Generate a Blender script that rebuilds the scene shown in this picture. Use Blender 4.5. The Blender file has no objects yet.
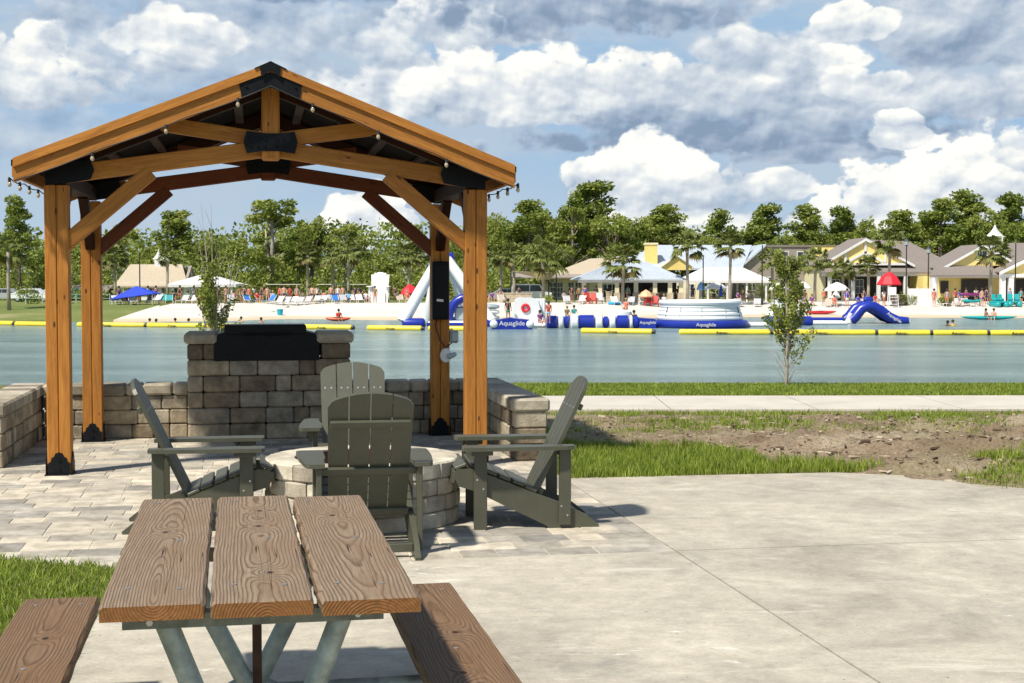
import bpy, bmesh, math, random
import numpy as np
from mathutils import Vector, Matrix, noise as mnoise
random.seed(7)
scene = bpy.context.scene
COL = scene.collection
R = math.radians
PI = math.pi
F = 1450.0; TH = R(2.43); CH = 1.62

# ---------------------------------------------------------------- layout helpers
def ray(px, py):
    cx = (px-512)/F; cy = (341.5-py)/F
    return Vector((cx, math.cos(TH)+cy*math.sin(TH), -math.sin(TH)+cy*math.cos(TH)))
def at(px, py, D):
    d = ray(px, py); return Vector((d.x/d.y*D, D, CH+d.z/d.y*D))
def XX(px, D): return at(px, 300, D).x
def ZZ(py, D): return at(512, py, D).z

WATER_Z = -1.87
SH = [(-.60,121),(-.353,121),(-.28,121),(-.21,123),(-.15,130),(-.08,126),(0,128),(.06,129),(.13,137),(.35,134),(.6,134)]
def shore(a):
    if a <= SH[0][0]: return SH[0][1]
    for (a0,d0),(a1,d1) in zip(SH, SH[1:]):
        if a <= a1:
            t = (a-a0)/(a1-a0); t = t*t*(3-2*t)
            return d0+(d1-d0)*t
    return SH[-1][1]
YB = 22.3
def sm(t): t = max(0, min(1, t)); return t*t*(3-2*t)
# pavilion / patio frame: u along its width, v into depth
PO = Vector((-3.77, 12.05, 0)); PA = R(10)
UU = Vector((math.cos(PA), math.sin(PA), 0)); VV = Vector((-math.sin(PA), math.cos(PA), 0))
def L2W(u, v, z=0): return PO+UU*u+VV*v+Vector((0,0,z))
def W2L(x, y): d = Vector((x,y,0))-PO; return d.dot(UU), d.dot(VV)

def dirt_h(x, y):
    """furrowed dirt by the slab"""
    u, v = W2L(x, y)
    m = sm((u-4.4)/1.5)*sm((v+1.1)/.6)*sm((17.6-y)/1.2)
    if u > 6.3: m = max(m, sm((u-6.3)/.8)*sm((v+1.1+(u-6.3)*.95)/.5)*sm((17.6-y)/1.2))
    if m <= 0: return 0, 0
    n = mnoise.fractal(Vector((x*1.1, y*1.6, 0)), 1.0, 2.0, 5)
    f = mnoise.fractal(Vector((x*6, y*6, 3)), .8, 2.0, 4)
    ridge = math.exp(-((y-(12.9-(x-4)*.25))/.55)**2)*sm((x-2.2)/1.6)*.16
    ridge += math.exp(-((y-(14.2-(x-4)*.1))/.5)**2)*sm((x-1.0)/1.6)*.07
    fur = .04*math.sin((y+.3*x)*9+n*3)*sm((x-2.5)/1)
    return m*(.02+ridge+.07*n+.06*f+fur), m
def h(x, y):
    a = x/max(y, 1)
    if y < 60:
        z = -.012
        if y > YB:
            t = (y-YB)/5.5; z = -.012-2.6*sm(t*.5)*2 if t < 1 else -2.62
            z = max(z, -2.62)
        if y < 18: z += dirt_h(x, y)[0]
        return z
    ds = shore(a)
    if y < ds: return max(-2.62, WATER_Z-(ds-y)*.06)
    t = y-ds
    z = WATER_Z+1.12*sm(t/46+.0)*1.0 + .0
    z = WATER_Z+min(t*.055, 1.10)
    return z + .03*mnoise.noise(Vector((x*.3, y*.3, 0)))
def gp(px, py):
    """point of the far ground seen at a pixel"""
    d = ray(px, py); lo = 60.0
    D = 100.0
    while D < 230:
        p = at(px, py, D)
        if p.z <= h(p.x, D): break
        D += .5
    return Vector((p.x, D, h(p.x, D)))
def on(px, D):
    x = at(px, 300, D).x
    return Vector((x, D, h(x, D)))

# ---------------------------------------------------------------- mesh building
class MB:
    def __init__(s): s.v=[]; s.f=[]; s.m=[]; s.t=[]
    def add(s, vs, fs, mi=0, tone=.5):
        o = len(s.v); s.v += [tuple(v) for v in vs]
        for f in fs: s.f.append(tuple(i+o for i in f)); s.m.append(mi); s.t.append(tone)
    def box(s, c, d, M=None, b=.0, mi=0, tone=.5):
        """chamfered box, centre c, full size d, rotation M"""
        hx,hy,hz = d[0]/2,d[1]/2,d[2]/2
        c = Vector(c); vs=[]; fs=[]; idx={}
        if b <= 0:
            for sx in (-1,1):
                for sy in (-1,1):
                    for sz in (-1,1): vs.append(Vector((sx*hx,sy*hy,sz*hz)))
            fs=[(0,1,3,2),(4,6,7,5),(0,4,5,1),(2,3,7,6),(0,2,6,4),(1,5,7,3)]
        else:
            b = min(b, hx*.9, hy*.9, hz*.9)
            for sx in (-1,1):
                for sy in (-1,1):
                    for sz in (-1,1):
                        k=(sx,sy,sz)
                        idx[k]=len(vs)
                        vs += [Vector((sx*hx,sy*(hy-b),sz*(hz-b))),Vector((sx*(hx-b),sy*hy,sz*(hz-b))),Vector((sx*(hx-b),sy*(hy-b),sz*hz))]
            def V(sx,sy,sz,a): return idx[(sx,sy,sz)]+a
            for q in (-1,1):
                fs.append((V(q,-1,-1,0),V(q,1,-1,0),V(q,1,1,0),V(q,-1,1,0))[::q])
                fs.append((V(-1,q,-1,1),V(-1,q,1,1),V(1,q,1,1),V(1,q,-1,1))[::q])
                fs.append((V(-1,-1,q,2),V(1,-1,q,2),V(1,1,q,2),V(-1,1,q,2))[::q])
            for p in (-1,1):
                for q in (-1,1):
                    fs.append((V(p,q,-1,0),V(p,q,-1,1),V(p,q,1,1),V(p,q,1,0))[::p*q])
                    fs.append((V(p,-1,q,0),V(p,1,q,0),V(p,1,q,2),V(p,-1,q,2))[::p*q])
                    fs.append((V(-1,p,q,1),V(-1,p,q,2),V(1,p,q,2),V(1,p,q,1))[::p*q])
                    for r in (-1,1):
                        fs.append((V(p,q,r,0),V(p,q,r,1),V(p,q,r,2))[::p*q*r])
        if M is not None: vs=[M@v for v in vs]
        s.add([v+c for v in vs], fs, mi, tone)
    def b2(s, x0,x1,y0,y1,z0,z1, b=0, mi=0, tone=.5):
        s.box(((x0+x1)/2,(y0+y1)/2,(z0+z1)/2),(abs(x1-x0),abs(y1-y0),abs(z1-z0)),None,b,mi,tone)
    def prism(s, poly, d0, d1, axis='y', mi=0, tone=.5):
        """extrude a 2D polygon; axis y: poly=(x,z); x: (y,z); z: (x,y)"""
        def P(a,b,d):
            return {'y':(a,d,b),'x':(d,a,b),'z':(a,b,d)}[axis]
        n=len(poly)
        vs=[P(a,b,d0) for a,b in poly]+[P(a,b,d1) for a,b in poly]
        fs=[tuple(range(n)),tuple(range(2*n-1,n-1,-1))]+[(i,(i+1)%n,n+(i+1)%n,n+i)[::-1] for i in range(n)]
        s.add(vs,fs,mi,tone)
    def tube(s, pts, rad, n=10, mi=0, tone=.5, cap=True, sq=(1,1)):
        pts=[Vector(p) for p in pts]
        if not hasattr(rad,'__len__'): rad=[rad]*len(pts)
        vs=[]; up=None
        for i,p in enumerate(pts):
            t=(pts[min(i+1,len(pts)-1)]-pts[max(i-1,0)]).normalized()
            if up is None:
                up=Vector((0,0,1)) if abs(t.z)<.9 else Vector((0,1,0))
            a=t.cross(up).normalized(); b=a.cross(t).normalized(); up=b
            for k in range(n):
                w=2*PI*k/n
                vs.append(p+(a*math.cos(w)*sq[0]+b*math.sin(w)*sq[1])*rad[i])
        fs=[]
        for i in range(len(pts)-1):
            for k in range(n):
                fs.append((i*n+k,i*n+(k+1)%n,(i+1)*n+(k+1)%n,(i+1)*n+k))
        if cap: fs+= [tuple(range(n))[::-1], tuple(range((len(pts)-1)*n,len(pts)*n))]
        s.add(vs,fs,mi,tone)
    def capsule(s, p0, p1, r, n=14, mi=0):
        p0=Vector(p0);p1=Vector(p1);t=(p1-p0).normalized()
        pts=[];rd=[]
        for a in (0,25,50,75,90): pts.append(p0+t*r*.6*(1-math.cos(R(90-a)))if 0 else p0+t*(r*.6)*(1-math.cos(R(a)))); rd.append(max(r*math.sin(R(a)),r*.05))
        q=[];w=[]
        for a in (90,75,50,25,0): q.append(p1-t*(r*.6)*(1-math.cos(R(a)))); w.append(max(r*math.sin(R(a)),r*.05))
        s.tube(pts+q,rd+w,n,mi)
    def lathe(s, prof, c=(0,0,0), n=24, mi=0, tone=.5, sx=1, sy=1):
        c=Vector(c); vs=[];fs=[]
        for r,z in prof:
            for k in range(n):
                w=2*PI*k/n; vs.append(c+Vector((r*math.cos(w)*sx,r*math.sin(w)*sy,z)))
        for i in range(len(prof)-1):
            for k in range(n): fs.append((i*n+k,i*n+(k+1)%n,(i+1)*n+(k+1)%n,(i+1)*n+k))
        if prof[0][0]>1e-3: fs.append(tuple(range(n))[::-1])
        if prof[-1][0]>1e-3: fs.append(tuple(range((len(prof)-1)*n,len(prof)*n)))
        s.add(vs,fs,mi,tone)
    def torus(s, c, Rr, r, n=32, m=8, mi=0, M=None, sy=1):
        vs=[];fs=[];c=Vector(c)
        for i in range(n):
            a=2*PI*i/n
            for j in range(m):
                b=2*PI*j/m
                v=Vector(((Rr+r*math.cos(b))*math.cos(a),(Rr+r*math.cos(b))*math.sin(a)*sy,r*math.sin(b)))
                vs.append(c+(M@v if M is not None else v))
        for i in range(n):
            for j in range(m): fs.append((i*m+j,((i+1)%n)*m+j,((i+1)%n)*m+(j+1)%m,i*m+(j+1)%m))
        s.add(vs,fs,mi)
    def ball(s, c, r, sc=(1,1,1), n=12, mi=0, tone=.5):
        pr=[(max(1e-4,r*math.sin(PI*i/n*1.0)),-r*math.cos(PI*i/n)) for i in range(n+1)]
        c=Vector(c);o=len(s.v)
        vs=[];fs=[];k2=n+2
        for rr,z in pr:
            for k in range(k2):
                w=2*PI*k/k2; vs.append(c+Vector((rr*math.cos(w)*sc[0],rr*math.sin(w)*sc[1],z*sc[2])))
        for i in range(n):
            for k in range(k2): fs.append((i*k2+k,i*k2+(k+1)%k2,(i+1)*k2+(k+1)%k2,(i+1)*k2+k))
        s.add(vs,fs,mi,tone)
    def mesh(s, name, mats, smooth=False):
        me=bpy.data.meshes.new(name)
        me.from_pydata(s.v,[],s.f)
        if not isinstance(mats,(list,tuple)): mats=[mats]
        for m in mats: me.materials.append(m)
        me.polygons.foreach_set('material_index',s.m)
        at_=me.attributes.new('tone','FLOAT','FACE'); at_.data.foreach_set('value',s.t)
        me.polygons.foreach_set('use_smooth',[smooth]*len(s.f))
        me.update()
        if smooth=='auto':
            pass
        return me
    def build(s, name, mats, parent=None, smooth=False, loc=None, rot=None, fix=True):
        me=s.mesh(name,mats,bool(smooth))
        if fix:
            bm=bmesh.new(); bm.from_mesh(me); bmesh.ops.recalc_face_normals(bm,faces=bm.faces); bm.to_mesh(me); bm.free()
        if smooth=='auto': me.set_sharp_from_angle(angle=R(35))
        o=bpy.data.objects.new(name,me); COL.objects.link(o)
        if parent is not None: o.parent=parent
        if loc is not None: o.location=loc
        if rot is not None: o.rotation_euler=rot
        return o

def tag(o, label=None, cat=None, group=None, kind=None):
    if label: o['label']=label
    if cat: o['category']=cat
    if group: o['group']=group
    if kind: o['kind']=kind
    return o
def empty(name, loc, label=None, cat=None, group=None, rz=0):
    o=bpy.data.objects.new(name,None); COL.objects.link(o)
    o.location=loc; o.rotation_euler=(0,0,rz); o.empty_display_size=.1
    return tag(o,label,cat,group)
CH_OF={}
def dup(root, loc, rz=0, sc=None, label=None, group=None):
    r=root.copy(); COL.objects.link(r); r.location=loc; r.rotation_euler=(0,0,rz)
    if sc is not None: r.scale=sc if hasattr(sc,'__len__') else (sc,)*3
    if label: r['label']=label
    if group: r['group']=group
    for ch in list(root.children):
        c=ch.copy(); COL.objects.link(c); c.parent=r
        for g in list(ch.children):
            d=g.copy(); COL.objects.link(d); d.parent=c
    return r
def beam(name, p0, p1, w, t, mat, parent, side=None, b=.006, ext=0):
    """bar from p0 to p1 as its own object: local x = grain; w across 'side' axis, t the other"""
    p0=Vector(p0);p1=Vector(p1); d=(p1-p0); Ln=d.length+2*ext; x=d.normalized()
    s_=Vector(side) if side is not None else (Vector((0,1,0)) if abs(x.y)<.9 else Vector((1,0,0)))
    z=x.cross(s_).normalized(); y=z.cross(x).normalized()
    m=MB(); m.box((0,0,0),(Ln,w,t),None,b)
    o=m.build(name,mat,parent,fix=False)
    M=Matrix((x,y,z)).transposed().to_4x4(); M.translation=(p0+p1)/2
    o.matrix_basis=M
    return o

# ---------------------------------------------------------------- materials
def newmat(name):
    m=bpy.data.materials.new(name); m.use_nodes=True
    nt=m.node_tree; b=nt.nodes['Principled BSDF']
    return m,nt,b
class N:
    def __init__(s,nt): s.nt=nt
    def n(s,t,**k):
        o=s.nt.nodes.new(t)
        for a,v in k.items(): setattr(o,a,v)
        return o
    def l(s,a,b): s.nt.links.new(a,b)
    def _in(s,sock,v):
        if v is None: return
        if hasattr(v,'bl_idname') and hasattr(v,'is_linked'): s.l(v,sock)
        else:
            sock.default_value=v
    def m(s,op,a,b=None,c=None,clamp=False):
        o=s.nt.nodes.new('ShaderNodeMath'); o.operation=op; o.use_clamp=clamp
        s._in(o.inputs[0],a); s._in(o.inputs[1],b)
        if c is not None: s._in(o.inputs[2],c)
        return o.outputs[0]
    def vm(s,op,a,b=None):
        o=s.nt.nodes.new('ShaderNodeVectorMath'); o.operation=op
        s._in(o.inputs[0],a); s._in(o.inputs[1],b)
        return o.outputs[0]
    def noise(s,vec,scale,detail=4,rough=.55,dist=0,out=0):
        o=s.nt.nodes.new('ShaderNodeTexNoise'); s._in(o.inputs['Vector'],vec)
        o.inputs['Scale'].default_value=scale;o.inputs['Detail'].default_value=detail
        o.inputs['Roughness'].default_value=rough;o.inputs['Distortion'].default_value=dist
        return o.outputs[out]
    def ramp(s,f,stops):
        o=s.nt.nodes.new('ShaderNodeValToRGB'); s._in(o.inputs[0],f)
        e=o.color_ramp.elements
        while len(e)>1: e.remove(e[0])
        for i,(p,c) in enumerate(stops):
            if i==0: e[0].position=p; el=e[0]
            else: el=e.new(p)
            el.color=(c[0],c[1],c[2],1) if hasattr(c,'__len__') else (c,c,c,1)
        return o.outputs[0]
    def mix(s,f,a,b,mode='MIX'):
        o=s.nt.nodes.new('ShaderNodeMix'); o.data_type='RGBA'; o.blend_type=mode
        s._in(o.inputs['Factor'],f)
        for k,v in ((6,a),(7,b)):
            if hasattr(v,'__len__') and not hasattr(v,'bl_idname'): v=(v[0],v[1],v[2],1)
            s._in(o.inputs[k],v)
        return o.outputs[2]
    def ss(s,x,a,b):
        o=s.nt.nodes.new('ShaderNodeMapRange'); o.interpolation_type='SMOOTHSTEP'
        s._in(o.inputs[0],x); s._in(o.inputs[1],a); s._in(o.inputs[2],b)
        return o.outputs[0]
    def mapr(s,x,a,b,c,d):
        o=s.nt.nodes.new('ShaderNodeMapRange')
        s._in(o.inputs[0],x)
        for i,v in enumerate((a,b,c,d)): s._in(o.inputs[i+1],v)
        return o.outputs[0]
    def bump(s,hh,strength,dist,b):
        o=s.nt.nodes.new('ShaderNodeBump'); s._in(o.inputs['Height'],hh)
        o.inputs['Strength'].default_value=strength;o.inputs['Distance'].default_value=dist
        s.l(o.outputs[0],b.inputs['Normal'])
    def attr(s,name):
        o=s.nt.nodes.new('ShaderNodeAttribute'); o.attribute_name=name; return o.outputs['Fac']
    def coord(s,k='Object'):
        return s.nt.nodes.new('ShaderNodeTexCoord').outputs[k]
    def geo(s): return s.nt.nodes.new('ShaderNodeNewGeometry').outputs['Position']
    def sc(s,vec,x,y,z):
        o=s.nt.nodes.new('ShaderNodeMapping'); s._in(o.inputs[0],vec); o.inputs['Scale'].default_value=(x,y,z); return o.outputs[0]
    def xyz(s,vec):
        o=s.nt.nodes.new('ShaderNodeSeparateXYZ'); s._in(o.inputs[0],vec); return o.outputs
    def comb(s,x,y,z):
        o=s.nt.nodes.new('ShaderNodeCombineXYZ')
        for i,v in enumerate((x,y,z)): s._in(o.inputs[i],v)
        return o.outputs[0]

def plain(name,col,rough=.6,metal=0,var=.12,scale=6,bump=0,spec=.5):
    """paint / plastic / cloth with gentle uneven tone"""
    m,nt,b=newmat(name); q=N(nt)
    n=q.noise(q.coord(),scale,5,.6)
    lo=tuple(c*(1-var) for c in col); hi=tuple(min(1,c*(1+var)) for c in col)
    q.l(q.ramp(n,[(.3,lo),(.7,hi)]),b.inputs['Base Color'])
    b.inputs['Roughness'].default_value=rough; b.inputs['Metallic'].default_value=metal
    b.inputs['Specular IOR Level'].default_value=spec
    if bump: q.bump(q.noise(q.coord(),scale*8,4),bump,.01,b)
    return m
def toned(name,cols,rough=.85,nscale=9,bump=.5,dist=.01,mott=.35,spec=.3,use_geo=True,transl=0):
    """blocks, leaves, blades: tone attribute picks the piece's own colour, noise mottles it"""
    m,nt,b=newmat(name); q=N(nt)
    t=q.attr('tone')
    c=q.geo() if use_geo else q.coord()
    base=q.ramp(t,[(i/(len(cols)-1),cc) for i,cc in enumerate(cols)])
    n=q.noise(c,nscale,6,.65); k=q.mapr(n,.3,.7,1-mott,1+mott)
    mul=q.mix(1.0,base,q.comb(k,k,k),'MULTIPLY')
    q.l(mul,b.inputs['Base Color']); b.inputs['Roughness'].default_value=rough
    b.inputs['Specular IOR Level'].default_value=spec
    if bump: q.bump(q.noise(c,nscale*5,6,.7),bump,dist,b)
    if transl:
        tr=nt.nodes.new('ShaderNodeBsdfTranslucent'); q.l(mul,tr.inputs[0]); mx=nt.nodes.new('ShaderNodeMixShader'); mx.inputs[0].default_value=transl
        q.l(b.outputs[0],mx.inputs[1]); q.l(tr.outputs[0],mx.inputs[2]); q.l(mx.outputs[0],nt.nodes['Material Output'].inputs[0])
    return m
def cedar(name,c1,c2,spec=.3):
    m,nt,b=newmat(name); q=N(nt)
    oi=nt.nodes.new('ShaderNodeObjectInfo')
    off=q.comb(q.m('MULTIPLY',oi.outputs['Random'],37.),q.m('MULTIPLY',oi.outputs['Random'],11.),q.m('MULTIPLY',oi.outputs['Random'],5.))
    c=q.vm('ADD',q.coord(),off)
    g=q.noise(q.sc(c,.9,14,14),3,7,.6,.6)
    f=q.noise(q.sc(c,2.5,90,90),4,4,.6)
    ringx=q.noise(q.sc(c,.35,5,5),2.0,3,.5,1.2)
    col=q.ramp(g,[(.28,c1),(.5,tuple((a+d)/2 for a,d in zip(c1,c2))),(.72,c2)])
    col=q.mix(q.mapr(f,.4,.75,0,.45),col,tuple(a*.55 for a in c1))
    wav=q.m('SINE',q.m('MULTIPLY',ringx,60.)); col=q.mix(q.mapr(wav,.2,1,0,.22),col,tuple(a*.6 for a in c1))
    # knots
    v=nt.nodes.new('ShaderNodeTexVoronoi'); v.inputs['Scale'].default_value=1.0; q.l(q.sc(c,4.2,11,11),v.inputs['Vector'])
    kn=q.m('MULTIPLY',q.ss(v.outputs['Distance'],.15,.08),q.m('GREATER_THAN',q.xyz(v.outputs['Color'])[0],.45))
    col=q.mix(kn,col,(.07,.025,.008))
    k=q.mapr(oi.outputs['Random'],0,1,.82,1.12); col=q.mix(1,col,q.comb(k,q.m('MULTIPLY',k,.99),q.m('MULTIPLY',k,.97)),'MULTIPLY')
    st=q.noise(q.sc(c,.8,2.5,2.5),1.6,5,.7); col=q.mix(q.mapr(st,.45,.75,0,.4),col,tuple(a*.62 for a in c1))
    ckk=q.noise(q.sc(c,.7,30,30),1,2,.5); col=q.mix(q.m('MULTIPLY',q.ss(q.m('ABSOLUTE',q.m('SUBTRACT',ckk,.5)),.010,.002),q.ss(q.noise(q.sc(c,.9,4,4),1.2,1),.55,.62)),col,(.05,.02,.008))
    q.l(col,b.inputs['Base Color']); b.inputs['Roughness'].default_value=.6; b.inputs['Specular IOR Level'].default_value=spec
    q.bump(g,.25,.004,b)
    return m
def plankwood(name, knots, tilt, x0, z0, light, dark, warm):
    """weathered flat-sawn plank: growth rings of a log cut by the board (local x across, y along, z up)"""
    m,nt,b=newmat(name); q=N(nt)
    c=q.coord(); X,Y,Z=q.xyz(c)
    wob=q.noise(q.sc(c,.8,1.0,.8),1.3,2,.5); wob2=q.noise(q.sc(c,.8,1.2,.8),1.6,2,.5)
    xs=q.m('ADD',q.m('SUBTRACT',X,x0),q.m('MULTIPLY',q.m('SUBTRACT',wob,.5),.03))
    zs=q.m('ADD',q.m('ADD',q.m('SUBTRACT',Z,z0),q.m('MULTIPLY',Y,tilt)),q.m('MULTIPLY',q.m('SUBTRACT',wob2,.5),.026))
    for kx,ky,A,s in knots:
        dx=q.m('MULTIPLY',q.m('SUBTRACT',X,kx),1/s); dy=q.m('MULTIPLY',q.m('SUBTRACT',Y,ky),1/(s*1.7))
        e=q.m('EXPONENT',q.m('MULTIPLY',q.m('ADD',q.m('MULTIPLY',dx,dx),q.m('MULTIPLY',dy,dy)),-1.))
        zs=q.m('ADD',zs,q.m('MULTIPLY',e,A))
    r=q.m('SQRT',q.m('ADD',q.m('MULTIPLY',xs,xs),q.m('MULTIPLY',zs,zs)))
    r=q.m('ADD',r,q.m('MULTIPLY',q.noise(q.sc(c,22,6,22),1.,4,.6),.007))
    saw=q.m('FRACT',q.m('MULTIPLY',r,1/.0088))
    ring=q.ramp(saw,[(0,.95),(.40,1),(.62,.62),(.80,.05),(.90,.0),(.97,.6),(1,.95)])
    fib=q.noise(q.sc(c,160,6,160),1,3,.6)
    base=q.mix(ring,dark,light)
    base=q.mix(q.mapr(fib,.35,.7,0,.45),base,tuple(a*.55 for a in dark))
    big=q.noise(q.sc(c,4,1.6,4),1.5,3,.6)
    base=q.mix(q.mapr(big,.42,.68,0,.7),base,warm)
    for kx,ky,A,s in knots:
        dx=q.m('MULTIPLY',q.m('SUBTRACT',X,kx),1/.013); dy=q.m('MULTIPLY',q.m('SUBTRACT',Y,ky),1/.022)
        d2=q.m('ADD',q.m('MULTIPLY',dx,dx),q.m('MULTIPLY',dy,dy)); d2=q.m('ADD',d2,q.m('MULTIPLY',fib,.8))
        base=q.mix(q.ss(d2,1.6,.6),base,(.035,.017,.009))
    # long checks (cracks)
    ck=q.noise(q.sc(c,22,.28,22),1,2,.5); ckm=q.ss(q.m('ABSOLUTE',q.m('SUBTRACT',ck,.5)),.006,.001)
    gate=q.ss(q.noise(q.sc(c,5,1.0,5),1.3,1,.5),.54,.60); ckm=q.m('MULTIPLY',ckm,gate)
    base=q.mix(ckm,base,(.02,.01,.006))
    # end grain is fresher and more orange
    nz=nt.nodes.new('ShaderNodeTexCoord').outputs['Normal']; ny=q.m('ABSOLUTE',q.xyz(nz)[1])
    endc=q.mix(q.m('MULTIPLY',q.noise(c,60,4,.7),q.mapr(ring,0,1,.75,1.2)),(.085,.032,.010),(.33,.15,.045))
    base=q.mix(q.ss(ny,.5,.8),base,endc)
    q.l(base,b.inputs['Base Color']); b.inputs['Roughness'].default_value=.72; b.inputs['Specular IOR Level'].default_value=.3
    hh=q.m('SUBTRACT',q.m('ADD',q.m('MULTIPLY',ring,-.5),q.m('MULTIPLY',fib,.35)),q.m('MULTIPLY',ckm,2.))
    q.bump(hh,.55,.004,b)
    return m

MT={}
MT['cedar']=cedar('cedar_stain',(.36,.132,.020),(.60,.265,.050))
MT['dark_cedar']=cedar('shaded_cedar',(.022,.008,.004),(.05,.017,.008),.12)  # same cedar, with the shade under the roof painted into its colour
MT['rear_cedar']=cedar('shaded_rear_cedar',(.13,.032,.012),(.22,.065,.022))  # rear truss cedar: roof shade put into a darker, redder colour
MT['black']=plain('black_powder_coat',(.006,.007,.009),.5,.0,.3,20,0,.18)
MT['roofmetal']=plain('roof_sheet',(.010,.008,.007),.8,0,.2,3,0,.05)
MT['chair']=plain('olive_grey_polymer',(.074,.075,.050),.42,0,.10,9,.12)
MT['screw']=plain('zinc_screw',(.55,.55,.52),.35,.8,.1)
MT['galv']=plain('galvanised_pipe',(.33,.385,.35),.45,.35,.35,14,.15)
MT['galv2']=plain('galvanised_angle',(.17,.185,.15),.55,.25,.35,22,.15)
MT['rust']=plain('rusty_steel',(.07,.035,.02),.7,.3,.4,18,.2)
MT['block']=toned('tumbled_block',[(.15,.115,.075),(.25,.20,.135),(.36,.30,.205),(.26,.23,.18),(.44,.375,.265)],.92,7,1.0,.012,.5)
MT['cap']=toned('cap_block',[(.20,.175,.13),(.34,.30,.225),(.47,.42,.33)],.9,8,.7,.01,.32)
MT['pitstone']=toned('pit_block',[(.36,.32,.25),(.48,.43,.34),(.60,.55,.44)],.92,8,.8,.01,.35)
MT['paver']=toned('paver',[(.23,.215,.19),(.38,.345,.28),(.50,.445,.345),(.31,.29,.255),(.56,.50,.39)],.9,6,.6,.006,.38)
MT['grass']=toned('grass_blade',[(.12,.18,.02),(.23,.31,.035),(.32,.39,.06),(.50,.45,.18)],.6,3,0,.01,.2,.3,True,.35)
MT['leaf']=toned('tree_leaf',[(.09,.135,.022),(.18,.235,.04),(.27,.32,.06),(.35,.37,.09)],.6,.6,0,.01,.25,.35,True,.35)
MT['leaf2']=toned('light_leaf',[(.12,.165,.026),(.21,.26,.044),(.30,.34,.07),(.38,.39,.11)],.6,.6,0,.01,.25,.35,True,.35)
MT['palmleaf']=toned('palm_leaf',[(.20,.15,.05),(.11,.14,.03),(.20,.24,.055),(.24,.25,.07)],.55,.8,0,.01,.2,.4,True,.35)
MT['bark']=plain('bark',(.15,.12,.09),.9,0,.4,3,.5)
MT['palebark']=plain('pale_bark',(.34,.30,.24),.9,0,.3,3,.5)
MT['white']=plain('white_paint',(.74,.74,.72),.5,0,.06,2)
MT['cream']=plain('cream_stucco',(.72,.66,.45),.8,0,.06,1)
MT['yellow_wall']=plain('yellow_siding',(.78,.60,.20),.7,0,.06,1)
MT['taupe']=plain('taupe_siding',(.30,.26,.22),.8,0,.08,1)
MT['shingle']=plain('grey_shingle',(.215,.185,.165),.9,0,.16,5)
MT['tanshingle']=plain('tan_shingle',(.44,.37,.27),.9,0,.10,4)
MT['tinroof']=plain('pale_metal_roof',(.52,.58,.64),.45,.2,.06,1)
MT['glass']=plain('dark_glass',(.03,.035,.04),.12,0,.2,1,0,.8)
MT['dark']=plain('shaded_interior_paint',(.05,.045,.04),.8,0,.2,1)
MT['canvas']=plain('white_canvas',(.72,.71,.69),.7,0,.08,.8)
MT['tubewhite']=plain('white_vinyl',(.74,.77,.76),.35,0,.05,.6)
MT['tubeblue']=plain('blue_vinyl',(.012,.03,.30),.3,0,.15,.8)
MT['tubegrey']=plain('grey_vinyl',(.36,.42,.44),.35,0,.08,.8)
MT['tubeyellow']=plain('yellow_vinyl',(.78,.62,.045),.4,0,.10,.8)
MT['lampblack']=plain('lamp_post_black',(.02,.022,.025),.5,0,.2,4)
MT['sandstone']=plain('sandstone_block',(.50,.42,.30),.9,0,.22,1.5)
# ---------------------------------------------------------------- camera, light, sky
cam=bpy.data.objects.new('camera',bpy.data.cameras.new('camera')); COL.objects.link(cam); scene.camera=cam
cam.location=(0,0,CH); cam.rotation_euler=(R(90)-TH,0,0)
cam.data.sensor_width=36; cam.data.lens=F*36/1024; cam.data.clip_end=3000; cam.data.clip_start=.05
SD=Vector((.50,.56,-1.04)).normalized()
sun=bpy.data.objects.new('sun',bpy.data.lights.new('sun','SUN')); COL.objects.link(sun)
sun.data.energy=5.0; sun.data.angle=R(3); sun.data.color=(1,.93,.82)
sun.rotation_euler=SD.to_track_quat('-Z','Y').to_euler()
SEL=math.asin(-SD.z)
w=bpy.data.worlds.new('World'); scene.world=w; w.use_nodes=True
nt=w.node_tree; q=N(nt); bg=nt.nodes['Background']
sky=nt.nodes.new('ShaderNodeTexSky'); sky.sky_type='NISHITA'; sky.sun_disc=False
sky.sun_elevation=SEL; sky.sun_rotation=math.atan2(-SD.x,-SD.y)%(2*PI)
sky.air_density=1.2; sky.dust_density=.6; sky.ozone_density=2.5
g=q.coord('Generated'); gx,gy,gz=q.xyz(g)
az=q.m('MULTIPLY',q.m('ARCTAN2',gx,gy),57.2958); el=q.m('MULTIPLY',q.m('ARCSINE',gz),57.2958)
P=q.comb(az,q.m('MULTIPLY',el,1.35),0)
def n2d(vec,scale,detail,rough=.55,out=0,dist=0):
    o=nt.nodes.new('ShaderNodeTexNoise'); o.noise_dimensions='2D'; q.l(vec,o.inputs['Vector'])
    o.inputs['Scale'].default_value=scale;o.inputs['Detail'].default_value=detail;o.inputs['Roughness'].default_value=rough
    o.inputs['Distortion'].default_value=dist
    return o.outputs[out]
nA=n2d(P,.50,7,.54)
P2=q.comb(q.m('SUBTRACT',az,.45),q.m('MULTIPLY',q.m('ADD',el,.55),1.35),0)
lo1=n2d(P,.42,2.5,.5); lo2=n2d(P2,.42,2.5,.5)
P3=q.comb(q.m('SUBTRACT',az,.12),q.m('MULTIPLY',q.m('ADD',el,.16),1.35),0)
fi1=n2d(P,1.7,4,.55); fi2=n2d(P3,1.7,4,.55)
rn=nt.nodes.new('ShaderNodeTexNoise'); rn.noise_dimensions='2D'; rn.noise_type='RIDGED_MULTIFRACTAL'
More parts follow.
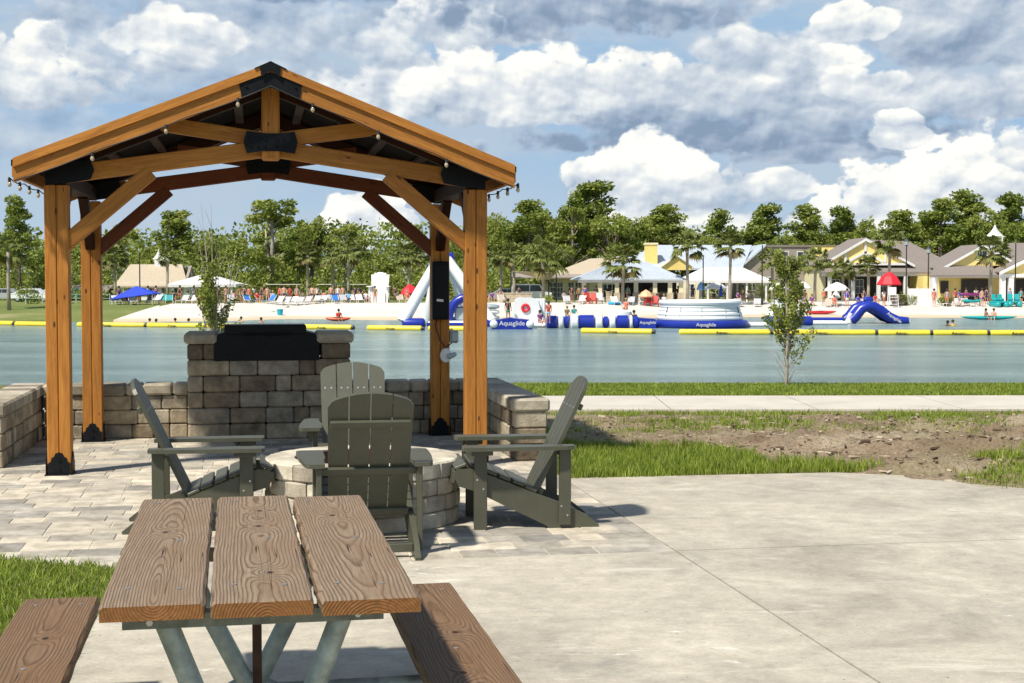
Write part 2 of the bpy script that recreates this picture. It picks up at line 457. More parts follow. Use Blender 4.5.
wp=nt.nodes.new('ShaderNodeVectorMath'); wp.operation='MULTIPLY_ADD'; q.l(n2d(P,.9,3,.5,1),wp.inputs[0]); wp.inputs[1].default_value=(.9,.9,0); q.l(P,wp.inputs[2])
q.l(wp.outputs[0],rn.inputs['Vector']); rn.inputs['Scale'].default_value=.42; rn.inputs['Detail'].default_value=5; rn.inputs['Roughness'].default_value=.48
rn.inputs['Offset'].default_value=1.0; rn.inputs['Gain'].default_value=1.0
ridge=q.m('SUBTRACT',rn.outputs[0],.9)
rel=q.m('ADD',q.m('ADD',q.m('MULTIPLY',q.m('SUBTRACT',lo2,lo1),1.0),q.m('MULTIPLY',q.m('SUBTRACT',fi2,fi1),.32)),q.m('MULTIPLY',ridge,-.14))
edge=q.m('ADD',q.m('MULTIPLY_ADD',nA,1.5,-.75),q.m('MULTIPLY',ridge,-.30))
base=q.mix(q.ss(el,9,30),(3.5,5.2,7.2),sky.outputs[0])
base=q.mix(q.ss(el,6.5,0),base,(5.0,6.2,7.3))
veil=q.ss(n2d(q.sc(P,.6,1.5,1),.20,5,.6),.36,.62)
colr=q.mix(q.m('MULTIPLY',q.m('MULTIPLY',veil,.75),q.mapr(el,13,30,1,.40)),base,(4.9,5.9,7.0))
gen=q.m('MULTIPLY',q.ss(n2d(q.sc(P,.5,1,1),.11,4,.6),.5,.62),q.ss(el,11,17))
colr=q.mix(q.m('MULTIPLY',gen,.28),colr,(6.2,6.6,7.2))
K=.03951
#   px   y   half-w up down  top  base   alpha
BL=[
 (90,150,170,34,22,.52,.34,.45),(300,92,150,34,22,.55,.36,.55),(140,100,90,22,14,.45,.28,.6),
 (240,34,240,44,34,.55,.30,.80),
 (448,98,130,54,28,.86,.26,1),(42,84,84,44,34,.98,.34,1),(120,60,60,26,20,.55,.3,.8),(182,50,66,32,28,.92,.40,1),(40,2,80,14,12,.9,.5,1),
 (400,-8,250,38,20,.18,.04,1),(470,30,86,34,26,1.0,.34,1),(390,58,60,24,18,.75,.4,.85),
 (590,18,180,64,30,.36,.02,1),(700,-6,80,30,24,.80,.34,.95),
 (960,56,150,74,28,.58,.12,1),(900,114,200,34,18,.56,.24,1),
 (600,108,230,56,20,.92,.30,1),(760,112,170,46,16,.62,.24,1),
 (700,148,200,36,14,.20,-.02,1),(870,152,140,34,12,.30,.06,1),(800,160,90,14,8,.45,.2,.9),
 (812,78,66,34,28,.98,.38,1),(752,60,74,26,24,.8,.42,.95),(850,92,44,22,16,1.02,.5,1),(838,38,44,26,18,1.02,.55,1),(950,118,70,22,12,.55,.35,.9),
 (645,186,84,50,40,1.05,.62,1),(604,178,46,26,26,1.0,.6,1),(692,198,60,26,20,.85,.58,.9),
 (952,194,66,58,44,1.05,.55,1),(872,206,84,38,30,1.0,.60,1),(1014,160,44,28,20,.88,.5,.9),(886,140,34,20,14,.98,.5,1),
 (770,192,60,22,12,.92,.6,.9),(372,222,50,36,26,1.02,.7,1),
 (660,228,100,16,20,.85,.72,.8),(820,226,100,18,20,.85,.72,.8),
]
E=q.m('ADD',edge,.80)
H=q.m('MULTIPLY',rel,1.0); T_=None; hacc=None
for (px,py,hw,up,dn,ct,cb,al) in BL:
    a0=(px-512)*K; e0=(280-py)*K; A=1/(up*K); B=1/(dn*K); Cx=1/(hw*K)
    dx=q.m('MULTIPLY_ADD',az,Cx,-a0*Cx)
    du=q.m('MULTIPLY_ADD',el,A,-e0*A); dd=q.m('MULTIPLY_ADD',el,-B,e0*B)
    my=q.m('MAXIMUM',du,dd)
    q2=q.m('MULTIPLY_ADD',my,my,q.m('MULTIPLY',dx,dx))
    d=q.m('MULTIPLY_ADD',q2,-.72,E)
    al_=nt.nodes.new('ShaderNodeMapRange'); al_.interpolation_type='SMOOTHSTEP'; q.l(d,al_.inputs[0])
    al_.inputs[1].default_value=0; al_.inputs[2].default_value=(.26 if ct>.85 else .5); al_.inputs[4].default_value=al
    al_=al_.outputs[0]
    mid=(ct*.7+cb*.3); slope=(ct-cb)/1.3*.75
    hh=q.m('MULTIPLY_ADD',du,slope,mid-.1)
    hh=q.m('MINIMUM',hh,ct)
    if T_ is None: T_=al_; hacc=q.m('MULTIPLY',hh,1.0)
    else:
        hacc=q.m('MULTIPLY_ADD',q.m('SUBTRACT',hh,hacc),al_,hacc)
        T_=q.m('MAXIMUM',T_,al_)
hv=q.m('ADD',q.m('MAXIMUM',hacc,-.05),rel)
def rc(*c): return tuple(x/12 for x in c)
cc=q.ramp(hv,[(0,rc(2.5,3.4,4.7)),(.22,rc(3.6,4.5,5.8)),(.5,rc(5.4,6.15,7.1)),(.78,rc(8.0,8.4,8.6)),(1,rc(10.6,10.4,9.6))])
cc=q.mix(1,cc,(12,12,12),'MULTIPLY')
colv=q.mix(T_,colr,cc)
# the placed cloud banks stand low in front of the camera; the rest of the dome has the plain veil
bg2=nt.nodes.new('ShaderNodeBackground'); STR=.085
bg.inputs[1].default_value=STR; bg2.inputs[1].default_value=STR
low=q.ss(el,-1.0,-.2)
q.l(q.mix(low,(2.4,2.6,2.2),colr),bg.inputs[0]); q.l(colv,bg2.inputs[0])
inside=q.m('MULTIPLY',q.m('MULTIPLY',q.m('LESS_THAN',el,16),q.m('GREATER_THAN',el,-.15)),q.m('LESS_THAN',q.m('ABSOLUTE',az),32))
mx=nt.nodes.new('ShaderNodeMixShader'); q.l(inside,mx.inputs[0]); q.l(bg.outputs[0],mx.inputs[1]); q.l(bg2.outputs[0],mx.inputs[2])
q.l(mx.outputs[0],nt.nodes['World Output'].inputs[0])
w.cycles.sampling_method='MANUAL'; w.cycles.sample_map_resolution=256
scene.view_settings.view_transform='Standard'; scene.view_settings.look='None'
scene.view_settings.exposure=.27; scene.view_settings.gamma=1
scene.cycles.use_denoising=True
scene.cycles.max_bounces=6; scene.cycles.diffuse_bounces=3; scene.cycles.transparent_max_bounces=4

# ---------------------------------------------------------------- ground, lake
def arange(a,b,s): return list(np.arange(a,b-1e-6,s))
def grid_mesh(name,xs,ys,fn,mats,kind='structure'):
    nx,ny=len(xs),len(ys)
    vs=[(x,y,fn(x,y)) for y in ys for x in xs]
    fs=[(j*nx+i,j*nx+i+1,(j+1)*nx+i+1,(j+1)*nx+i) for j in range(ny-1) for i in range(nx-1)]
    me=bpy.data.meshes.new(name); me.from_pydata(vs,[],fs)
    for m_ in mats: me.materials.append(m_)
    me.polygons.foreach_set('use_smooth',[True]*len(fs))
    o=bpy.data.objects.new(name,me); COL.objects.link(o); o['kind']=kind
    return o
m,nt,b=newmat('ground_soil'); q=N(nt); c=q.geo(); gx,gy,gz=q.xyz(c)
n1=q.noise(c,.9,6,.65); n2=q.noise(c,5,6,.7); n3=q.noise(c,28,5,.7)
dirt=q.ramp(q.m('ADD',q.m('MULTIPLY',n1,.6),q.m('MULTIPLY',n3,.4)),[(.30,(.13,.088,.056)),(.42,(.26,.19,.125)),(.53,(.40,.31,.21)),(.65,(.56,.48,.34))])
dirt=q.mix(q.ss(n2,.62,.72),dirt,(.09,.055,.032))
grs=q.ramp(n2,[(.3,(.10,.14,.03)),(.55,(.17,.21,.05)),(.75,(.30,.28,.11))])
gm=q.ss(q.noise(c,.55,5,.6),.44,.56)
near=q.mix(q.m('MULTIPLY',gm,.22),dirt,grs)
strip=q.m('MAXIMUM',q.ss(gy,20.0,20.3),q.ss(gy,9.0,8.2)); near=q.mix(strip,near,q.mix(.75,dirt,grs))
fargr=q.ramp(q.noise(c,.12,6,.6),[(.35,(.14,.18,.05)),(.55,(.20,.23,.07)),(.72,(.36,.32,.18))])
col=q.mix(q.ss(gy,60,62),near,fargr)
q.l(col,b.inputs['Base Color']); b.inputs['Roughness'].default_value=.95; b.inputs['Specular IOR Level'].default_value=.15
q.bump(q.m('ADD',q.m('MULTIPLY',n2,.8),n3),1.0,.06,b)
MT['ground']=m
xs=arange(-900,-120,60)+arange(-120,-60,6)+arange(-60,-6,3)+arange(-6,-.3,.6)+arange(-.3,9.2,.075)+arange(9.2,18,.6)+arange(18,60,3)+arange(60,120,6)+arange(120,901,60)
ys=arange(-30,9,3)+arange(9,10.6,.3)+arange(10.6,17.9,.085)+arange(17.9,22.2,.6)+arange(22.2,29,.35)+arange(29,117,8)+arange(117,160,1.5)+arange(160,300,14)+[320,400,600,900,1500]
grid_mesh('ground',xs,ys,h,[MT['ground']])
# beach sand as a sheet over the shore
m,nt,b=newmat('beach_sand'); q=N(nt); c=q.geo()
gz=q.xyz(c)[2]
sd=q.ramp(q.noise(q.sc(c,.4,1,1),.5,7,.65),[(.3,(.54,.49,.41)),(.5,(.64,.60,.53)),(.7,(.72,.69,.63))])
sd=q.mix(q.ss(gz,WATER_Z+.30,WATER_Z+.08),sd,(.55,.45,.30))
q.l(sd,b.inputs['Base Color']); b.inputs['Roughness'].default_value=.95; q.bump(q.noise(c,2,6,.7),.6,.1,b)
MT['sand']=m
nx=90;vs=[];fs=[];ny=14
for j in range(ny):
    for i in range(nx):
        a=-.275+(.62+.275)*i/(nx-1); s0=shore(a)-3; wd=31 if a>-.02 else 27
        wd*=max(.12,min(1,(a+.283)/.05)); y=s0+wd*j/(ny-1); x=a*y
        y2=y
        vs.append((x,y2,h(x,y2)+.035))
fs=[(j*nx+i,j*nx+i+1,(j+1)*nx+i+1,(j+1)*nx+i) for j in range(ny-1) for i in range(nx-1)]
me=bpy.data.meshes.new('beach'); me.from_pydata(vs,[],fs); me.materials.append(m)
o=bpy.data.objects.new('beach',me); COL.objects.link(o); o['kind']='structure'
# lake
m,nt,b=newmat('lake_water'); q=N(nt); c=q.geo()
r1=q.noise(q.sc(c,1.1,1.5,1),1.1,7,.68,.4); r2=q.noise(q.sc(c,.12,.5,1),.5,4,.6); r3=q.noise(q.sc(c,.05,.12,1),.6,4,.6)
wc=q.ramp(r2,[(.3,(.17,.28,.30)),(.5,(.25,.38,.39)),(.7,(.36,.50,.50))])
q.l(wc,b.inputs['Base Color']); b.inputs['Roughness'].default_value=.18; b.inputs['IOR'].default_value=1.33
b.inputs['Specular IOR Level'].default_value=.5
hh=q.m('ADD',q.m('MULTIPLY',r1,q.mapr(r3,.35,.65,.35,1.2)),q.m('MULTIPLY',q.noise(q.sc(c,2.5,4,1),1.6,5,.65),.5))
q.bump(hh,1.0,.85,b)
m_=MB(); m_.add([(-300,20,WATER_Z),(300,20,WATER_Z),(300,145,WATER_Z),(-300,145,WATER_Z)],[(0,1,2,3)])
o=m_.build('lake_water',m); o['kind']='structure'

# ---------------------------------------------------------------- concrete, sidewalk, pavers
m,nt,b=newmat('concrete'); q=N(nt); c=q.geo()
n1=q.noise(c,.9,8,.68,.6); n2=q.noise(c,7,7,.72); n3=q.noise(q.sc(c,40,70,1),1,4,.75); n4=q.noise(q.sc(c,.9,2.0,1),2.0,7,.7,2.0)
col=q.ramp(n1,[(.32,(.32,.29,.235)),(.44,(.40,.365,.295)),(.56,(.47,.43,.345)),(.70,(.56,.52,.425))])
k=q.mapr(n2,.3,.7,.80,1.16); col=q.mix(1,col,q.comb(k,k,k),'MULTIPLY')
k=q.mapr(n3,.25,.75,.80,1.16); col=q.mix(1,col,q.comb(k,k,k),'MULTIPLY')
col=q.mix(q.m('MULTIPLY',q.m('MULTIPLY',q.ss(n4,.60,.67),q.ss(q.noise(c,.45,2,.5),.49,.58)),.85),col,(.74,.71,.65))
col=q.mix(q.m('MULTIPLY',q.ss(q.noise(c,.7,7,.7,1.2),.56,.70),.42),col,(.20,.195,.18))
col=q.mix(q.m('MULTIPLY',q.ss(q.noise(q.sc(c,.35,1.5,1),1.3,6,.7,.8),.60,.66),.5),col,(.60,.56,.47))
#ck=q.m('ABSOLUTE',q.m('SUBTRACT',q.noise(c,.55,5,.6,.3),.5)); ckm=q.m('MULTIPLY',q.ss(ck,.0022,.0006),q.ss(q.noise(c,.4,2),.5,.56)); col=q.mix(ckm,col,(.13,.11,.09))
spk=q.noise(c,60,2,.5); col=q.mix(q.ss(spk,.68,.74),col,(.24,.21,.17)); col=q.mix(q.ss(spk,.30,.25),col,(.62,.58,.50))
col=q.mix(q.ss(q.noise(c,30,3,.5),.72,.75),col,(.10,.08,.06))
scr=q.noise(q.sc(c,1.3,14,1),1.6,5,.65,.8); col=q.mix(q.m('MULTIPLY',q.ss(scr,.60,.70),.30),col,(.66,.63,.56)); col=q.mix(q.m('MULTIPLY',q.ss(scr,.40,.30),.25),col,(.27,.25,.21))
q.l(col,b.inputs['Base Color']); b.inputs['Roughness'].default_value=.85; b.inputs['Specular IOR Level'].default_value=.3
q.bump(q.m('ADD',n2,n3),.35,.006,b)
MT['concrete']=m
m,nt,b=newmat('sidewalk_concrete'); q=N(nt); c=q.geo()
col=q.ramp(q.noise(c,1.4,7,.7),[(.3,(.43,.40,.34)),(.5,(.50,.465,.395)),(.72,(.56,.53,.46))])
q.l(col,b.inputs['Base Color']); b.inputs['Roughness'].default_value=.9
MT['sidewalk']=m
def slab(name, polys, mat, z0=-.12, z1=0, label=None):
    """concrete bays with open joints between them"""
    mb=MB()
    for poly in polys: mb.prism([( p.x,p.y) for p in poly],z0,z1,'z')
    o=mb.build(name,mat); o['kind']='structure'; return o
g_=.006
uL=.85; uR=4.08; vJ=-4.2
bays=[]
def bay(u0,u1,v0,v1): bays.append([L2W(u0+g_,v0+g_),L2W(u1-g_,v0+g_),L2W(u1-g_,v1-g_),L2W(u0+g_,v1-g_)])
bay(uL,uR,-8.6,vJ-.004); bay(uL,uR,-13,-8.6)
bay(uR,9.6,-8.6,vJ); bay(uR,9.6,-13,-8.6)
bays.append([L2W(uR+g_,vJ+g_),L2W(11,vJ+g_),L2W(9,-3.4),L2W(7.6,-2.35),L2W(7.0,-1.35),L2W(6.4,-1.02),L2W(uR+g_,-.95)])
slab('concrete_slab',bays,MT['concrete'])
jt=MB(); jt.prism([tuple(L2W(*p)[:2]) for p in ((uL,-13),(10,-13),(10,-4.5),(6.8,-1.6),(uR,-1.2),(uR,-4.15),(uL,-4.15))],-.13,-.010,'z')
o=jt.build('joint_filler',plain('joint_dirt',(.24,.21,.16),.95,0,.3,20)); o['kind']='structure'
# sidewalk
polys=[];x=-9.0;k=0
while x<16:
    y0=17.95+.012*x; polys.append([Vector((x+.006,y0,0)),Vector((x+1.82,y0+.02,0)),Vector((x+1.82,y0+2.17,0)),Vector((x+.006,y0+2.15,0))]); x+=1.83
slab('sidewalk',polys,MT['sidewalk'],-.1,.012)
# pavers
rnd=random.Random(3)
pm=MB()
def grass_line(u): # front edge of the pavers at left where lawn grows over
    if u>.85: return vJ
    return vJ+.05+(.85-u)*.62
v=vJ
PAVG=.004
row=0
vtop=2.72
W_=[.10,.15,.205,.205,.26,.31]
while v<vtop:
    dv=.152 if row%1==0 else .1
    dv=rnd.choice([.22,.22,.30])
    if v+dv>vtop: dv=vtop-v+.001
    u=-5.0+rnd.random()*.2
    while u<uR-1e-4:
        du=rnd.choice([.22,.30,.30,.40])
        if u+du>uR-.12: du=uR-u
        if v+dv/2>grass_line(u+du/2)-.0:
            c_=L2W(u+du/2,v+dv/2,0)
            M=Matrix.Rotation(PA+rnd.uniform(-.006,.006),3,'Z')@Matrix.Rotation(rnd.uniform(-.006,.006),3,'X')
            pm.box((c_.x,c_.y,-.028+rnd.uniform(-.0025,.0025)),(du-PAVG,dv-PAVG,.06),M,.005,0,rnd.random())
        u+=du
    v+=dv; row+=1
o=pm.build('patio_pavers',MT['paver'],fix=False); o['kind']='structure'
pb=MB(); pb.prism([tuple(L2W(*p)[:2]) for p in ((-5,grass_line(-5)+.05),(.85,vJ+.05),(uR,vJ),(uR,3.2),(-5,3.2))],-.05,-.0035,'z')
o=pb.build('paver_joint_sand',plain('joint_sand',(.52,.48,.38),.95,0,.2,30)); o['kind']='structure'

# ---------------------------------------------------------------- grass
def blades(name,pts,hmin,hmax,wd,seed,label,lean=.5):
    rg=np.random.RandomState(seed); n=len(pts); p=np.array(pts)
    a=rg.rand(n)*2*PI; hgt=hmin+(hmax-hmin)*rg.rand(n)**1.3; w_=wd*(.6+.8*rg.rand(n))
    dx=np.cos(a)*w_/2; dy=np.sin(a)*w_/2
    la=rg.rand(n)*2*PI; ll=hgt*lean*rg.rand(n); lx=np.cos(la)*ll; ly=np.sin(la)*ll
    V=np.zeros((n,5,3))
    V[:,0]=p+np.stack([-dx,-dy,0*dx],1); V[:,1]=p+np.stack([dx,dy,0*dx],1)
    V[:,2]=p+np.stack([dx*.75+lx*.35,dy*.75+ly*.35,hgt*.6],1); V[:,3]=p+np.stack([-dx*.75+lx*.35,-dy*.75+ly*.35,hgt*.6],1)
    V[:,4]=p+np.stack([lx,ly,hgt*.97],1)
    me=bpy.data.meshes.new(name)
    me.vertices.add(5*n); me.vertices.foreach_set('co',V.reshape(-1))
    b=np.arange(n)*5
    loops=np.stack([b,b+1,b+2,b+3,b+3,b+2,b+4],1).reshape(-1)
    me.loops.add(7*n); me.loops.foreach_set('vertex_index',loops.astype(np.int32))
    me.polygons.add(2*n); ls=np.stack([np.arange(n)*7,np.arange(n)*7+4],1).reshape(-1)
    me.polygons.foreach_set('loop_start',ls.astype(np.int32))
    tn=me.attributes.new('tone','FLOAT','FACE')
    t=np.clip(rg.rand(n)*.75+.12*rg.randn(n),0,1); 
    tn.data.foreach_set('value',np.repeat(t,2).astype(np.float32))
    me.materials.append(MT['grass']); me.update(calc_edges=True)
    o=bpy.data.objects.new(name,me); COL.objects.link(o)
    return tag(o,label,'grass',None,'stuff')
def scatter(n,x0,x1,y0,y1,fn,seed):
    r=random.Random(seed); out=[]
    for _ in range(n):
        x=r.uniform(x0,x1); y=r.uniform(y0,y1); pr=fn(x,y)
        if r.random()<pr: out.append((x,y,h(x,y)-.004))
    return out
def fn_a(x,y):
    u,v=W2L(x,y)
    e=mnoise.noise(Vector((x*5,y*5,0)))*.05
    gl=grass_line(u) if u<.85 else -99
    if v<gl+e+.02 and u<.86+e*.6: return 1
    return 0
blades('lawn_grass',scatter(80000,-4.6,-1.2,4.6,9.2,fn_a,1),.025,.065,.006,1,'bright green lawn grass at the lower left beside the picnic bench',.9)
def fn_b(x,y):
    u,v=W2L(x,y); n=mnoise.noise(Vector((x*1.3,y*1.3,5)))
    if u<4.10 or v<-1.0+.03*n or y>14.4: return 0
    lim=14.3-max(0,(x-.9))*.85+.5*n
    if x>2.2: lim=min(lim,12.9-(x-2.2)*.55+.3*n)
    d=lim-y
    return .98 if d>.25 else max(0,d/.25)
blades('tall_grass',scatter(60000,.3,3.4,11.2,14.4,fn_b,2),.04,.12,.007,2,'tall bright green grass between the slab and the bare dirt',.6)
def fn_c(x,y):
    n=mnoise.fractal(Vector((x*.9,y*1.1,9)),.8,2,3); n2=mnoise.noise(Vector((x*4,y*4,2)))
    t=sm((y-14.6)/1.3)*sm((17.9-y)/.4)
    lo=14.9+.35*math.sin(x*.9+1)
    return max(0,min(1,(n*1.8+.30+.7*n2)))*t*(1 if y>lo else .25)
blades('patchy_grass',scatter(75000,.2,8.2,14.2,17.9,fn_c,3),.02,.08,.008,3,'patchy grass and weeds on the dirt along the path',.8)
blades('bank_grass',scatter(60000,.0,9.4,20.25,22.7,lambda x,y:.95 if y>20.18+.012*x else 0,4),.03,.07,.012,4,'short grass strip along the lake bank behind the path',.8)
def fn_e(x,y):
    n=mnoise.noise(Vector((x*2,y*2,7)))
    u,v=W2L(x,y)
    return max(0,min(1,(x-3.75)*1.6+n)) if v>-1.9-(u-7)*.9 and y<12.6 else 0
blades('weed_tuft',scatter(16000,3.6,5.2,10.8,12.8,fn_e,5),.03,.09,.008,5,'weedy grass tuft on the dirt mound at the right edge',.8)
# crumbs of soil and small stones on the dirt
rg=random.Random(12); cm=MB()
for _ in range(4800):
    x=rg.uniform(.6,8); y=rg.uniform(11.2,17.6)
    if dirt_h(x,y)[1]<.25: continue
    r_=rg.uniform(.008,.032)*(1 if rg.random()<.9 else 1.7)
    M=Matrix.Rotation(rg.random()*3,3,'Z')@Matrix.Rotation(rg.random()*3,3,'X')
    cm.box((x,y,h(x,y)+r_*.1),(r_*rg.uniform(.8,3.2),r_*rg.uniform(.5,1),r_*.6),M,r_*.25,0,rg.random())
MT['clod']=toned('soil_clod',[(.10,.066,.042),(.16,.115,.075),(.28,.215,.145),(.48,.42,.32)],.95,9,.3)
o=cm.build('soil_clods',MT['clod'],fix=False); tag(o,'loose clods and small stones scattered over the dirt','soil clods',None,'stuff')
# ---------------------------------------------------------------- block walls
rnd=random.Random(21)
def courses(mb, L, z0, ch, n, thick, widths, tlo=0, thi=1, b=.012, holes=()):
    """courses of tumbled blocks along local x in [0,L], face at y=0 going to y=thick"""
    for c in range(n):
        x=0; z=z0+c*ch
        while x<L-1e-4:
            d=rnd.choice(widths)
            if x+d>L-.09: d=L-x
            segs=[(x,x+d)]
            for (hx0,hx1,hz) in holes:
                if z+ch*.5>hz:
                    ns=[]
                    for a,e in segs:
                        if e<=hx0 or a>=hx1: ns.append((a,e))
                        else:
                            if a<hx0-.03: ns.append((a,hx0))
                            if e>hx1+.03: ns.append((hx1,e))
                    segs=ns
            for a,e in segs:
                j=rnd.uniform(-.006,.006)
                M=Matrix.Rotation(rnd.uniform(-.008,.008),3,'Z')
                mb.box(((a+e)/2,thick/2+j,z+ch/2),(e-a-.006,thick,ch-.006),M,b,0,tlo+(thi-tlo)*rnd.random())
            x+=d
def wall(name,u,v,rz,L,label,hgt=.56,thick=.30):
    o=empty(name,L2W(u,v),label,'wall',None,PA+rz)
    ch=.148; n=3
    mb=MB(); courses(mb,L,0,ch,n,thick,[.16,.22,.3,.36,.4]); ob=mb.build('block_courses',MT['block'],o,fix=False)
    mb=MB(); x=-.02
    while x<L+.02-1e-3:
        d=rnd.choice([.17,.2,.26,.3])
        if x+d>L-.05: d=L+.02-x
        mb.box((x+d/2,thick/2,n*ch+(hgt-n*ch)/2),(d-.005,thick+.05,hgt-n*ch),None,.02,0,rnd.random()); x+=d
    mb.build('cap_stones',MT['cap'],o,fix=False)
    return o
# local x along the run, face toward local -y
wall('garden_wall',-.53,.45,0,0.001,'x') if 0 else None
# left wall: inner face at u=-.53 facing +u ; run along v
wall('block_wall',-.83,2.98,-PI/2,2.53,'low tumbled block wall on the left side of the patio, beside the front left post')
wall('block_wall',-.50,2.68,0,1.42,'low block wall at the back of the patio, left of the tall block pillar')
wall('block_wall',2.58,2.68,0,1.28,'low block wall at the back of the patio, right of the tall block pillar')
wall('block_wall',3.88,.18,PI/2,2.80,'low block wall on the right side of the patio with its square end beside the grass') if 0 else None
o=wall('block_wall',3.88,2.98,-PI/2,2.80,'low block wall on the right side of the patio with its square end beside the grass')
# pillar
T=empty('block_pillar',L2W(.93,2.38),'tall tumbled block pillar at the back of the patio holding the black grill','pillar',None,PA)
PW=1.64; PD=.62
mb=MB(); nC=6; chh=.163
courses(mb,PW,0,chh,nC,.30,[.16,.28,.36,.42],0,.9,.014,holes=[(.28,1.31,.80)])
for c in range(nC):                                    # return sides
    for sx in (.15,PW-.15):
        mb.box((sx,.30+.155,c*chh+chh/2),(.30,.31,chh-.006),None,.014,0,rnd.random())
mb.b2(.3,PW-.3,.32,.60,0,.80,0,0,.2)
mb.build('block_courses',MT['block'],T,fix=False)
mb=MB()
for a,e in ((-.03,.30),(1.29,PW+.03)): mb.box(((a+e)/2,.31,nC*chh+.055),(e-a,PD+.06,.11),None,.025,0,rnd.uniform(.2,.8))
mb.build('cap_stones',MT['cap'],T,fix=False)
gz=.80
T=empty('built_in_grill',L2W(.93+.28,2.38,gz+.005),'black closed grill set into the top of the tall block pillar','grill',None,PA)
mb=MB(); mb.prism([(-.01,0),(1.04,0),(1.04,.20),(1.0,.27),(.92,.29),(.10,.29),(.03,.27),(-.01,.20)],-.012,.60,'y')
mb.build('body',MT['black'],T)
mb=MB(); mb.box((.50,.20,.31),(.82,.44,.10),None,.012); mb.build('lid',MT['black'],T,fix=False)
mb=MB(); mb.tube([(.25,-.05,.265),(.75,-.05,.265)],.009,8); mb.tube([(.27,-.05,.265),(.27,-.01,.265)],.006,6);mb.tube([(.73,-.05,.265),(.73,-.01,.265)],.006,6)
mb.build('handle',MT['black'],T,smooth='auto')

# ---------------------------------------------------------------- fire pit
PX,PY=-1.01,9.78; PR=.655
T=empty('fire_pit',(PX,PY,0),'round tumbled stone fire pit in the middle of the four chairs','fire pit')
mb=MB(); chh=.108
for c in range(4):
    n=16; off=rnd.random()
    a=off
    while a<off+2*PI-1e-3:
        da=rnd.uniform(.26,.5)
        if a+da>off+2*PI-.18: da=off+2*PI-a
        tone=rnd.random(); K_=4; dep=.20
        ro=PR+rnd.uniform(-.006,.006); g_=.006/PR; b_=.010
        vs=[];fs=[]
        for k in range(K_+1):
            t=a+g_/2+(da-g_)*k/K_
            z0=c*chh+.002; z1=(c+1)*chh-.002
            e=b_ if k in (0,K_) else 0
            if e: t=t
            prof=[(ro-dep,z0),(ro-b_-e,z0),(ro-e,z0+b_),(ro-e,z1-b_),(ro-b_-e,z1),(ro-dep,z1)]
            for r_,z in prof: vs.append((r_*math.cos(t),r_*math.sin(t),z))
        for k in range(K_):
            for j in range(6): fs.append((k*6+j,k*6+(j+1)%6,(k+1)*6+(j+1)%6,(k+1)*6+j))
        fs.append(tuple(range(6))[::-1]); fs.append(tuple(range(K_*6,K_*6+6)))
        mb.add(vs,fs,0,tone); a+=da
mb.build('block_ring',MT['pitstone'],T)
mb=MB(); mb.lathe([(.44,.02),(.44,.425),(.415,.425),(.415,.02)],(0,0,0),40); mb.build('steel_liner',MT['rust'],T,smooth='auto')
mb=MB()
for _ in range(700):
    r_=.40*math.sqrt(rnd.random()); t=rnd.random()*2*PI; s_=rnd.uniform(.01,.022)
    mb.box((r_*math.cos(t),r_*math.sin(t),.30+rnd.uniform(0,.02)),(s_*1.4,s_,s_),Matrix.Rotation(rnd.random()*3,3,'Z')@Matrix.Rotation(rnd.random(),3,'X'),s_*.3,0,rnd.random())
mb.lathe([(.412,.05),(.412,.30)],(0,0,0),30)
o=mb.build('gravel_fill',MT['pitstone'],T,fix=False); 

# ---------------------------------------------------------------- pavilion
W=3.5; DP=2.5
pav=empty('timber_pavilion',PO,'cedar stained timber pavilion with a low gable roof over the patio','pavilion',None,PA)
C_=MT['cedar']
PS=.148
def eave_z(u): return 3.345-abs(u-1.75)*.395        # underside line of the roof
for (u,v,dk) in ((0,0,0),(W,0,0),(0,DP,0),(W,DP,0)):
    # doubled timber post: two boards with a groove between them
    o=empty('post',(u,v,0)); o.parent=pav
    top=2.40
    mb=MB()
    for sx,wd_ in ((-1,.098),(1,.088)):
        mb.box((sx*.047+.0,0,0),(wd_-.006,.145,top),None,.006)
    # grain runs along local z here, so rotate the mesh: build along x
    m2=MB()
    m2.box((0,-.0505,0),(top,.094,.148),None,.007); m2.box((0,.0475,0),(top,.094,.142),None,.007)
    pc=m2.build('post_timber',C_,o,fix=False); M=Matrix.Rotation(R(90),4,'Z')@Matrix.Rotation(R(-90),4,'Y'); M.translation=(0,0,top/2+.004)
    pc.matrix_basis=M
    mb=MB()
    pr=[(-.088,0),(.088,0),(.088,.10),(.066,.115),(.060,.145),(.04,.155),(.03,.18),(0,.192),(-.03,.18),(-.04,.155),(-.060,.145),(-.066,.115),(-.088,.10)]
    for s_ in (-1,1):
        mb.prism(pr,s_*.078-.003,s_*.078+.003,'y')
        mb.prism(pr,s_*.104-.003,s_*.104+.003,'x')
    for s_ in (-1,1):
        for bx_,bz_ in ((0,.06),(0,.13)): mb.lathe([(.010,0),(.010,.012),(.0,.014)],(0,0,0),8) if 0 else mb.tube([(bx_,s_*.08,bz_),(bx_,s_*.094,bz_)],.011,8)
    mb.b2(-.115,.115,-.10,.10,.001,.010)
    mb.build('base_plate',MT['black'],o)
def plate(poly, y, parent, bolts=()):
    mb=MB(); mb.prism(poly,y-.004,y+.004,'y')
    for bx_,bz_ in bolts: mb.tube([(bx_,y-.004,bz_),(bx_,y-.016,bz_)],.011,8)
    return mb.build('steel_plate',MT['black'],parent)
CX=W/2
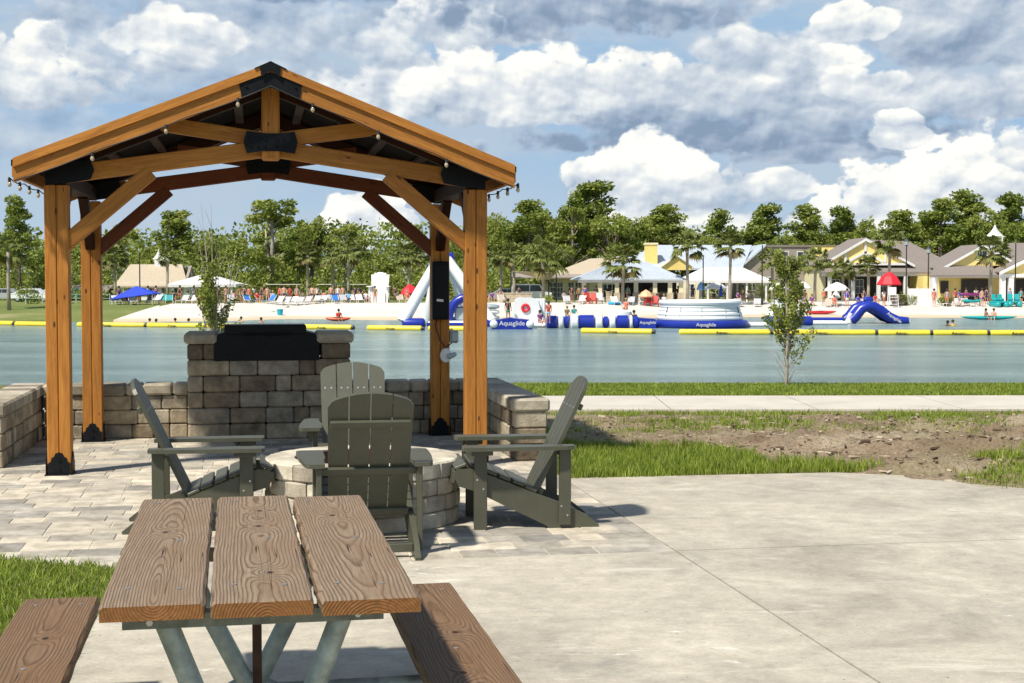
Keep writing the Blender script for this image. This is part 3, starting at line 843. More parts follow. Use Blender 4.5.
for v,fr in ((0,1),(DP,0)):
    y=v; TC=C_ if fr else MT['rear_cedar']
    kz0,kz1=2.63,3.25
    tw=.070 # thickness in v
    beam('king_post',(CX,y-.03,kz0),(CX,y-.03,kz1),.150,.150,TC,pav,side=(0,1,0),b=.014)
    for s_ in (-1,1):
        # bottom chord rising to the king post, and upper strut falling to it
        ea=CX+s_*1.72; 
        beam('bottom_chord',(ea,y,2.488),(CX+s_*.055,y,2.728),.10,.142,TC,pav,side=(0,1,0))
        beam('upper_strut',(CX+s_*.90,y+.002,2.925),(CX+s_*.06,y+.002,2.805),.095,.125,TC,pav,side=(0,1,0))
        # top chord (rafter in the truss plane)
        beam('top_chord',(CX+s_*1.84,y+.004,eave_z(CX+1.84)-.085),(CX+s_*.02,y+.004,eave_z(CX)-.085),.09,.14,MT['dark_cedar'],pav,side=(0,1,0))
        # knee brace
        beam('knee_brace',(CX+s_*(1.75-.07),y-.004,1.925),(CX+s_*(1.75-.74),y-.004,2.505),.095,.128,TC,pav,side=(0,1,0),ext=.03)
        # end gusset
        g0=CX+s_*1.83; g1=CX+s_*1.47
        plate([(g0,2.40),(CX+s_*1.60,2.425),(g1,2.450),(CX+s_*1.44,2.53),(g1,2.61),(CX+s_*1.60,2.60),(g0,2.55)],y-.080,pav,[(CX+s_*1.52,2.50),(CX+s_*1.52,2.56),(CX+s_*1.6,2.50)])
    # bow tie plate on king post
    plate([(CX-.20,2.868),(CX-.07,2.850),(CX+.07,2.850),(CX+.20,2.868),(CX+.225,2.776),(CX+.20,2.682),(CX+.07,2.702),(CX-.07,2.702),(CX-.20,2.682),(CX-.225,2.776)],y-.112,pav,
          [(CX+i*.058+(.02 if i>0 else -.02),z) for i in (-2.6,-1.5,-.5,.5,1.5,2.6) for z in (2.745,2.805)])
# side beams and side braces
for u in (0,W):
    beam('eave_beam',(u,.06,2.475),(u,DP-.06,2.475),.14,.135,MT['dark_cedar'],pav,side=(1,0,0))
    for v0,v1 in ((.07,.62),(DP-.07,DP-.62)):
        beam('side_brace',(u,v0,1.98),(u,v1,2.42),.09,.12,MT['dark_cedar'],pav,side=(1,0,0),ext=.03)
V0,V1=-.35,DP+.35
# purlins + ridge
for s_ in (-1,1):
    for d in (.28,.66,1.04,1.42,1.80):
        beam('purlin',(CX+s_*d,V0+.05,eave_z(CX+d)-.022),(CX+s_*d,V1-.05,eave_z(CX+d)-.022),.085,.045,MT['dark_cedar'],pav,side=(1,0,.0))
    # barge boards at both gable ends: thick upper strip standing proud of the lower board
    for yv,sg in ((V0,-1),(V1,1)):
        for nm,z_off,ht,py_ in (('barge_trim',.015,.068,yv+sg*.022),('barge_board',-.078,.118,yv)):
            e=CX+s_*2.035; a=(e,py_,eave_z(CX+2.035)+z_off); c_=(CX+s_*.004,py_,eave_z(CX)+z_off)
            mb=MB(); zz=ht/2
            L_=(Vector(c_)-Vector(a)).length
            # board with plumb cut ends, local x along the slope
            ang=math.atan(.395)
            k=ht/2*math.tan(ang)*1.0
            poly=[(-L_/2-k,-ht/2),(L_/2-k,-ht/2),(L_/2+k,ht/2),(-L_/2+k,ht/2)]
            if s_<0: poly=poly
            mb.prism(poly,-.021,.021,'y')
            o=mb.build(nm,C_,pav)
            x=(Vector(c_)-Vector(a)).normalized(); z=Vector((0,0,1)); z=(z-x*z.dot(x)).normalized(); yv_=z.cross(x)
            M=Matrix((x,yv_,z)).transposed().to_4x4(); M.translation=(Vector(a)+Vector(c_))/2; o.matrix_basis=M
    # roof deck
    mb=MB(); zt=.052
    mb.prism([(CX+s_*2.06,eave_z(CX+2.06)+.004),(CX,eave_z(CX)+.004),(CX,eave_z(CX)+zt),(CX+s_*2.06,eave_z(CX+2.06)+zt)],V0-.03 if 0 else V0+.03,V1-.03,'y')
    mb.build('roof_deck',MT['roofmetal'],pav)
    # fascia at the eaves
    beam('eave_fascia',(CX+s_*2.035,V0+.03,eave_z(CX+2.035)-.03),(CX+s_*2.035,V1-.03,eave_z(CX+2.035)-.03),.04,.13,C_,pav,side=(1,0,0))
# ridge cap and apex gussets
mb=MB(); mb.prism([(CX-.085,eave_z(CX+.085)+.055),(CX,eave_z(CX)+.062),(CX+.085,eave_z(CX+.085)+.055),(CX+.075,eave_z(CX+.075)-.035),(CX,eave_z(CX)-.01),(CX-.075,eave_z(CX+.075)-.035)],V0-.055,V0-.045,'y')
mb.prism([(CX-.13,eave_z(CX+.13)+.057),(CX,eave_z(CX)+.066),(CX+.13,eave_z(CX+.13)+.057),(CX+.13,eave_z(CX+.13)+.05),(CX,eave_z(CX)+.057),(CX-.13,eave_z(CX+.13)+.05)],V0-.055,V1+.05,'y')
mb.build('ridge_cap',MT['black'],pav)
for yv,sg in ((V0,-1),(V1,1)):
    for s_ in (-1,1):
        plate([(CX,eave_z(CX)-.018),(CX+s_*.255,eave_z(CX+.255)-.02),(CX+s_*.235,eave_z(CX+.235)-.145),(CX,eave_z(CX)-.145)],yv+sg*.026,pav,[(CX+s_*.2,eave_z(CX+.2)-.06)])
# string lights hung along the front barge boards and the eaves
SLm=plain('lamp_cable',(.02,.02,.02),.6)
m,nt,b=newmat('bulb_glass'); b.inputs['Base Color'].default_value=(.55,.46,.32,1); b.inputs['Roughness'].default_value=.1; b.inputs['Specular IOR Level'].default_value=.9
b.inputs['Transmission Weight'].default_value=.25; MT['bulb']=m
def string(pts,bulbs,label):
    T=empty('string_lights',PO,label,'string lights',None,PA)
    mb=MB(); mb.tube(pts,.005,6); mb.build('cable',SLm,T,smooth=True)
    for p in bulbs:
        p=Vector(p)
        mb=MB(); mb.tube([p,p-Vector((0,0,.035))],[.011,.013],8); s=mb.build('socket',SLm,T,smooth='auto')
        mb=MB(); mb.lathe([(.001,-.076),(.009,-.073),(.016,-.062),(.017,-.052),(.012,-.038),(.009,-.033)],p,10); mb.build('bulb',MT['bulb'],T,smooth=True)
yy=V0-.045
pts=[];bl=[]
def fz(u): return eave_z(u)-.135
for i in range(25):
    u=CX-2.02+4.04*i/24; pts.append((u,yy,fz(u)-.014*abs(math.sin(i*PI/4))))
for u in (CX-1.42,CX-.84,CX-.265,CX+.34,CX+.88,CX+1.45): bl.append((u,yy,fz(u)))
string(pts,bl,'string lights clipped along the front gable boards of the pavilion')
for s_,lb in ((-1,'string lights hanging along the left eave of the pavilion'),(1,'string lights hanging along the right eave of the pavilion')):
    u=CX+s_*2.075; z=eave_z(CX+2.035)-.10
    pts=[(u,V0+.02+(V1-V0)*i/16,z-.02*abs(math.sin(i*PI/4))) for i in range(17)]
    string(pts,[(u,V0+.04+.52*k,z) for k in range(6)],lb)
# black panel, outlet box and round light on the rear right post
T=empty('wall_heater',L2W(W,DP-.082,1.22),'long black heater panel mounted on the rear right post','heater',None,PA)
mb=MB(); mb.box((-.005,-.045,.29),(.175,.085,.60),None,.012); mb.box((-.005,-.09,.29),(.12,.012,.54),None,.004); mb.build('housing',MT['black'],T,fix=False)
mb=MB(); mb.box((-.015,-.099,.19),(.07,.004,.025),Matrix.Rotation(R(6),3,'Y'),.001); mb.build('rating_label',MT['white'],T,fix=False)
T=empty('outlet_box',L2W(W+.10,DP-.04,.97),'grey weatherproof outlet box on the side of the rear right post','outlet')
T.rotation_euler=(0,0,PA)
mb=MB(); mb.box((.045,0,.06),(.09,.10,.13),None,.012); mb.build('housing',MT['galv'],T,fix=False)
mb=MB(); mb.box((.05,-.06,.06),(.07,.03,.10),None,.012); mb.build('cover',MT['tubegrey'],T,fix=False)
T=empty('round_speaker',L2W(W+.05,DP-.11,.84),'round white speaker hanging by its cord on the rear right post','speaker',None,PA)
mb=MB(); mb.tube([(0,0,0),(0,-.02,0),(0,-.05,0)],[.06,.078,.07],20,sq=(.8,1)); mb.build('housing',MT['white'],T,smooth='auto')
mb=MB(); mb.tube([(.02,-.05,-.01),(.06,-.07,-.0),(.10,-.07,.02)],[.03,.028,.02],10); mb.build('bracket',MT['tubegrey'],T,smooth='auto')
mb=MB(); mb.tube([(-.075,.03,.47),(-.10,.02,.30),(-.06,.0,.16),(.0,.0,.08),(.06,.02,.12),(.09,.05,.20)],.007,8); mb.build('cord',SLm,T,smooth=True)

# ---------------------------------------------------------------- adirondack chairs
CM=MT['chair']
def make_chair():
    T=empty('adirondack_chair',(0,0,0))
    XS=.262
    def Y(d): return .40-d
    sk=[(Y(-.11),.40),(Y(-.125),.345),(Y(-.10),.285),(Y(0),.255),(Y(.25),.13),(Y(.47),.022),(Y(.50),0),(Y(.82),0),(Y(.825),.018),(Y(.74),.085),(Y(.60),.155),(Y(.3),.275),(Y(0),.395)]
    for s_ in (-1,1):
        mb=MB(); mb.prism(sk,s_*XS-.016,s_*XS+.016,'x'); mb.build('side_rail',CM,T)
        mb=MB(); mb.box((s_*(XS+.033),Y(.042),.262),(.032,.086,.524),None,.004)
        mb.add(*_dots([(s_*(XS+.0505),Y(.02),.33),(s_*(XS+.0505),Y(.06),.27)],'x',s_),1)
        mb.build('front_leg',[CM,MT['screw']],T,fix=False)
        mb=MB(); mb.box((s_*(XS+.033),Y(.595),.275),(.032,.078,.498),None,.004)
        mb.add(*_dots([(s_*(XS+.0505),Y(.57),.15),(s_*(XS+.0505),Y(.61),.09)],'x',s_),1)
        mb.build('rear_leg',[CM,MT['screw']],T,fix=False)
        # arm: flared plan shape
        a=[(.245,Y(-.06)),(.262,Y(-.075)),(.385,Y(-.075)),(.408,Y(-.055)),(.412,Y(.02)),(.402,Y(.30)),(.375,Y(.60)),(.352,Y(.655)),(.262,Y(.655)),(.262,Y(.45)),(.245,Y(.3))]
        mb=MB(); mb.prism([(s_*x,y) for x,y in a],.5245,.549,'z'); o=mb.build('armrest',CM,T)
        mb=MB(); mb.prism([(Y(.0),.44),(Y(.085),.5235),(Y(0),.5235)],s_*(XS+.052)-.0,s_*(XS+.052)+s_*.03,'x') 
        mb.b2(s_*(XS+.051),s_*(XS+.085),Y(-.02),Y(.12),.49,.5235,.004)
        mb.build('arm_bracket',CM,T)
        bv=None
    # seat slats follow the rails' top line
    mb=MB()
    path=[(Y(-.125),.335,80),(Y(-.085),.405,20),(Y(.02),.402,-20),(Y(.115),.362,-22),(Y(.205),.325,-22),(Y(.295),.290,-22),(Y(.375),.252,-24)]
    for k,(y,z,a) in enumerate(path):
        mb.box((0,y,z+.008),(2*XS+.03,.082,.022),Matrix.Rotation(R(-a),3,'X'),.005)
    mb.build('seat',CM,T,fix=False)
    # backrest: four slats, arched top, leaning back
    an=math.atan2(.37,.78); L_=.85
    mb=MB(); wS=.118; gp_=.0085
    Mb=Matrix.Rotation(an,3,'X'); base=Vector((0,Y(.415),.20))
    dots=[]
    for i in range(4):
        x0=-2*wS-1.5*gp_+i*(wS+gp_); x1=x0+wS
        Wd=2*wS+1.5*gp_
        def top(x): 
            t=abs(x)/Wd; return L_-.060*t*t-(.03*max(0,(t-.86)/.14)**2)
        def nar(x,z): return x*(.93+.07*z/L_)
        n=6
        prof=[(nar(x0,0),0),(nar(x1,0),0)]+[(x0+(x1-x0)*(n-k)/n, top(x0+(x1-x0)*(n-k)/n)) for k in range(n+1)]
        vs=[];
        for yy_ in (0,.024):
            for x,z in prof: vs.append(base+Mb@Vector((x,yy_,z)))
        m_=len(prof)
        fs=[tuple(range(m_)),tuple(range(2*m_-1,m_-1,-1))]+[(k,m_+k,m_+(k+1)%m_,(k+1)%m_) for k in range(m_)]
        mb.add(vs,fs,0)
        for dx in (.035,.083):
            for zz in (.635,):
                c_=base+Mb@Vector((x0+dx,.0245,zz)); dots.append(c_)
    for c_ in dots: mb.box(c_,(.011,.003,.011),Mb,.0,1)
    mb.build('backrest',[CM,MT['screw']],T)
    def brace(zz,w_,hgt,name='back_brace',extra=0,yo=-.014):
        m3=MB(); c_=base+Mb@Vector((0,yo-extra,zz)); m3.box(c_,(w_,.026,hgt),Mb,.004); m3.build(name,CM,T,fix=False)
    brace(.655,.47,.042)
    brace(.335,.60,.046)
    m3=MB(); m3.box((0,Y(.445),.235),(2*XS-.04,.032,.045),Matrix.Rotation(R(20),3,'X'),.004); m3.build('back_brace',CM,T,fix=False)
    m3=MB(); m3.box((0,Y(.70),.058),(2*XS-.036,.03,.05),None,.004); m3.build('cross_bar',CM,T,fix=False)
    m3=MB(); m3.box((0,Y(.02),.285),(2*XS-.036,.03,.07),None,.004); m3.build('cross_bar',CM,T,fix=False)
    return T
def _dots(cs,ax,s_):
    vs=[];fs=[]
    for c_ in cs:
        n=8;o=len(vs)
        for k in range(n):
            w_=2*PI*k/n; vs.append((c_[0],c_[1]+.0065*math.cos(w_),c_[2]+.0065*math.sin(w_)))
        f=tuple(range(o,o+n)); fs.append(f if s_>0 else f[::-1])
    return vs,fs
ch=make_chair()
GR='adirondack chairs around the fire pit'
ch['category']='chair'; ch['group']=GR
ch['label']='olive grey adirondack chair nearest the camera, back turned, behind the picnic table'
ch.location=(-.872,8.68,0); ch.rotation_euler=(0,0,R(10))
dup(ch,(-1.20,10.98,0),R(188),None,'adirondack chair facing the camera from behind the fire pit',GR)
dup(ch,(-2.11,9.50,0),R(-80),None,'adirondack chair left of the fire pit, seen side on and facing right',GR)
dup(ch,(.115,9.67,0),R(97),None,'adirondack chair right of the fire pit, seen side on and facing left',GR)

# ---------------------------------------------------------------- picnic table
TT=empty('picnic_table',(-.877,4.95,0),'weathered wooden picnic table with two benches on a galvanised pipe frame in the foreground','picnic table',None,PA+R(.9))
wd=.285
pl=[]
specs=[([(-.015,.18,.035,.05)],.055,.0,-.020),
       ([(.02,.60,.045,.05),(.01,.25,.045,.055),(.03,-.60,.05,.06)],.006,.01,-.045),
       ([(-.01,.48,.05,.06)],-.034,.01,-.042)]
WL=(.285,.21,.14); WDk=(.125,.080,.049); WW=(.20,.13,.075)
for i,(kn,tilt,x0,z0) in enumerate(specs):
    x=-.4425+wd/2+i*(wd+.015)
    mt=plankwood('table_wood',kn,tilt,x0,z0,WL,WDk,WW)
    mb=MB(); L_=1.99+(.0,.01,-.01)[i]
    # plank with gently eroded edges
    nseg=60; sec=[(-1,-1),(1,-1),(1,.55),(.94,1),(-.94,1),(-1,.55)]
    vs=[];fs=[]
    for k in range(nseg+1):
        yk=-L_/2+L_*k/nseg; ez=.0 if 0<k<nseg else -.004
        for (sx,sz) in sec:
            jx=0
            ampl=.004 if not (i==2 and sx<0) else .016
            jx=ampl*mnoise.noise(Vector((yk*7+i*9,sx*4,sz*2)))
            if i==2 and sx<0 and sz>0: jx=abs(jx)*1.3
            vs.append((sx*(wd/2-(.004 if ez else 0))+jx,yk,sz*(.0225+ez*.5)+.002*mnoise.noise(Vector((yk*2,sx,i)))))
    ns=len(sec)
    for k in range(nseg):
        for j in range(ns): fs.append((k*ns+j,k*ns+(j+1)%ns,(k+1)*ns+(j+1)%ns,(k+1)*ns+j))
    fs.append(tuple(range(ns))[::-1]); fs.append(tuple(range(nseg*ns,(nseg+1)*ns)))
    mb.add(vs,fs)
    o=mb.build('table_plank',mt,TT,loc=(x,(.02,.008,-.012)[i],.73-.0225+(.0,.002,-.001)[i]))
    for (bx,by) in ((-.08,.86),(.085,.85),(-.08,-.76),(.06,-.79),(.03,.0)):
        m3=MB(); m3.lathe([(.0085,0),(.0085,.0016),(.0001,.0022)],(bx+rnd.uniform(-.01,.01),by,.0232),12); m3.build('bolt_head',MT['screw'],o)
for s_,xc,kn in ((-1,-.735,[(.02,.30,.03,.04),(-.03,-.5,.03,.05)]),(1,.648,[(.03,.12,.045,.06),(-.02,-.4,.03,.05)])):
    mt=plankwood('bench_wood',kn,.02*s_,.01,-.05,(.22,.14,.08),(.105,.058,.03),(.17,.095,.045))
    mb=MB(); L_=1.90; vs=[];fs=[]; nseg=40; w2=.285
    for k in range(nseg+1):
        yk=-L_/2+L_*k/nseg
        for (sx,sz) in sec:
            vs.append((sx*w2/2+.004*mnoise.noise(Vector((yk*5,sx*4,sz*2+s_*3))),yk,sz*.0215))
    for k in range(nseg):
        for j in range(ns): fs.append((k*ns+j,k*ns+(j+1)%ns,(k+1)*ns+(j+1)%ns,(k+1)*ns+j))
    fs.append(tuple(range(ns))[::-1]); fs.append(tuple(range(nseg*ns,(nseg+1)*ns)))
    mb.add(vs,fs)
    o=mb.build('bench_seat',mt,TT,loc=(xc,.77-L_/2,.39-.0215))
    for (bx,by) in ((-.08,.83),(.085,.82),(0,-.1)):
        m3=MB(); m3.lathe([(.0085,0),(.0085,.0016),(.0001,.0022)],(bx,by,.0222),12); m3.build('bolt_head',MT['screw'],o)
ZT=.73-.045
for yv in (-.86,.10):
    t3=(.258,.165,.07) if yv<0 else (.24,.135,.02)
    mb=MB()
    mb.box((-.02,yv-.03,ZT-.0205),(.73,.006,.040),None,.001); mb.box((-.02,yv,ZT-.0045),(.73,.06,.006),None,.001)
    mb.build('angle_bar',MT['galv2'],TT,fix=False)
    for s_ in (-1,1):
        mb=MB(); mb.tube([(-.02+s_*t3[0],yv+.03,ZT-.012),(-.02+s_*t3[1],yv+.03,.43),(-.02+s_*t3[2],yv+.03,.20)],.033,20)
        mb.build('frame_leg',MT['galv'],TT,smooth='auto')
        mb=MB(); mb.tube([(-.02+s_*.29,yv-.046,ZT-.020),(-.02+s_*.29,yv-.034,ZT-.020)],.010,6); mb.build('bolt',MT['screw'],TT)
        mb=MB(); mb.tube([(-.02,yv+.03,.17),(-.02+s_*.60,yv+.03,.17),(-.02+s_*.70,yv+.03,.20),(-.02+s_*.70,yv+.03,.345)],.024,14); mb.build('bench_arm',MT['galv'],TT,smooth='auto')
        mb=MB(); mb.tube([(-.02+s_*.03,yv+.03,.20),(-.02+s_*.36,yv+.03,.03)],.024,14); mb.b2(-.02+s_*.30,-.02+s_*.42,yv-.02,yv+.08,.001,.02); mb.build('foot',MT['galv'],TT,smooth='auto')
mb=MB(); mb.box((-.005,-.30,.40),(.028,.006,.57),None,.001); mb.box((-.018,-.285,.40),(.006,.034,.57),None,.001); mb.box((-.012,-.3,.10),(.05,.05,.05),None,.004); mb.build('centre_brace',MT['rust'],TT,fix=False)
mb=MB(); mb.tube([(-.02,-.84,.17),(-.02,.14,.17)],.022,12); mb.build('stretcher',MT['galv'],TT,smooth='auto')
# ================================================================ vegetation
def quad_cloud(centers_r, n, size, rg, squash=.75, tones=None, flat=.0):
    """n small leaf faces spread through clumps; returns V(n*4,3), tone(n)"""
    cr=np.array(centers_r); w_=cr[:,3]**2; w_=w_/w_.sum()
    k=rg.choice(len(cr),n,p=w_)
    d=rg.randn(n,3); d/=np.linalg.norm(d,axis=1)[:,None]
    rad=cr[k,3]*(rg.rand(n)**.45)
    c=cr[k,:3]+d*rad[:,None]*np.array([1,1,squash])
    a=rg.randn(n,3); a/=np.linalg.norm(a,axis=1)[:,None]
    b=np.cross(a,rg.randn(n,3)); b/=np.linalg.norm(b,axis=1)[:,None]
    s_=size*(.6+.8*rg.rand(n))[:,None]
    V=np.stack([c-a*s_*.5,c+b*s_*.32,c+a*s_*.5,c-b*s_*.32],1).reshape(-1,3)
    ct=rg.rand(len(cr)); t=np.clip(ct[k]*.55+.45*rg.rand(n),0,1)
    return V,t
def quads_mesh(name,V,t,mat):
    n=len(t); me=bpy.data.meshes.new(name)
    me.vertices.add(4*n); me.vertices.foreach_set('co',V.reshape(-1).astype(np.float32))
    me.loops.add(4*n); me.loops.foreach_set('vertex_index',np.arange(4*n,dtype=np.int32))
    me.polygons.add(n); me.polygons.foreach_set('loop_start',(np.arange(n)*4).astype(np.int32))
    tn=me.attributes.new('tone','FLOAT','FACE'); tn.data.foreach_set('value',t.astype(np.float32))
    me.materials.append(mat); me.update(calc_edges=True); return me
def mkobj(name,me,parent=None):
    o=bpy.data.objects.new(name,me); COL.objects.link(o); o.parent=parent; return o

def tree_variant(kind, seed, n=2600):
    """a 10 m tall tree: trunk with limbs, crown of leaf clumps"""
    rg=np.random.RandomState(seed); rr=random.Random(seed); cl=[]; mb=MB()
    if kind=='pine':
        top=10; mb.tube([(0,0,0),(.1,0,3),(-.05,.05,6.5),(.05,0,9.4)],[.22,.17,.11,.03],7)
        for k in range(38):
            z=3.4+6.2*(k/37.)+rr.uniform(-.3,.3); a=rr.random()*2*PI
            r_=(2.0-1.5*(max(0,z-3.4)/6.4)**1.3)*rr.uniform(.35,1.1)
            p=Vector((r_*math.cos(a),r_*math.sin(a),z+.35)); mb.tube([(0,0,z-.2),p],[.06,.02],5)
            cl.append((p.x,p.y,p.z,rr.uniform(.5,.95)))
        cl.append((0,0,9.5,.5)); m_=MT['leaf']; bk=MT['bark']; sz=.28; sq=.7
    elif kind=='oak':
        mb.tube([(0,0,0),(.1,.1,2.2),(.2,0,3.6)],[.38,.28,.22],8)
        for k in range(30):
            a=rr.random()*2*PI; ph=rr.uniform(-.15,1.35); r_=rr.uniform(.55,1)
            p=Vector((3.6*r_*math.cos(a)*math.cos(ph),3.6*r_*math.sin(a)*math.cos(ph),4.9+3.9*r_*math.sin(ph)))
            mb.tube([(.2,0,3.2),(p.x*.45,p.y*.45,3.2+(p.z-3.2)*.6),p],[.13,.08,.03],5)
            cl.append((p.x,p.y,p.z,rr.uniform(.7,1.35)))
        for k in range(10):
            a=rr.random()*2*PI; cl.append((3.3*math.cos(a),3.3*math.sin(a),rr.uniform(2.4,4.2),rr.uniform(.6,1.1)))
        m_=MT['leaf']; bk=MT['bark']; sz=.34; sq=.7
    elif kind=='open':
        mb.tube([(0,0,0),(-.1,0,3),(.25,0,5.5),(.1,0,8.6)],[.24,.19,.13,.04],7); mb.tube([(-.1,0,2.6),(-1.6,.1,5.4),(-2.3,.2,7.2)],[.15,.10,.03],6)
        for k in range(24):
            a=rr.random()*2*PI; z=rr.uniform(3.6,9.5); r_=3.3*math.sin(max(.25,min(1,(10.4-z)/6))*PI*.55)*rr.uniform(.4,1)
            p=Vector((r_*math.cos(a),r_*math.sin(a),z)); mb.tube([(.05,0,max(2.5,z-1.6)),p],[.08,.02],5)
            cl.append((p.x,p.y,p.z,rr.uniform(.45,1.0)))
        m_=MT['leaf2']; bk=MT['palebark']; sz=.30; sq=.62
    else: # slender
        mb.tube([(0,0,0),(.05,0,5),(0,0,9.6)],[.14,.10,.03],6)
        for k in range(18):
            z=2.5+7.2*k/17; a=rr.random()*2*PI; r_=(1.5-.9*(z-2.5)/7.5)*rr.uniform(.2,1)
            cl.append((r_*math.cos(a),r_*math.sin(a),z,rr.uniform(.5,.85)))
        m_=MT['leaf2']; bk=MT['bark']; sz=.28; sq=.9
    V,t=quad_cloud(cl,n,sz,rg,sq)
    return mb.mesh('trunk',bk,True), quads_mesh('crown',V,t,m_)
TV={}
for kd,nn,cnt in (('pine',5200,4),('oak',5600,4),('open',4200,3),('slim',2200,2)):
    TV[kd]=[tree_variant(kd,100+i*7+len(kd),nn) for i in range(cnt)]
tree_i=0
def tree(px,top,D,kind,wide,label,group='trees along the far shore'):
    global tree_i
    tree_i+=1
    p=on(px,D); zt=ZZ(top,D); H=(zt-p.z)/10
    T=empty('pine_tree' if kind=='pine' else 'broadleaf_tree',p,label,'tree',group,(tree_i*2.4)%6.28)
    T.scale=(H*wide,H*wide,H)
    tr,cr=TV[kind][tree_i%len(TV[kind])]
    mkobj('trunk',tr,T); mkobj('crown',cr,T)
    return T
# px, top y, distance, kind, width factor, label
TR=[
(-8,214,190,'oak',1.1,'dark broad tree at the left edge of the photo'),
(20,200,172,'pine',1.1,'tall sparse pine at the left edge, standing clear of the woods'),
(46,240,188,'oak',1,'low rounded tree behind the front left post'),
(82,226,196,'oak',.9,'rounded tree seen between the two left posts'),
(124,222,186,'open',.9,'tree with loose foliage just right of the rear left post'),
(152,240,196,'oak',.9,'low round tree behind the tan roofed house, left of its cupola'),
(176,212,190,'pine',1.4,'tall pine behind the tan roofed house'),
(208,232,200,'oak',.9,'round tree behind the right end of the tan roofed house'),
(236,236,192,'open',1,'pale tree right above the white canopy'),
(272,196,176,'open',1.35,'tallest pale tree left of the pavilion centre, with open crown and leaning pale limb'),
(312,208,184,'oak',.95,'dense tree right of the tallest pale tree'),
(346,222,180,'open',1.1,'pale tree behind the row of golf carts'),
(372,240,186,'oak',.8,'dense dark tree behind the oversized white chair'),
(412,222,184,'open',1.0,'pale tree behind the red umbrella'),
(446,236,190,'oak',.9,'dark tree behind the rear right post'),
(500,206,200,'oak',.9,'tall round tree just right of the front right post'),
(528,202,190,'pine',1.5,'tall pine left of the beach bar'),
(548,196,204,'oak',.85,'tall round tree behind the palm with the widest crown'),
(572,205,196,'open',.9,'pale green tree behind the left end of the beach bar'),
(588,184,202,'pine',1.6,'highest pine of the tree line'),
(612,196,198,'oak',.95,'dark dome shaped tree behind the left of the beach bar roof'),
(640,206,206,'oak',.85,'dark tree left of the yellow chimney'),
(664,206,200,'pine',1.4,'pine above the yellow chimney'),
(682,216,206,'oak',.7,'low dark tree above the pale metal roof'),
(703,224,200,'oak',.7,'low dark round tree left of the palm in front of the metal roof'),
(720,213,206,'pine',1.3,'pine standing above the palm in front of the metal roof'),
(742,226,204,'oak',.75,'low dark tree above the right of the metal roof'),
(763,206,200,'pine',1.5,'tall pine above the ridge end of the metal roof'),
(786,222,206,'oak',.8,'low dark tree behind the bank sapling'),
(806,208,198,'pine',1.4,'tall pine above the taupe building'),
(826,216,206,'oak',.7,'dark tree above the flat yellow wall'),
(844,209,200,'pine',1.4,'pine left of the peak of the nearer yellow gable'),
(862,222,196,'slim',1.2,'slender pale tree above the peak of the nearer yellow gable'),
(878,224,206,'oak',.6,'low dark tree just right of the peak of the nearer yellow gable'),
(900,212,200,'pine',1.4,'pine above the first black street lamp'),
(920,206,206,'oak',.75,'dark tree between the two black street lamps'),
(940,201,198,'pine',1.5,'tall pine right of the second black street lamp'),
(966,194,204,'pine',1.5,'tallest pine near the right edge, left of the white cupola'),
(990,200,198,'oak',.8,'dark tree behind the white cupola'),
(1012,196,202,'pine',1.5,'tall pine above the right edge building'),
(1036,200,196,'oak',.9,'dark tree at the right edge of the photo'),
]
for t in TR: tree(*t)
# continuous woodland further back
rg=np.random.RandomState(5); cl=[]
for k in range(520):
    a=rg.uniform(-.75,.75); D=rg.uniform(214,250); z=h(a*D,D); hh_=rg.uniform(8.6,11.6)
    if a<-.2: hh_*=.9
    for zz in (.25,.6,.92): cl.append((a*D,D,z+hh_*zz,rg.uniform(1.4,2.4)))
V,t=quad_cloud(cl,56000,.7,rg,.85)
o=mkobj('far_woods',quads_mesh('far_woods',V,t,MT['leaf'])); tag(o,'continuous dark woodland behind the far shore','woods',None,'stuff')
rg=np.random.RandomState(16); cl=[]
for k in range(330):
    a=rg.uniform(-.55,.55); D=rg.uniform(204,213); z=h(a*D,D); hh_=rg.uniform(5.0,9.4)
    for zz in (.3,.62,.92): cl.append((a*D,D,z+hh_*zz,rg.uniform(1.1,2.0)))
V,t=quad_cloud(cl,42000,.55,rg,.85)
o=mkobj('woodland_edge',quads_mesh('woodland_edge',V,t,MT['leaf2'])); tag(o,'lighter green edge of the woodland in front of the darker woods','woods',None,'stuff')
rg=np.random.RandomState(6); cl=[]
for k in range(300):
    a=rg.uniform(-.45,.03); D=rg.uniform(172,182); z=h(a*D,D); hh_=rg.uniform(1.5,6.0)
    cl.append((a*D,D,z+hh_*.4,rg.uniform(1.0,1.9)))
    cl.append((a*D,D,z+hh_*.8,rg.uniform(.8,1.5)))
V,t=quad_cloud(cl,26000,.42,rg,.9)
o=mkobj('undergrowth',quads_mesh('undergrowth',V,t,MT['leaf2'])); tag(o,'tangled green undergrowth at the foot of the woods on the left','undergrowth',None,'stuff')

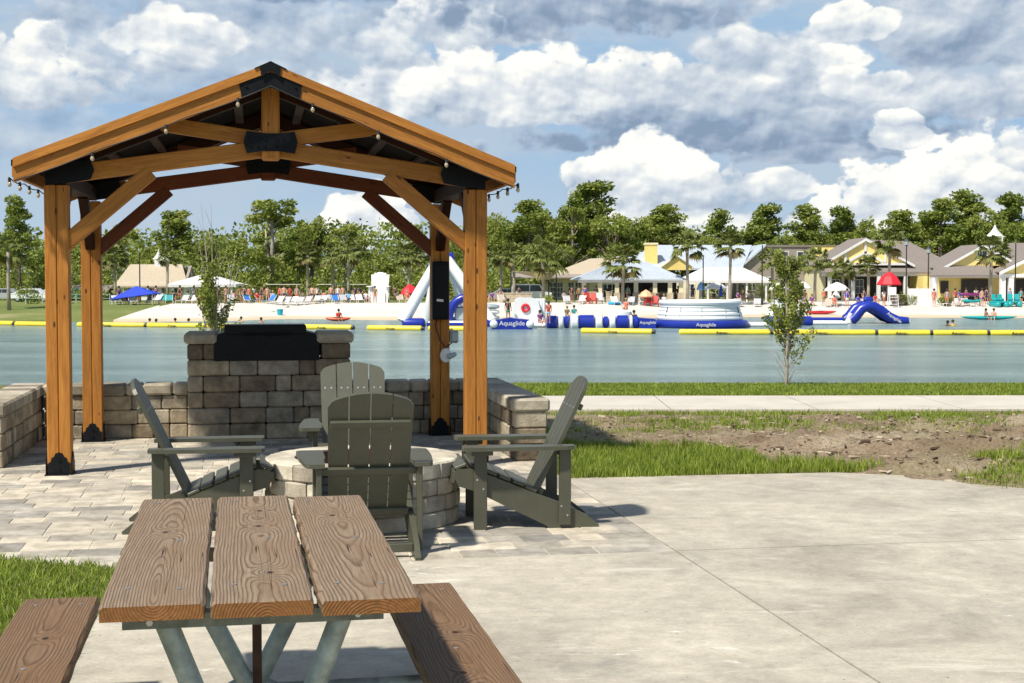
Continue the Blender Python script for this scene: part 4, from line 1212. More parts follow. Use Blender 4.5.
# ---- palms
def palm_variant(seed, nf=52, droop=1.0, spread=1.0):
    rr=random.Random(seed); mb=MB()
    mb.tube([(0,0,0),(.05,0,2),(.0,.05,4.2),(0,0,5.0)],[.21,.17,.16,.2],9); tr=mb.mesh('trunk',MT['palebark'],True)
    mb=MB()
    for k in range(nf):
        a=rr.random()*2*PI; e=rr.uniform(-.6,1.35); dead=e<-.42
        Ls=rr.uniform(.7,1.05)*spread
        d=Vector((math.cos(a)*math.cos(e),math.sin(a)*math.cos(e),math.sin(e)))
        p0=Vector((0,0,5.0)); p1=p0+d*Ls; side=d.cross(Vector((0,0,1))).normalized(); up=side.cross(d).normalized()
        mb.add([p0-side*.02,p0+side*.02,p1+side*.015,p1-side*.015],[(0,1,2,3)],0,.1 if dead else .5)
        nl=11
        for j in range(nl):
            t=-1.25+2.5*j/(nl-1)
            dd=(d*math.cos(t)+side*math.sin(t)).normalized(); L2=Ls*rr.uniform(.62,.85)*(1-.25*abs(t)/1.25)
            mid=p1+dd*L2*.55+Vector((0,0,-.05*droop)); tip=p1+dd*L2+Vector((0,0,-.32*droop*rr.uniform(.6,1.3)))
            w_=dd.cross(up).normalized()*.095
            tn=.08 if dead else rr.uniform(.35,1)
            mb.add([p1-w_*.6,p1+w_*.6,mid+w_,mid-w_,tip],[(0,1,2,3),(3,2,4)],0,tn)
    return tr, mb.mesh('crown',MT['palmleaf'],False)
PVr=[palm_variant(1),palm_variant(2,60,.8),palm_variant(3,46,1.3,1.15)]
PG='palms along the far shore'
PALMS=[ # px trunk, crown top y, base pixel y or distance, label, variant, scale of crown
(9,238,134,'leftmost palm, on the grass at the left edge of the photo',0,1.0),
(115,246,156,'palm just right of the rear left post, beside the blue canopy',1,1.0),
(168,250,156,'palm in front of the tan roofed house',0,.7),
(308,244,160,'palm left of the three that stand behind the beach chairs',1,1.0),
(333,244,164,'middle palm of the three behind the beach chairs',0,1.0),
(349,242,158,'rightmost palm of the three behind the beach chairs',2,1.0),
(409,244,166,'palm behind the red umbrella',1,1.1),
(501,246,166,'palm immediately right of the front right post',0,1.0),
(514,244,162,'slim palm second from the front right post',1,1.0),
(543,242,152,'palm with the widest crown, left of the beach bar',2,1.45),
(623,248,149,'palm in front of the beach bar roof',1,1.35),
(687,233,152,'palm between the beach bar and the white tent',0,1.15),
(730,233,151,'palm in front of the white tent',1,1.1),
(772,250,156,'palm half hidden behind the bank sapling',0,1.0),
(815,250,158,'thin palm left of the nearer yellow gable',2,1.0),
(868,257,160,'short palm in front of the porch of the nearer yellow gable',1,.85),
(843,262,163,'low palm beside the porch columns left of the short palm',2,.85),
(889,229,158,'tall palm in front of the right slope of the nearer yellow gable',0,1.2),
(991,239,150,'palm in front of the farther yellow gable at the right edge',1,1.2),
]
for px,top,D,lab,vr,cs in PALMS:
    cs*=1.18; p=on(px,D); H=ZZ(top,D)-p.z
    T=empty('palm_tree',p,lab,'palm',PG,(px*1.7)%6.28)
    tr,cr=PVr[vr]
    Hs=(H-1.1*cs)/5.0
    a=mkobj('trunk',tr,T); a.scale=(.95,.95,Hs)
    c_=mkobj('crown',cr,T); c_.scale=(cs,cs,cs); c_.location=(0,0,5*Hs-5*cs)
# ---- bank saplings
def sapling(name,px,D,topy,label,n,width,seed,twigs,bare):
    p=on(px,D); H=ZZ(topy,D)-p.z; rr=random.Random(seed); rg=np.random.RandomState(seed)
    T=empty(name,p-Vector((0,0,.02)),label,'sapling')
    mb=MB(); cl=[]
    mb.tube([(0,0,0),(.015,0,H*.4),(-.02,0,H*.8),(0,0,H*.97)],[.028,.022,.012,.004],8)
    for k in range(twigs):
        z=rr.uniform(.12,.86)*H; a=rr.random()*2*PI; L_=width*rr.uniform(.5,1.0)*(1.15-.75*z/H)
        e=Vector((math.cos(a)*L_*.8,math.sin(a)*L_*.8,L_*1.25)); b0=Vector((0,0,z)); md=b0+Vector((e.x*.6,e.y*.6,e.z*.4))
        tip=b0+e; tip.z=min(tip.z,H*1.0)
        mb.tube([b0,md,tip],[.007,.005,.002],5)
        for j in range(5):
            q_=b0+(tip-b0)*(.35+.16*j); cl.append((q_.x,q_.y,q_.z,rr.uniform(.04,.10)*width/.4))
    for k in range(bare):
        a=rr.random()*2*PI; L_=rr.uniform(.3,.62); z=rr.uniform(.0,.28)*H
        mb.tube([(0,0,z),(math.cos(a)*L_*.35,math.sin(a)*L_*.35,z+L_*.55),(math.cos(a)*L_,math.sin(a)*L_,z+L_*rr.uniform(.5,.85))],[.005,.0035,.0015],4)
    mb.build('trunk',MT['palebark'],T,smooth='auto',fix=False)
    V,t=quad_cloud(cl,n,.050,rg,1.0)
    mkobj('crown',quads_mesh('crown',V,t,MT['leaf2']),T)
    return T
sapling('bank_sapling',787,22.2,246,'slender young tree on the near bank at the right, between the path and the lake',4800,.50,3,34,24)
T=sapling('bank_sapling',214,22.0,262,'bushy young tree on the near bank behind the tall block pillar',3600,.55,8,20,8)
mb=MB(); rr=random.Random(4)
for k in range(13):
    a=rr.random()*2*PI; L_=rr.uniform(1.5,2.85); s_=rr.uniform(.1,.42)
    mb.tube([(0,0,.1),(math.cos(a)*s_*.4,math.sin(a)*s_*.4,L_*.55),(math.cos(a)*s_,math.sin(a)*s_,L_)],[.010,.006,.002],5)
    for j in range(5):
        z=L_*rr.uniform(.4,.9); b_=rr.random()*6.28; f=z/L_; x0,y0=math.cos(a)*s_*f*f,math.sin(a)*s_*f*f
        mb.tube([(x0,y0,z),(x0+math.cos(b_)*.12,y0+math.sin(b_)*.12,z+.28)],[.004,.0015],4)
mb.build('bare_twigs',MT['palebark'],T,smooth='auto',fix=False)
for px,D,s_,lb in ((172,150,1.0,'rounded green shrub beside the white canopy'),(245,152,1.5,'large yellow green shrub left of the golf carts'),(130,150,1.2,'green shrub behind the blue canopy'),(548,150,.7,'small yellow green bush on the sand by the cream house'),(908,150,1.0,'dark green shrub in front of the white fence'),(945,149,.75,'small shrub beside the beach goers at the racks'),(960,166,1.5,'tall shrub between the two yellow gabled buildings'),(386,156,.9,'dark shrub right of the oversized white chair'),(70,146,1.3,'grassy shrub behind the left posts'),(28,144,1.3,'grassy shrub at the left edge behind the rail fence'),(100,150,1.2,'shrub left of the blue canopy'),(770,160,1.2,'dark shrub under the right end of the white tent'),(755,176,2.2,'round tree top against the taupe gable wall')):
    p=on(px,D); rg=np.random.RandomState(int(px)); cl=[(rg.uniform(-.7,.7)*s_,rg.uniform(-.5,.5)*s_,rg.uniform(.2,1.0)*s_,rg.uniform(.35,.6)*s_) for _ in range(9)]
    V,t=quad_cloud(cl,int(420*s_),.20,rg,.9)
    T=empty('shrub',p,lb,'shrub','shrubs on the far shore'); mkobj('foliage',quads_mesh('foliage',V,t,MT['leaf2'] if int(px)%2 else MT['leaf']),T)
    mb=MB(); mb.tube([(0,0,-.1),(0,0,.7*s_)],[.06,.03],6); mb.build('stem',MT['bark'],T)
# ================================================================ buildings on the far shore
def bx(parent,name,mat,x0,x1,y0,y1,z0,z1,b=0):
    mb=MB(); mb.b2(x0,x1,y0,y1,z0,z1,b); return mb.build(name,mat,parent,fix=False)
def window(parent,x,y,z,w_,hh_,nx=2,ny=2,fm='white'):
    """framed window on a wall facing the lake: frame with glazing bars, pane behind"""
    fr=MB(); t=.09; y0,y1=y-.07,y-.004
    fr.b2(x-w_/2-t,x+w_/2+t,y0,y1,z+hh_,z+hh_+t); fr.b2(x-w_/2-t,x+w_/2+t,y0,y1,z-t,z)
    fr.b2(x-w_/2-t,x-w_/2,y0,y1,z,z+hh_); fr.b2(x+w_/2,x+w_/2+t,y0,y1,z,z+hh_)
    for i in range(1,nx): fr.b2(x-w_/2+w_*i/nx-.03,x-w_/2+w_*i/nx+.03,y0+.01,y1-.01,z,z+hh_)
    for i in range(1,ny): fr.b2(x-w_/2,x+w_/2,y0+.015,y1-.015,z+hh_*i/ny-.03,z+hh_*i/ny+.03)
    o=fr.build('window',MT[fm],parent,fix=False)
    g_=MB(); g_.b2(x-w_/2,x+w_/2,y-.035,y-.008,z,z+hh_); g_.build('pane',MT['glass'],o,fix=False); return o
def slope_roof(parent,name,mat,pts,th=.18):
    """roof plane as a slab with thickness: pts = list of polygons of 3D corners"""
    mb=MB()
    for poly in pts:
        n=len(poly); vs=[Vector(p) for p in poly]; vs2=[v-Vector((0,0,th)) for v in vs]
        mb.add(vs+vs2,[tuple(range(n)),tuple(range(2*n-1,n-1,-1))]+[(i,n+i,n+(i+1)%n,(i+1)%n) for i in range(n)])
    return mb.build(name,mat,parent)
def base(px,D): p=on(px,D); return p
# helper giving local coordinates relative to a thing's base
class Loc:
    def __init__(s,px,D): s.p=on(px,D); s.D=D
    def x(s,px,dy=0): return XX(px,s.D+dy)-s.p.x
    def z(s,py,dy=0): return ZZ(py,s.D+dy)-s.p.z
# --- tan roofed house with cupola (left)
L=Loc(155,168); T=empty('beach_house',L.p,'white house with a long tan shingle roof and a white cupola at the left','house')
x0,x1=L.x(119),L.x(186); ze=L.z(285); zr=L.z(264)
bx(T,'wall',MT['white'],x0,x1,0,7,-.5,ze)
slope_roof(T,'roof',MT['tanshingle'],[[(x0-.4,-.6,ze-.1),(x1+.4,-.6,ze-.1),(x1-1.2,3.5,zr),(x0+.4,3.5,zr)],[(x0-.4,7.6,ze-.1),(x0+.4,3.5,zr),(x1-1.2,3.5,zr),(x1+.4,7.6,ze-.1)]])
mb=MB(); mb.prism([(0,ze-.1),(7,ze-.1),(3.5,zr-.15)],x1-.35,x1-.05,'x'); mb.build('gable_end',MT['taupe'],T)
cx_=L.x(152); cup=bx(T,'cupola',MT['white'],cx_-.42,cx_+.42,3.0,3.9,zr-.3,zr+.65)
mb=MB(); mb.lathe([(.78,0),(.62,.1),(.40,.42),(.22,.68),(.10,.95),(.02,1.25)],(cx_,3.45,zr+.6),4); mb.build('cupola_roof',MT['white'],cup)
for i in range(5): window(T,x0+1.0+i*1.45,0,.9,.8,1.1)
bx(T,'door',MT['dark'],L.x(178)-.4,L.x(178)+.4,-.05,-.004,-.1,2.0)
# --- low shed behind the left posts
L=Loc(55,172); T=empty('storage_shed',L.p,'low grey roofed shed behind the left pavilion posts','shed')
x0,x1=L.x(20),L.x(104); bx(T,'wall',MT['taupe'],x0,x1,0,5,-.5,L.z(292))
slope_roof(T,'roof',MT['shingle'],[[(x0-.5,-.7,L.z(292)),(x1+.5,-.7,L.z(292)),(x1+.5,2.5,L.z(285)),(x0-.5,2.5,L.z(285))],[(x0-.5,5.6,L.z(292)),(x0-.5,2.5,L.z(285)),(x1+.5,2.5,L.z(285)),(x1+.5,5.6,L.z(292))]],.15)
bx(T,'garage_door',MT['dark'],x0+1.5,x0+4,-.04,-.004,-.2,L.z(294)); bx(T,'garage_door',MT['dark'],x0+5,x0+7.5,-.04,-.004,-.2,L.z(294))
# --- canopies on posts (hip roof of canvas)
def canopy(px0,px1,D,ye,yt,label,mat,ridge=.0,depth=5,posts=4,name='canopy_tent',flatridge=0):
    pc=(px0+px1)/2; L=Loc(pc,D); T=empty(name,L.p,label,'canopy')
    x0,x1=L.x(px0),L.x(px1); ze,zt=L.z(ye),L.z(yt); r_=flatridge*(x1-x0)/2
    c0=(-r_,depth/2,zt);c1=(r_,depth/2,zt)
    mb=MB()
    if r_>0: polys=[[(x0,0,ze),(x1,0,ze),c1,c0],[(x1,depth,ze),(x0,depth,ze),c0,c1],[(x1,0,ze),(x1,depth,ze),c1],[(x0,depth,ze),(x0,0,ze),c0]]
    else: polys=[[(x0,0,ze),(x1,0,ze),c0],[(x1,depth,ze),(x0,depth,ze),c0],[(x1,0,ze),(x1,depth,ze),c0],[(x0,depth,ze),(x0,0,ze),c0]]
    slope_roof(T,'canopy_roof',mat,polys,.06)
    mb=MB(); mb.b2(x0,x1,-.02,.02,ze-.32,ze-.05); mb.b2(x0,x1,depth-.02,depth+.02,ze-.32,ze-.05); mb.b2(x0-.02,x0+.02,.03,depth-.03,ze-.32,ze-.05); mb.b2(x1-.02,x1+.02,.03,depth-.03,ze-.32,ze-.05)
    mb.build('valance',mat,T,fix=False)
    for i in range(posts):
        x=x0+.5+(x1-x0-1)*i/(posts-1)
        for y in (.25,depth-.25): bx(T,'post',MT['white'],x-.09,x+.09,y-.09,y+.09,-.3,ze-.1)
    return T,L
canopy(168,236,154,284,273,'white hip roofed canopy at the left, behind the bushy bank sapling',MT['canvas'],posts=4)
T,L=canopy(684,771,158,280,267,'long white tent with dark open sides right of the beach bar',MT['canvas'],depth=7,posts=5,flatridge=.45)
# --- blue pop-up canopy, tilted
L=Loc(131,141); T=empty('popup_canopy',L.p,'bright blue pop up canopy on thin legs at the left beach','canopy')
MT['cblue']=plain('blue_fabric',(.012,.05,.55),.6,0,.1,1)
x0,x1=L.x(110),L.x(152); zt=L.z(286)
z0,z1=L.z(299),L.z(293.5)
slope_roof(T,'canopy_roof',MT['cblue'],[[(x0,0,z0),(x1,.4,z1),(.1,1.6,zt)],[(x1,.4,z1),(x1,3.4,z1),(.1,1.6,zt)],[(x1,3.4,z1),(x0,3,z0),(.1,1.6,zt)],[(x0,3,z0),(x0,0,z0),(.1,1.6,zt)]],.05)
for x,y,z in ((x0+.1,.1,z0),(x1-.1,.5,z1),(x0+.1,2.9,z0),(x1-.1,3.3,z1)):
    mb=MB(); mb.tube([(x,y,-.1),(x,y,z)],.03,6); mb.build('leg',MT['white'],T)
# --- cream restaurant house with pale metal roofs and yellow chimney
L=Loc(612,172); T=empty('restaurant_building',L.p,'cream restaurant with pale metal roofs and a yellow chimney behind the beach bar','building')
x0,x1=L.x(545),L.x(700); ze=L.z(277)
bx(T,'wall',MT['cream'],x0,x1,0,12,-.5,ze)
slope_roof(T,'roof',MT['tanshingle'],[[(x0-.4,-1,ze),(L.x(625),-1,ze),(L.x(632),5,L.z(256)),(L.x(592),5,L.z(258))]],.2)
slope_roof(T,'flat_roof',MT['taupe'],[[(x0-4,-3,ze-.0),(x0+7,-3,ze),(x0+7,2,ze+.6),(x0-4,2,ze+.6)]],.15)
slope_roof(T,'metal_roof',MT['tinroof'],[[(L.x(632),2,L.z(268)),(L.x(745),2,L.z(268)),(L.x(764),9,L.z(245,9)),(L.x(655),9,L.z(245,9))]],.2)
slope_roof(T,'metal_roof',MT['tinroof'],[[(L.x(600),3,L.z(264)),(L.x(660),3,L.z(264)),(L.x(660),8,L.z(252,8)),(L.x(630),8,L.z(252,8))]],.2)
ch_=bx(T,'chimney',MT['yellow_wall'],L.x(648),L.x(660),3.2,5.0,L.z(268),L.z(244)); bx(ch_,'chimney_cap',MT['cream'],L.x(647.3),L.x(660.7),3.1,5.1,L.z(244),L.z(242))
mb=MB(); mb.prism([(L.x(662),L.z(270)),(L.x(692),L.z(270)),(L.x(692),L.z(266)),(L.x(677),L.z(256)),(L.x(662),L.z(266))],.2,3,'y'); g1=mb.build('gable_wall',MT['yellow_wall'],T)
slope_roof(g1,'gable_trim',MT['white'],[[(L.x(659),-.1,L.z(267.5)),(L.x(677),-.1,L.z(255)),(L.x(677),.5,L.z(255)),(L.x(659),.5,L.z(267.5))],[(L.x(695),-.1,L.z(267.5)),(L.x(677),-.1,L.z(255)),(L.x(677),.5,L.z(255)),(L.x(695),.5,L.z(267.5))]],.14)
for px in (553,560,571,578): window(T,L.x(px),0,L.z(297),.62,1.7,2,3)
for px in (603,612,668,690): window(T,L.x(px),0,L.z(297),.9,1.5,2,2)
# --- taupe hall with the steep gable end and the yellow flat front
L=Loc(775,176); T=empty('event_hall',L.p,'taupe sided hall with a steep pale metal roof, behind the white tent','building')
mb=MB(); mb.prism([(L.x(742),-.5),(L.x(812),-.5),(L.x(812),L.z(246)),(L.x(775),L.z(246)),(L.x(765),L.z(245)),(L.x(742),L.z(264))],0,14,'y'); mb.build('wall',MT['taupe'],T)
slope_roof(T,'roof',MT['tinroof'],[[(L.x(738),-.5,L.z(268)),(L.x(765),-.5,L.z(244)),(L.x(765),14,L.z(244)),(L.x(738),14,L.z(268))]],.25)
bx(T,'parapet',MT['shingle'],L.x(765),L.x(813),-.15,14,L.z(247),L.z(245))
for px in (785,800): window(T,L.x(px),0,L.z(262),.7,1.2,1,2)
for px in (752,768): window(T,L.x(px),0,L.z(290),.9,1.5,2,2)
# --- nearer yellow gable building
L=Loc(880,165); T=empty('clubhouse',L.p,'yellow gabled clubhouse with a grey shingle roof, white trim and a columned porch','building')
ze=L.z(272); bx(T,'wall',MT['cream'],L.x(824),L.x(954),2.4,14,-.5,L.z(268))
MT['yellow2']=plain('yellow_gable_paint',(.86,.68,.24),.7,0,.05,1)
g=[(L.x(824),L.z(263)),(L.x(866),L.z(240)),(L.x(908),L.z(263))]
mb=MB(); mb.prism(g,.55,2.0,'y'); gw=mb.build('gable_wall',MT['yellow2'],T)
th=.28
for s_,(a,b_) in enumerate(((820,866),(866,915))):
    za,zb=(L.z(265),L.z(238)) if s_==0 else (L.z(238),L.z(264.5))
    slope_roof(gw,'gable_trim',MT['white'],[[(L.x(a),.2,za),(L.x(b_),.2,zb),(L.x(b_),.54,zb),(L.x(a),.54,za)]],.32)
    slope_roof(T,'roof',MT['shingle'],[[(L.x(a),.3,za+.08),(L.x(b_),.3,zb+.08),(L.x(b_),9,zb+.08),(L.x(a),9,za+.08)]],.10)
for a,b_,c_,d_ in ((866,262.5,866,242),(866,252,848,262),(866,252,884,262),(846,262.5,846,252.5),(886,262.5,886,252.5)):
    beam('truss_strip',(L.x(a),.48,L.z(b_)),(L.x(c_),.48,L.z(d_)),.10,.26,MT['white'],gw,side=(0,1,0),b=0)
bx(gw,'gable_trim',MT['white'],L.x(828),L.x(906),.35,.53,L.z(265.2),L.z(263))
slope_roof(T,'roof',MT['shingle'],[[(L.x(872),4,L.z(248)),(L.x(960),1.2,L.z(266)),(L.x(925),7,L.z(241.5,7)),(L.x(876),7,L.z(239,7))],[(L.x(960),1.2,L.z(266)),(L.x(966),14,L.z(262)),(L.x(925),7,L.z(241.5,7))],[(L.x(905),.8,L.z(268)),(L.x(960),1.2,L.z(266)),(L.x(872),4,L.z(248)),(L.x(880),3,L.z(250))]],.2)
slope_roof(T,'porch_roof',MT['shingle'],[[(L.x(819),-1.4,ze),(L.x(950),-1.4,ze),(L.x(950),2.2,L.z(264.5)),(L.x(819),2.2,L.z(264.5))]],.2)
bx(T,'porch_beam',MT['white'],L.x(820),L.x(949),-1.2,-.9,L.z(276),L.z(273.2))
for px in (827.5,850.5,876,902.5,930): 
    c_=bx(T,'column',MT['white'],L.x(px)-.19,L.x(px)+.19,-1.25,-.85,-.5,L.z(276)); bx(c_,'column_base',MT['white'],L.x(px)-.27,L.x(px)+.27,-1.33,-.77,-.5,.35)
bx(T,'back_wall_panel',MT['dark'],L.x(830),L.x(948),2.32,2.38,.1,L.z(277))
for px in (838,862,890,915): window(T,L.x(px),2.3,.9,1.3,1.5,3,2)
d_=bx(T,'door',MT['glass'],L.x(854),L.x(860),2.2,2.28,0,2.4); bx(d_,'door_frame',MT['white'],L.x(853),L.x(854),2.15,2.29,0,2.5)
L=Loc(838,178); T=empty('yellow_annex',L.p,'plain yellow flat topped annex left of the clubhouse gable','building')
bx(T,'wall',MT['yellow2'],L.x(811),L.x(846),0,6,-.5,L.z(246)); bx(T,'coping',MT['shingle'],L.x(810),L.x(847),-.1,6.1,L.z(246),L.z(245)); window(T,L.x(818),0,1.0,1.0,1.3)
# --- right edge building
L=Loc(985,160); T=empty('boat_house',L.p,'yellow boat house with grey shingle roofs and white cupolas at the right edge','building')
mb=MB(); mb.b2(L.x(927),L.x(1080),1.5,13,-.5,L.z(276)); mb.build('wall',MT['yellow2'],T)
g=[(L.x(948),L.z(265.5)),(L.x(984),L.z(246)),(L.x(1022),L.z(265.5))]
mb=MB(); mb.prism(g,1.2,3,'y'); gw=mb.build('gable_wall',MT['yellow2'],T)
for a,b_,za,zb in ((943,985,L.z(268),L.z(244.5)),(985,1028,L.z(244.5),L.z(268))):
    slope_roof(gw,'gable_trim',MT['white'],[[(L.x(a),.75,za),(L.x(b_),.75,zb),(L.x(b_),1.15,zb),(L.x(a),1.15,za)]],.30)
    slope_roof(T,'roof',MT['shingle'],[[(L.x(a),.85,za+.08),(L.x(b_),.85,zb+.08),(L.x(b_),9,zb+.08),(L.x(a),9,za+.08)]],.1)
slope_roof(T,'roof',MT['shingle'],[[(L.x(996),3,L.z(252)),(L.x(1080),3,L.z(262)),(L.x(1080),8,L.z(241)),(L.x(1000),8,L.z(241))]],.2)
window(gw,L.x(985),1.2,L.z(259),1.0,.9,2,1)
slope_roof(T,'porch_roof',MT['shingle'],[[(L.x(925),-1.6,L.z(275)),(L.x(994),-1.6,L.z(275)),(L.x(994),1.6,L.z(264)),(L.x(940),1.6,L.z(264))]],.2)
bx(T,'porch_beam',MT['white'],L.x(926),L.x(994),-1.5,-1.25,L.z(277.5),L.z(276.2))
# front porch gable
mb=MB(); mb.prism([(L.x(996),L.z(274)),(L.x(1060),L.z(274)),(L.x(1028),L.z(256))],-2.2,-1.6,'y'); 
mb.v=[(x if x<L.x(1060) else x,y,z) for x,y,z in mb.v]; pg=mb.build('gable_wall',MT['yellow2'],T)
for a,b_,za,zb in ((992,1028,L.z(274.5),L.z(256.5)),(1028,1064,L.z(256.5),L.z(274.5))):
    slope_roof(pg,'gable_trim',MT['white'],[[(L.x(a),-2.7,za+.25),(L.x(b_),-2.7,zb+.25),(L.x(b_),-2.25,zb+.25),(L.x(a),-2.25,za+.25)]],.30)
    slope_roof(T,'roof',MT['shingle'],[[(L.x(a),-2.2,za+.3),(L.x(b_),-2.2,zb+.3),(L.x(b_),3,zb+.3),(L.x(a),3,za+.3)]],.1)
bx(T,'porch_beam',MT['white'],L.x(993),L.x(1062),-2.35,-1.9,L.z(277.5),L.z(274))
for px in (929,996,1004,1058): bx(T,'column',MT['white'],L.x(px)-.28,L.x(px)+.28,-2.3,-1.8 if px>990 else -1.2,-.5,L.z(277.6))
bx(T,'doorway',MT['dark'],L.x(1006),L.x(1056),1.35,1.45,-.1,L.z(279)); bx(T,'doorway',MT['dark'],L.x(965),L.x(992),1.35,1.45,-.1,L.z(279)); bx(T,'doorway',MT['dark'],L.x(944),L.x(952),1.35,1.45,.9,L.z(281))
for px,y,s_,by in ((994,5,.8,243),(1034,7,.8,243)):
    c_=bx(T,'cupola',MT['white'],L.x(px,y)-.7,L.x(px,y)+.7,y-.7,y+.7,L.z(250,y),L.z(236,y)); mb=MB(); zc=L.z(237,y)
    mb.lathe([(1.25,0),(1.0,.10),(.72,.36),(.42,.68),(.18,1.05),(.03,1.4)],(L.x(px,y),y,zc),4); o=mb.build('cupola_roof',MT['white'],c_)
# --- white fence panels and stone pillars, retaining walls
L=Loc(917,150); T=empty('privacy_fence',L.p,'solid white panel fence between the clubhouse and the boat house','fence')
for i in range(3):
    x=L.x(908)+i*1.0; bx(T,'panel',MT['white'],x,x+.94,-.03,.03,.02,1.75); bx(T,'post',MT['white'],x-.06,x-.004,-.06,.06,-.2,1.9)
for k,(a,b_,D,hh_,lb) in enumerate(((497,532,152,1.05,'sand coloured stone retaining wall left of the white parked van'),(892,908,151,1.1,'low tan stone wall left of the white panel fence'),(589,596,150,1.2,'square stone pillar at the beach bar steps'),(606,612,150,1.2,'tan stone pillar right of the red beach chairs'))):
    L=Loc((a+b_)/2,D); T=empty('stone_wall',L.p,lb,'stone wall'); mb=MB(); w_=L.x(b_)-L.x(a)
    rr=random.Random(k)
    for c_ in range(4):
        x=0
        while x<w_-.05:
            d=min(rr.choice([.4,.6,.8]),w_-x); mb.box((L.x(a)+x+d/2,0,-.1+(hh_)*(c_+.5)/4),(d-.02,.4,hh_/4-.015),None,.02,0,rr.random()); x+=d
    mb.build('block_courses',MT['sandstone'],T,fix=False); bx(T,'cap_stones',MT['sandstone'],L.x(a)-.05,L.x(b_)+.05,-.25,.25,hh_-.1,hh_)
# --- beach bar: open sided hip metal roof on stone pillars
L=Loc(633,153); T=empty('beach_bar',L.p,'open sided beach bar with a pale metal hip roof on stone and cream pillars','bar')
x0,x1=L.x(574),L.x(686); ze=L.z(279); zt=L.z(262,5)
slope_roof(T,'roof',MT['tinroof'],[[(x0,-.5,ze),(x1,-.5,ze),(L.x(652),5,zt),(L.x(618),5,zt)],[(x0,10.5,ze),(L.x(618),5,zt),(L.x(652),5,zt),(x1,10.5,ze)],[(x0,-.5,ze),(L.x(618),5,zt),(x0,10.5,ze)],[(x1,-.5,ze),(x1,10.5,ze),(L.x(652),5,zt)]],.12)
mb=MB()
for i in range(27):
    f=(i+.5)/27; xb=x0+(x1-x0)*f; xt=L.x(618)+(L.x(652)-L.x(618))*f; mb.tube([(xb,-.5,ze+.02),(xt,5,zt+.02)],.03,4)
mb.build('roof_seams',MT['tinroof'],T)
bx(T,'eave_beam',MT['white'],x0+.4,x1-.4,-.2,.05,ze-.38,ze-.14)
for px in (584,600,617,636,655,670,681):
    c_=bx(T,'pillar',MT['cream'],L.x(px)-.22,L.x(px)+.22,-.05,.35,1.05,ze-.385); bx(c_,'pillar_base',MT['sandstone'],L.x(px)-.32,L.x(px)+.32,-.15,.45,-.4,1.045)
for px in (592,626,662): bx(T,'rear_pillar',MT['cream'],L.x(px)-.2,L.x(px)+.2,8.6,9,-.4,ze-.2)
bx(T,'counter',MT['sandstone'],L.x(640),L.x(678),3,3.7,-.2,1.05); bx(T,'counter_top',MT['taupe'],L.x(639),L.x(679),2.9,3.8,1.055,1.12)
bx(T,'back_bar',MT['dark'],L.x(628),L.x(684),7.0,7.6,-.2,2.3)
for i,px in enumerate((606,612,645,649,660,668,674)):
    s_=empty('bar_stool',on(px,154.6+(i%2)*.5),['tall dark bar stool at the left of the beach bar','second dark bar stool at the left of the beach bar','dark bar stool left of the counter middle','dark bar stool right beside the counter middle','dark bar stool in the right half of the counter','dark bar stool second from the right end of the counter','dark bar stool at the right end of the counter'][i],'bar stool','stools at the beach bar')
    mb=MB(); mb.lathe([(.18,.72),(.2,.76),(.18,.78)],(0,0,0),10); mb.build('seat',MT['dark'],s_)
    for a,b_ in ((-.14,-.14),(.14,-.14),(-.14,.14),(.14,.14)):
        mb=MB(); mb.tube([(a*1.2,b_*1.2,0),(a,b_,.73)],.02,5); mb.build('leg',MT['dark'],s_)
# --- shade sail
L=Loc(532,156); T=empty('shade_sail',L.p,'beige triangular shade sail on poles left of the cream house','shade sail')
a,b_,c_=Vector((L.x(511),0,L.z(271))),Vector((L.x(549),1,L.z(280))),Vector((L.x(556),-1,L.z(273)))
mb=MB(); n=8;vs=[];fs=[]
mid=(a+b_+c_)/3-Vector((0,0,.35)); 
slope_roof(T,'sail',MT['tanshingle'],[[a,b_,mid],[b_,c_,mid],[c_,a,mid]],.03)
for p_ in (a,b_,c_): mb=MB(); mb.tube([(p_.x,p_.y,-.2),(p_.x,p_.y,p_.z+.1)],.07,6); mb.build('pole',MT['lampblack'],T)
# --- oversized white chair
L=Loc(379,151); T=empty('giant_chair',L.p,'oversized white adirondack chair standing on the beach','giant chair')
mb=MB(); w0,w1=L.x(370),L.x(388)
hb=L.z(272)
for i in range(6):
    f0=i/6;f1=(i+1)/6; xa=w0+(w1-w0)*f0; xb=w0+(w1-w0)*f1; cxm=(xa+xb)/2; t_=hb-.38*((cxm)/(w1))**2
    mb.add([(xa*.86+.01,.6,.6),(xb*.86-.01,.6,.6),(xb*1.02-.01,1.7,t_),(xa*1.02+.01,1.7,t_),(xa*.86+.01,.72,.6),(xb*.86-.01,.72,.6),(xb*1.02-.01,1.82,t_),(xa*1.02+.01,1.82,t_)],[(0,1,2,3),(7,6,5,4),(0,4,5,1),(3,2,6,7),(0,3,7,4),(1,5,6,2)])
mb.build('backrest',MT['white'],T)
mb=MB(); mb.prism([(-1.0,1.15),(-1.0,.85),(.7,.5),(.7,.75)],w0*.8,w1*.8,'x'); mb.b2(w0*.8,w1*.8,-1.06,-.98,.0,1.1); mb.build('seat',MT['white'],T)
for s_ in (-1,1):
    x=w1*s_*.98; mb=MB(); mb.b2(x-.28,x+.28,-1.2,1.2,1.66,1.76,.02); mb.build('armrest',MT['white'],T,fix=False)
    bx(T,'leg',MT['white'],x-.08,x+.08,-1.0,-.6,-.2,1.655); bx(T,'leg',MT['white'],x-.08,x+.08,.8,1.1,-.2,1.655)
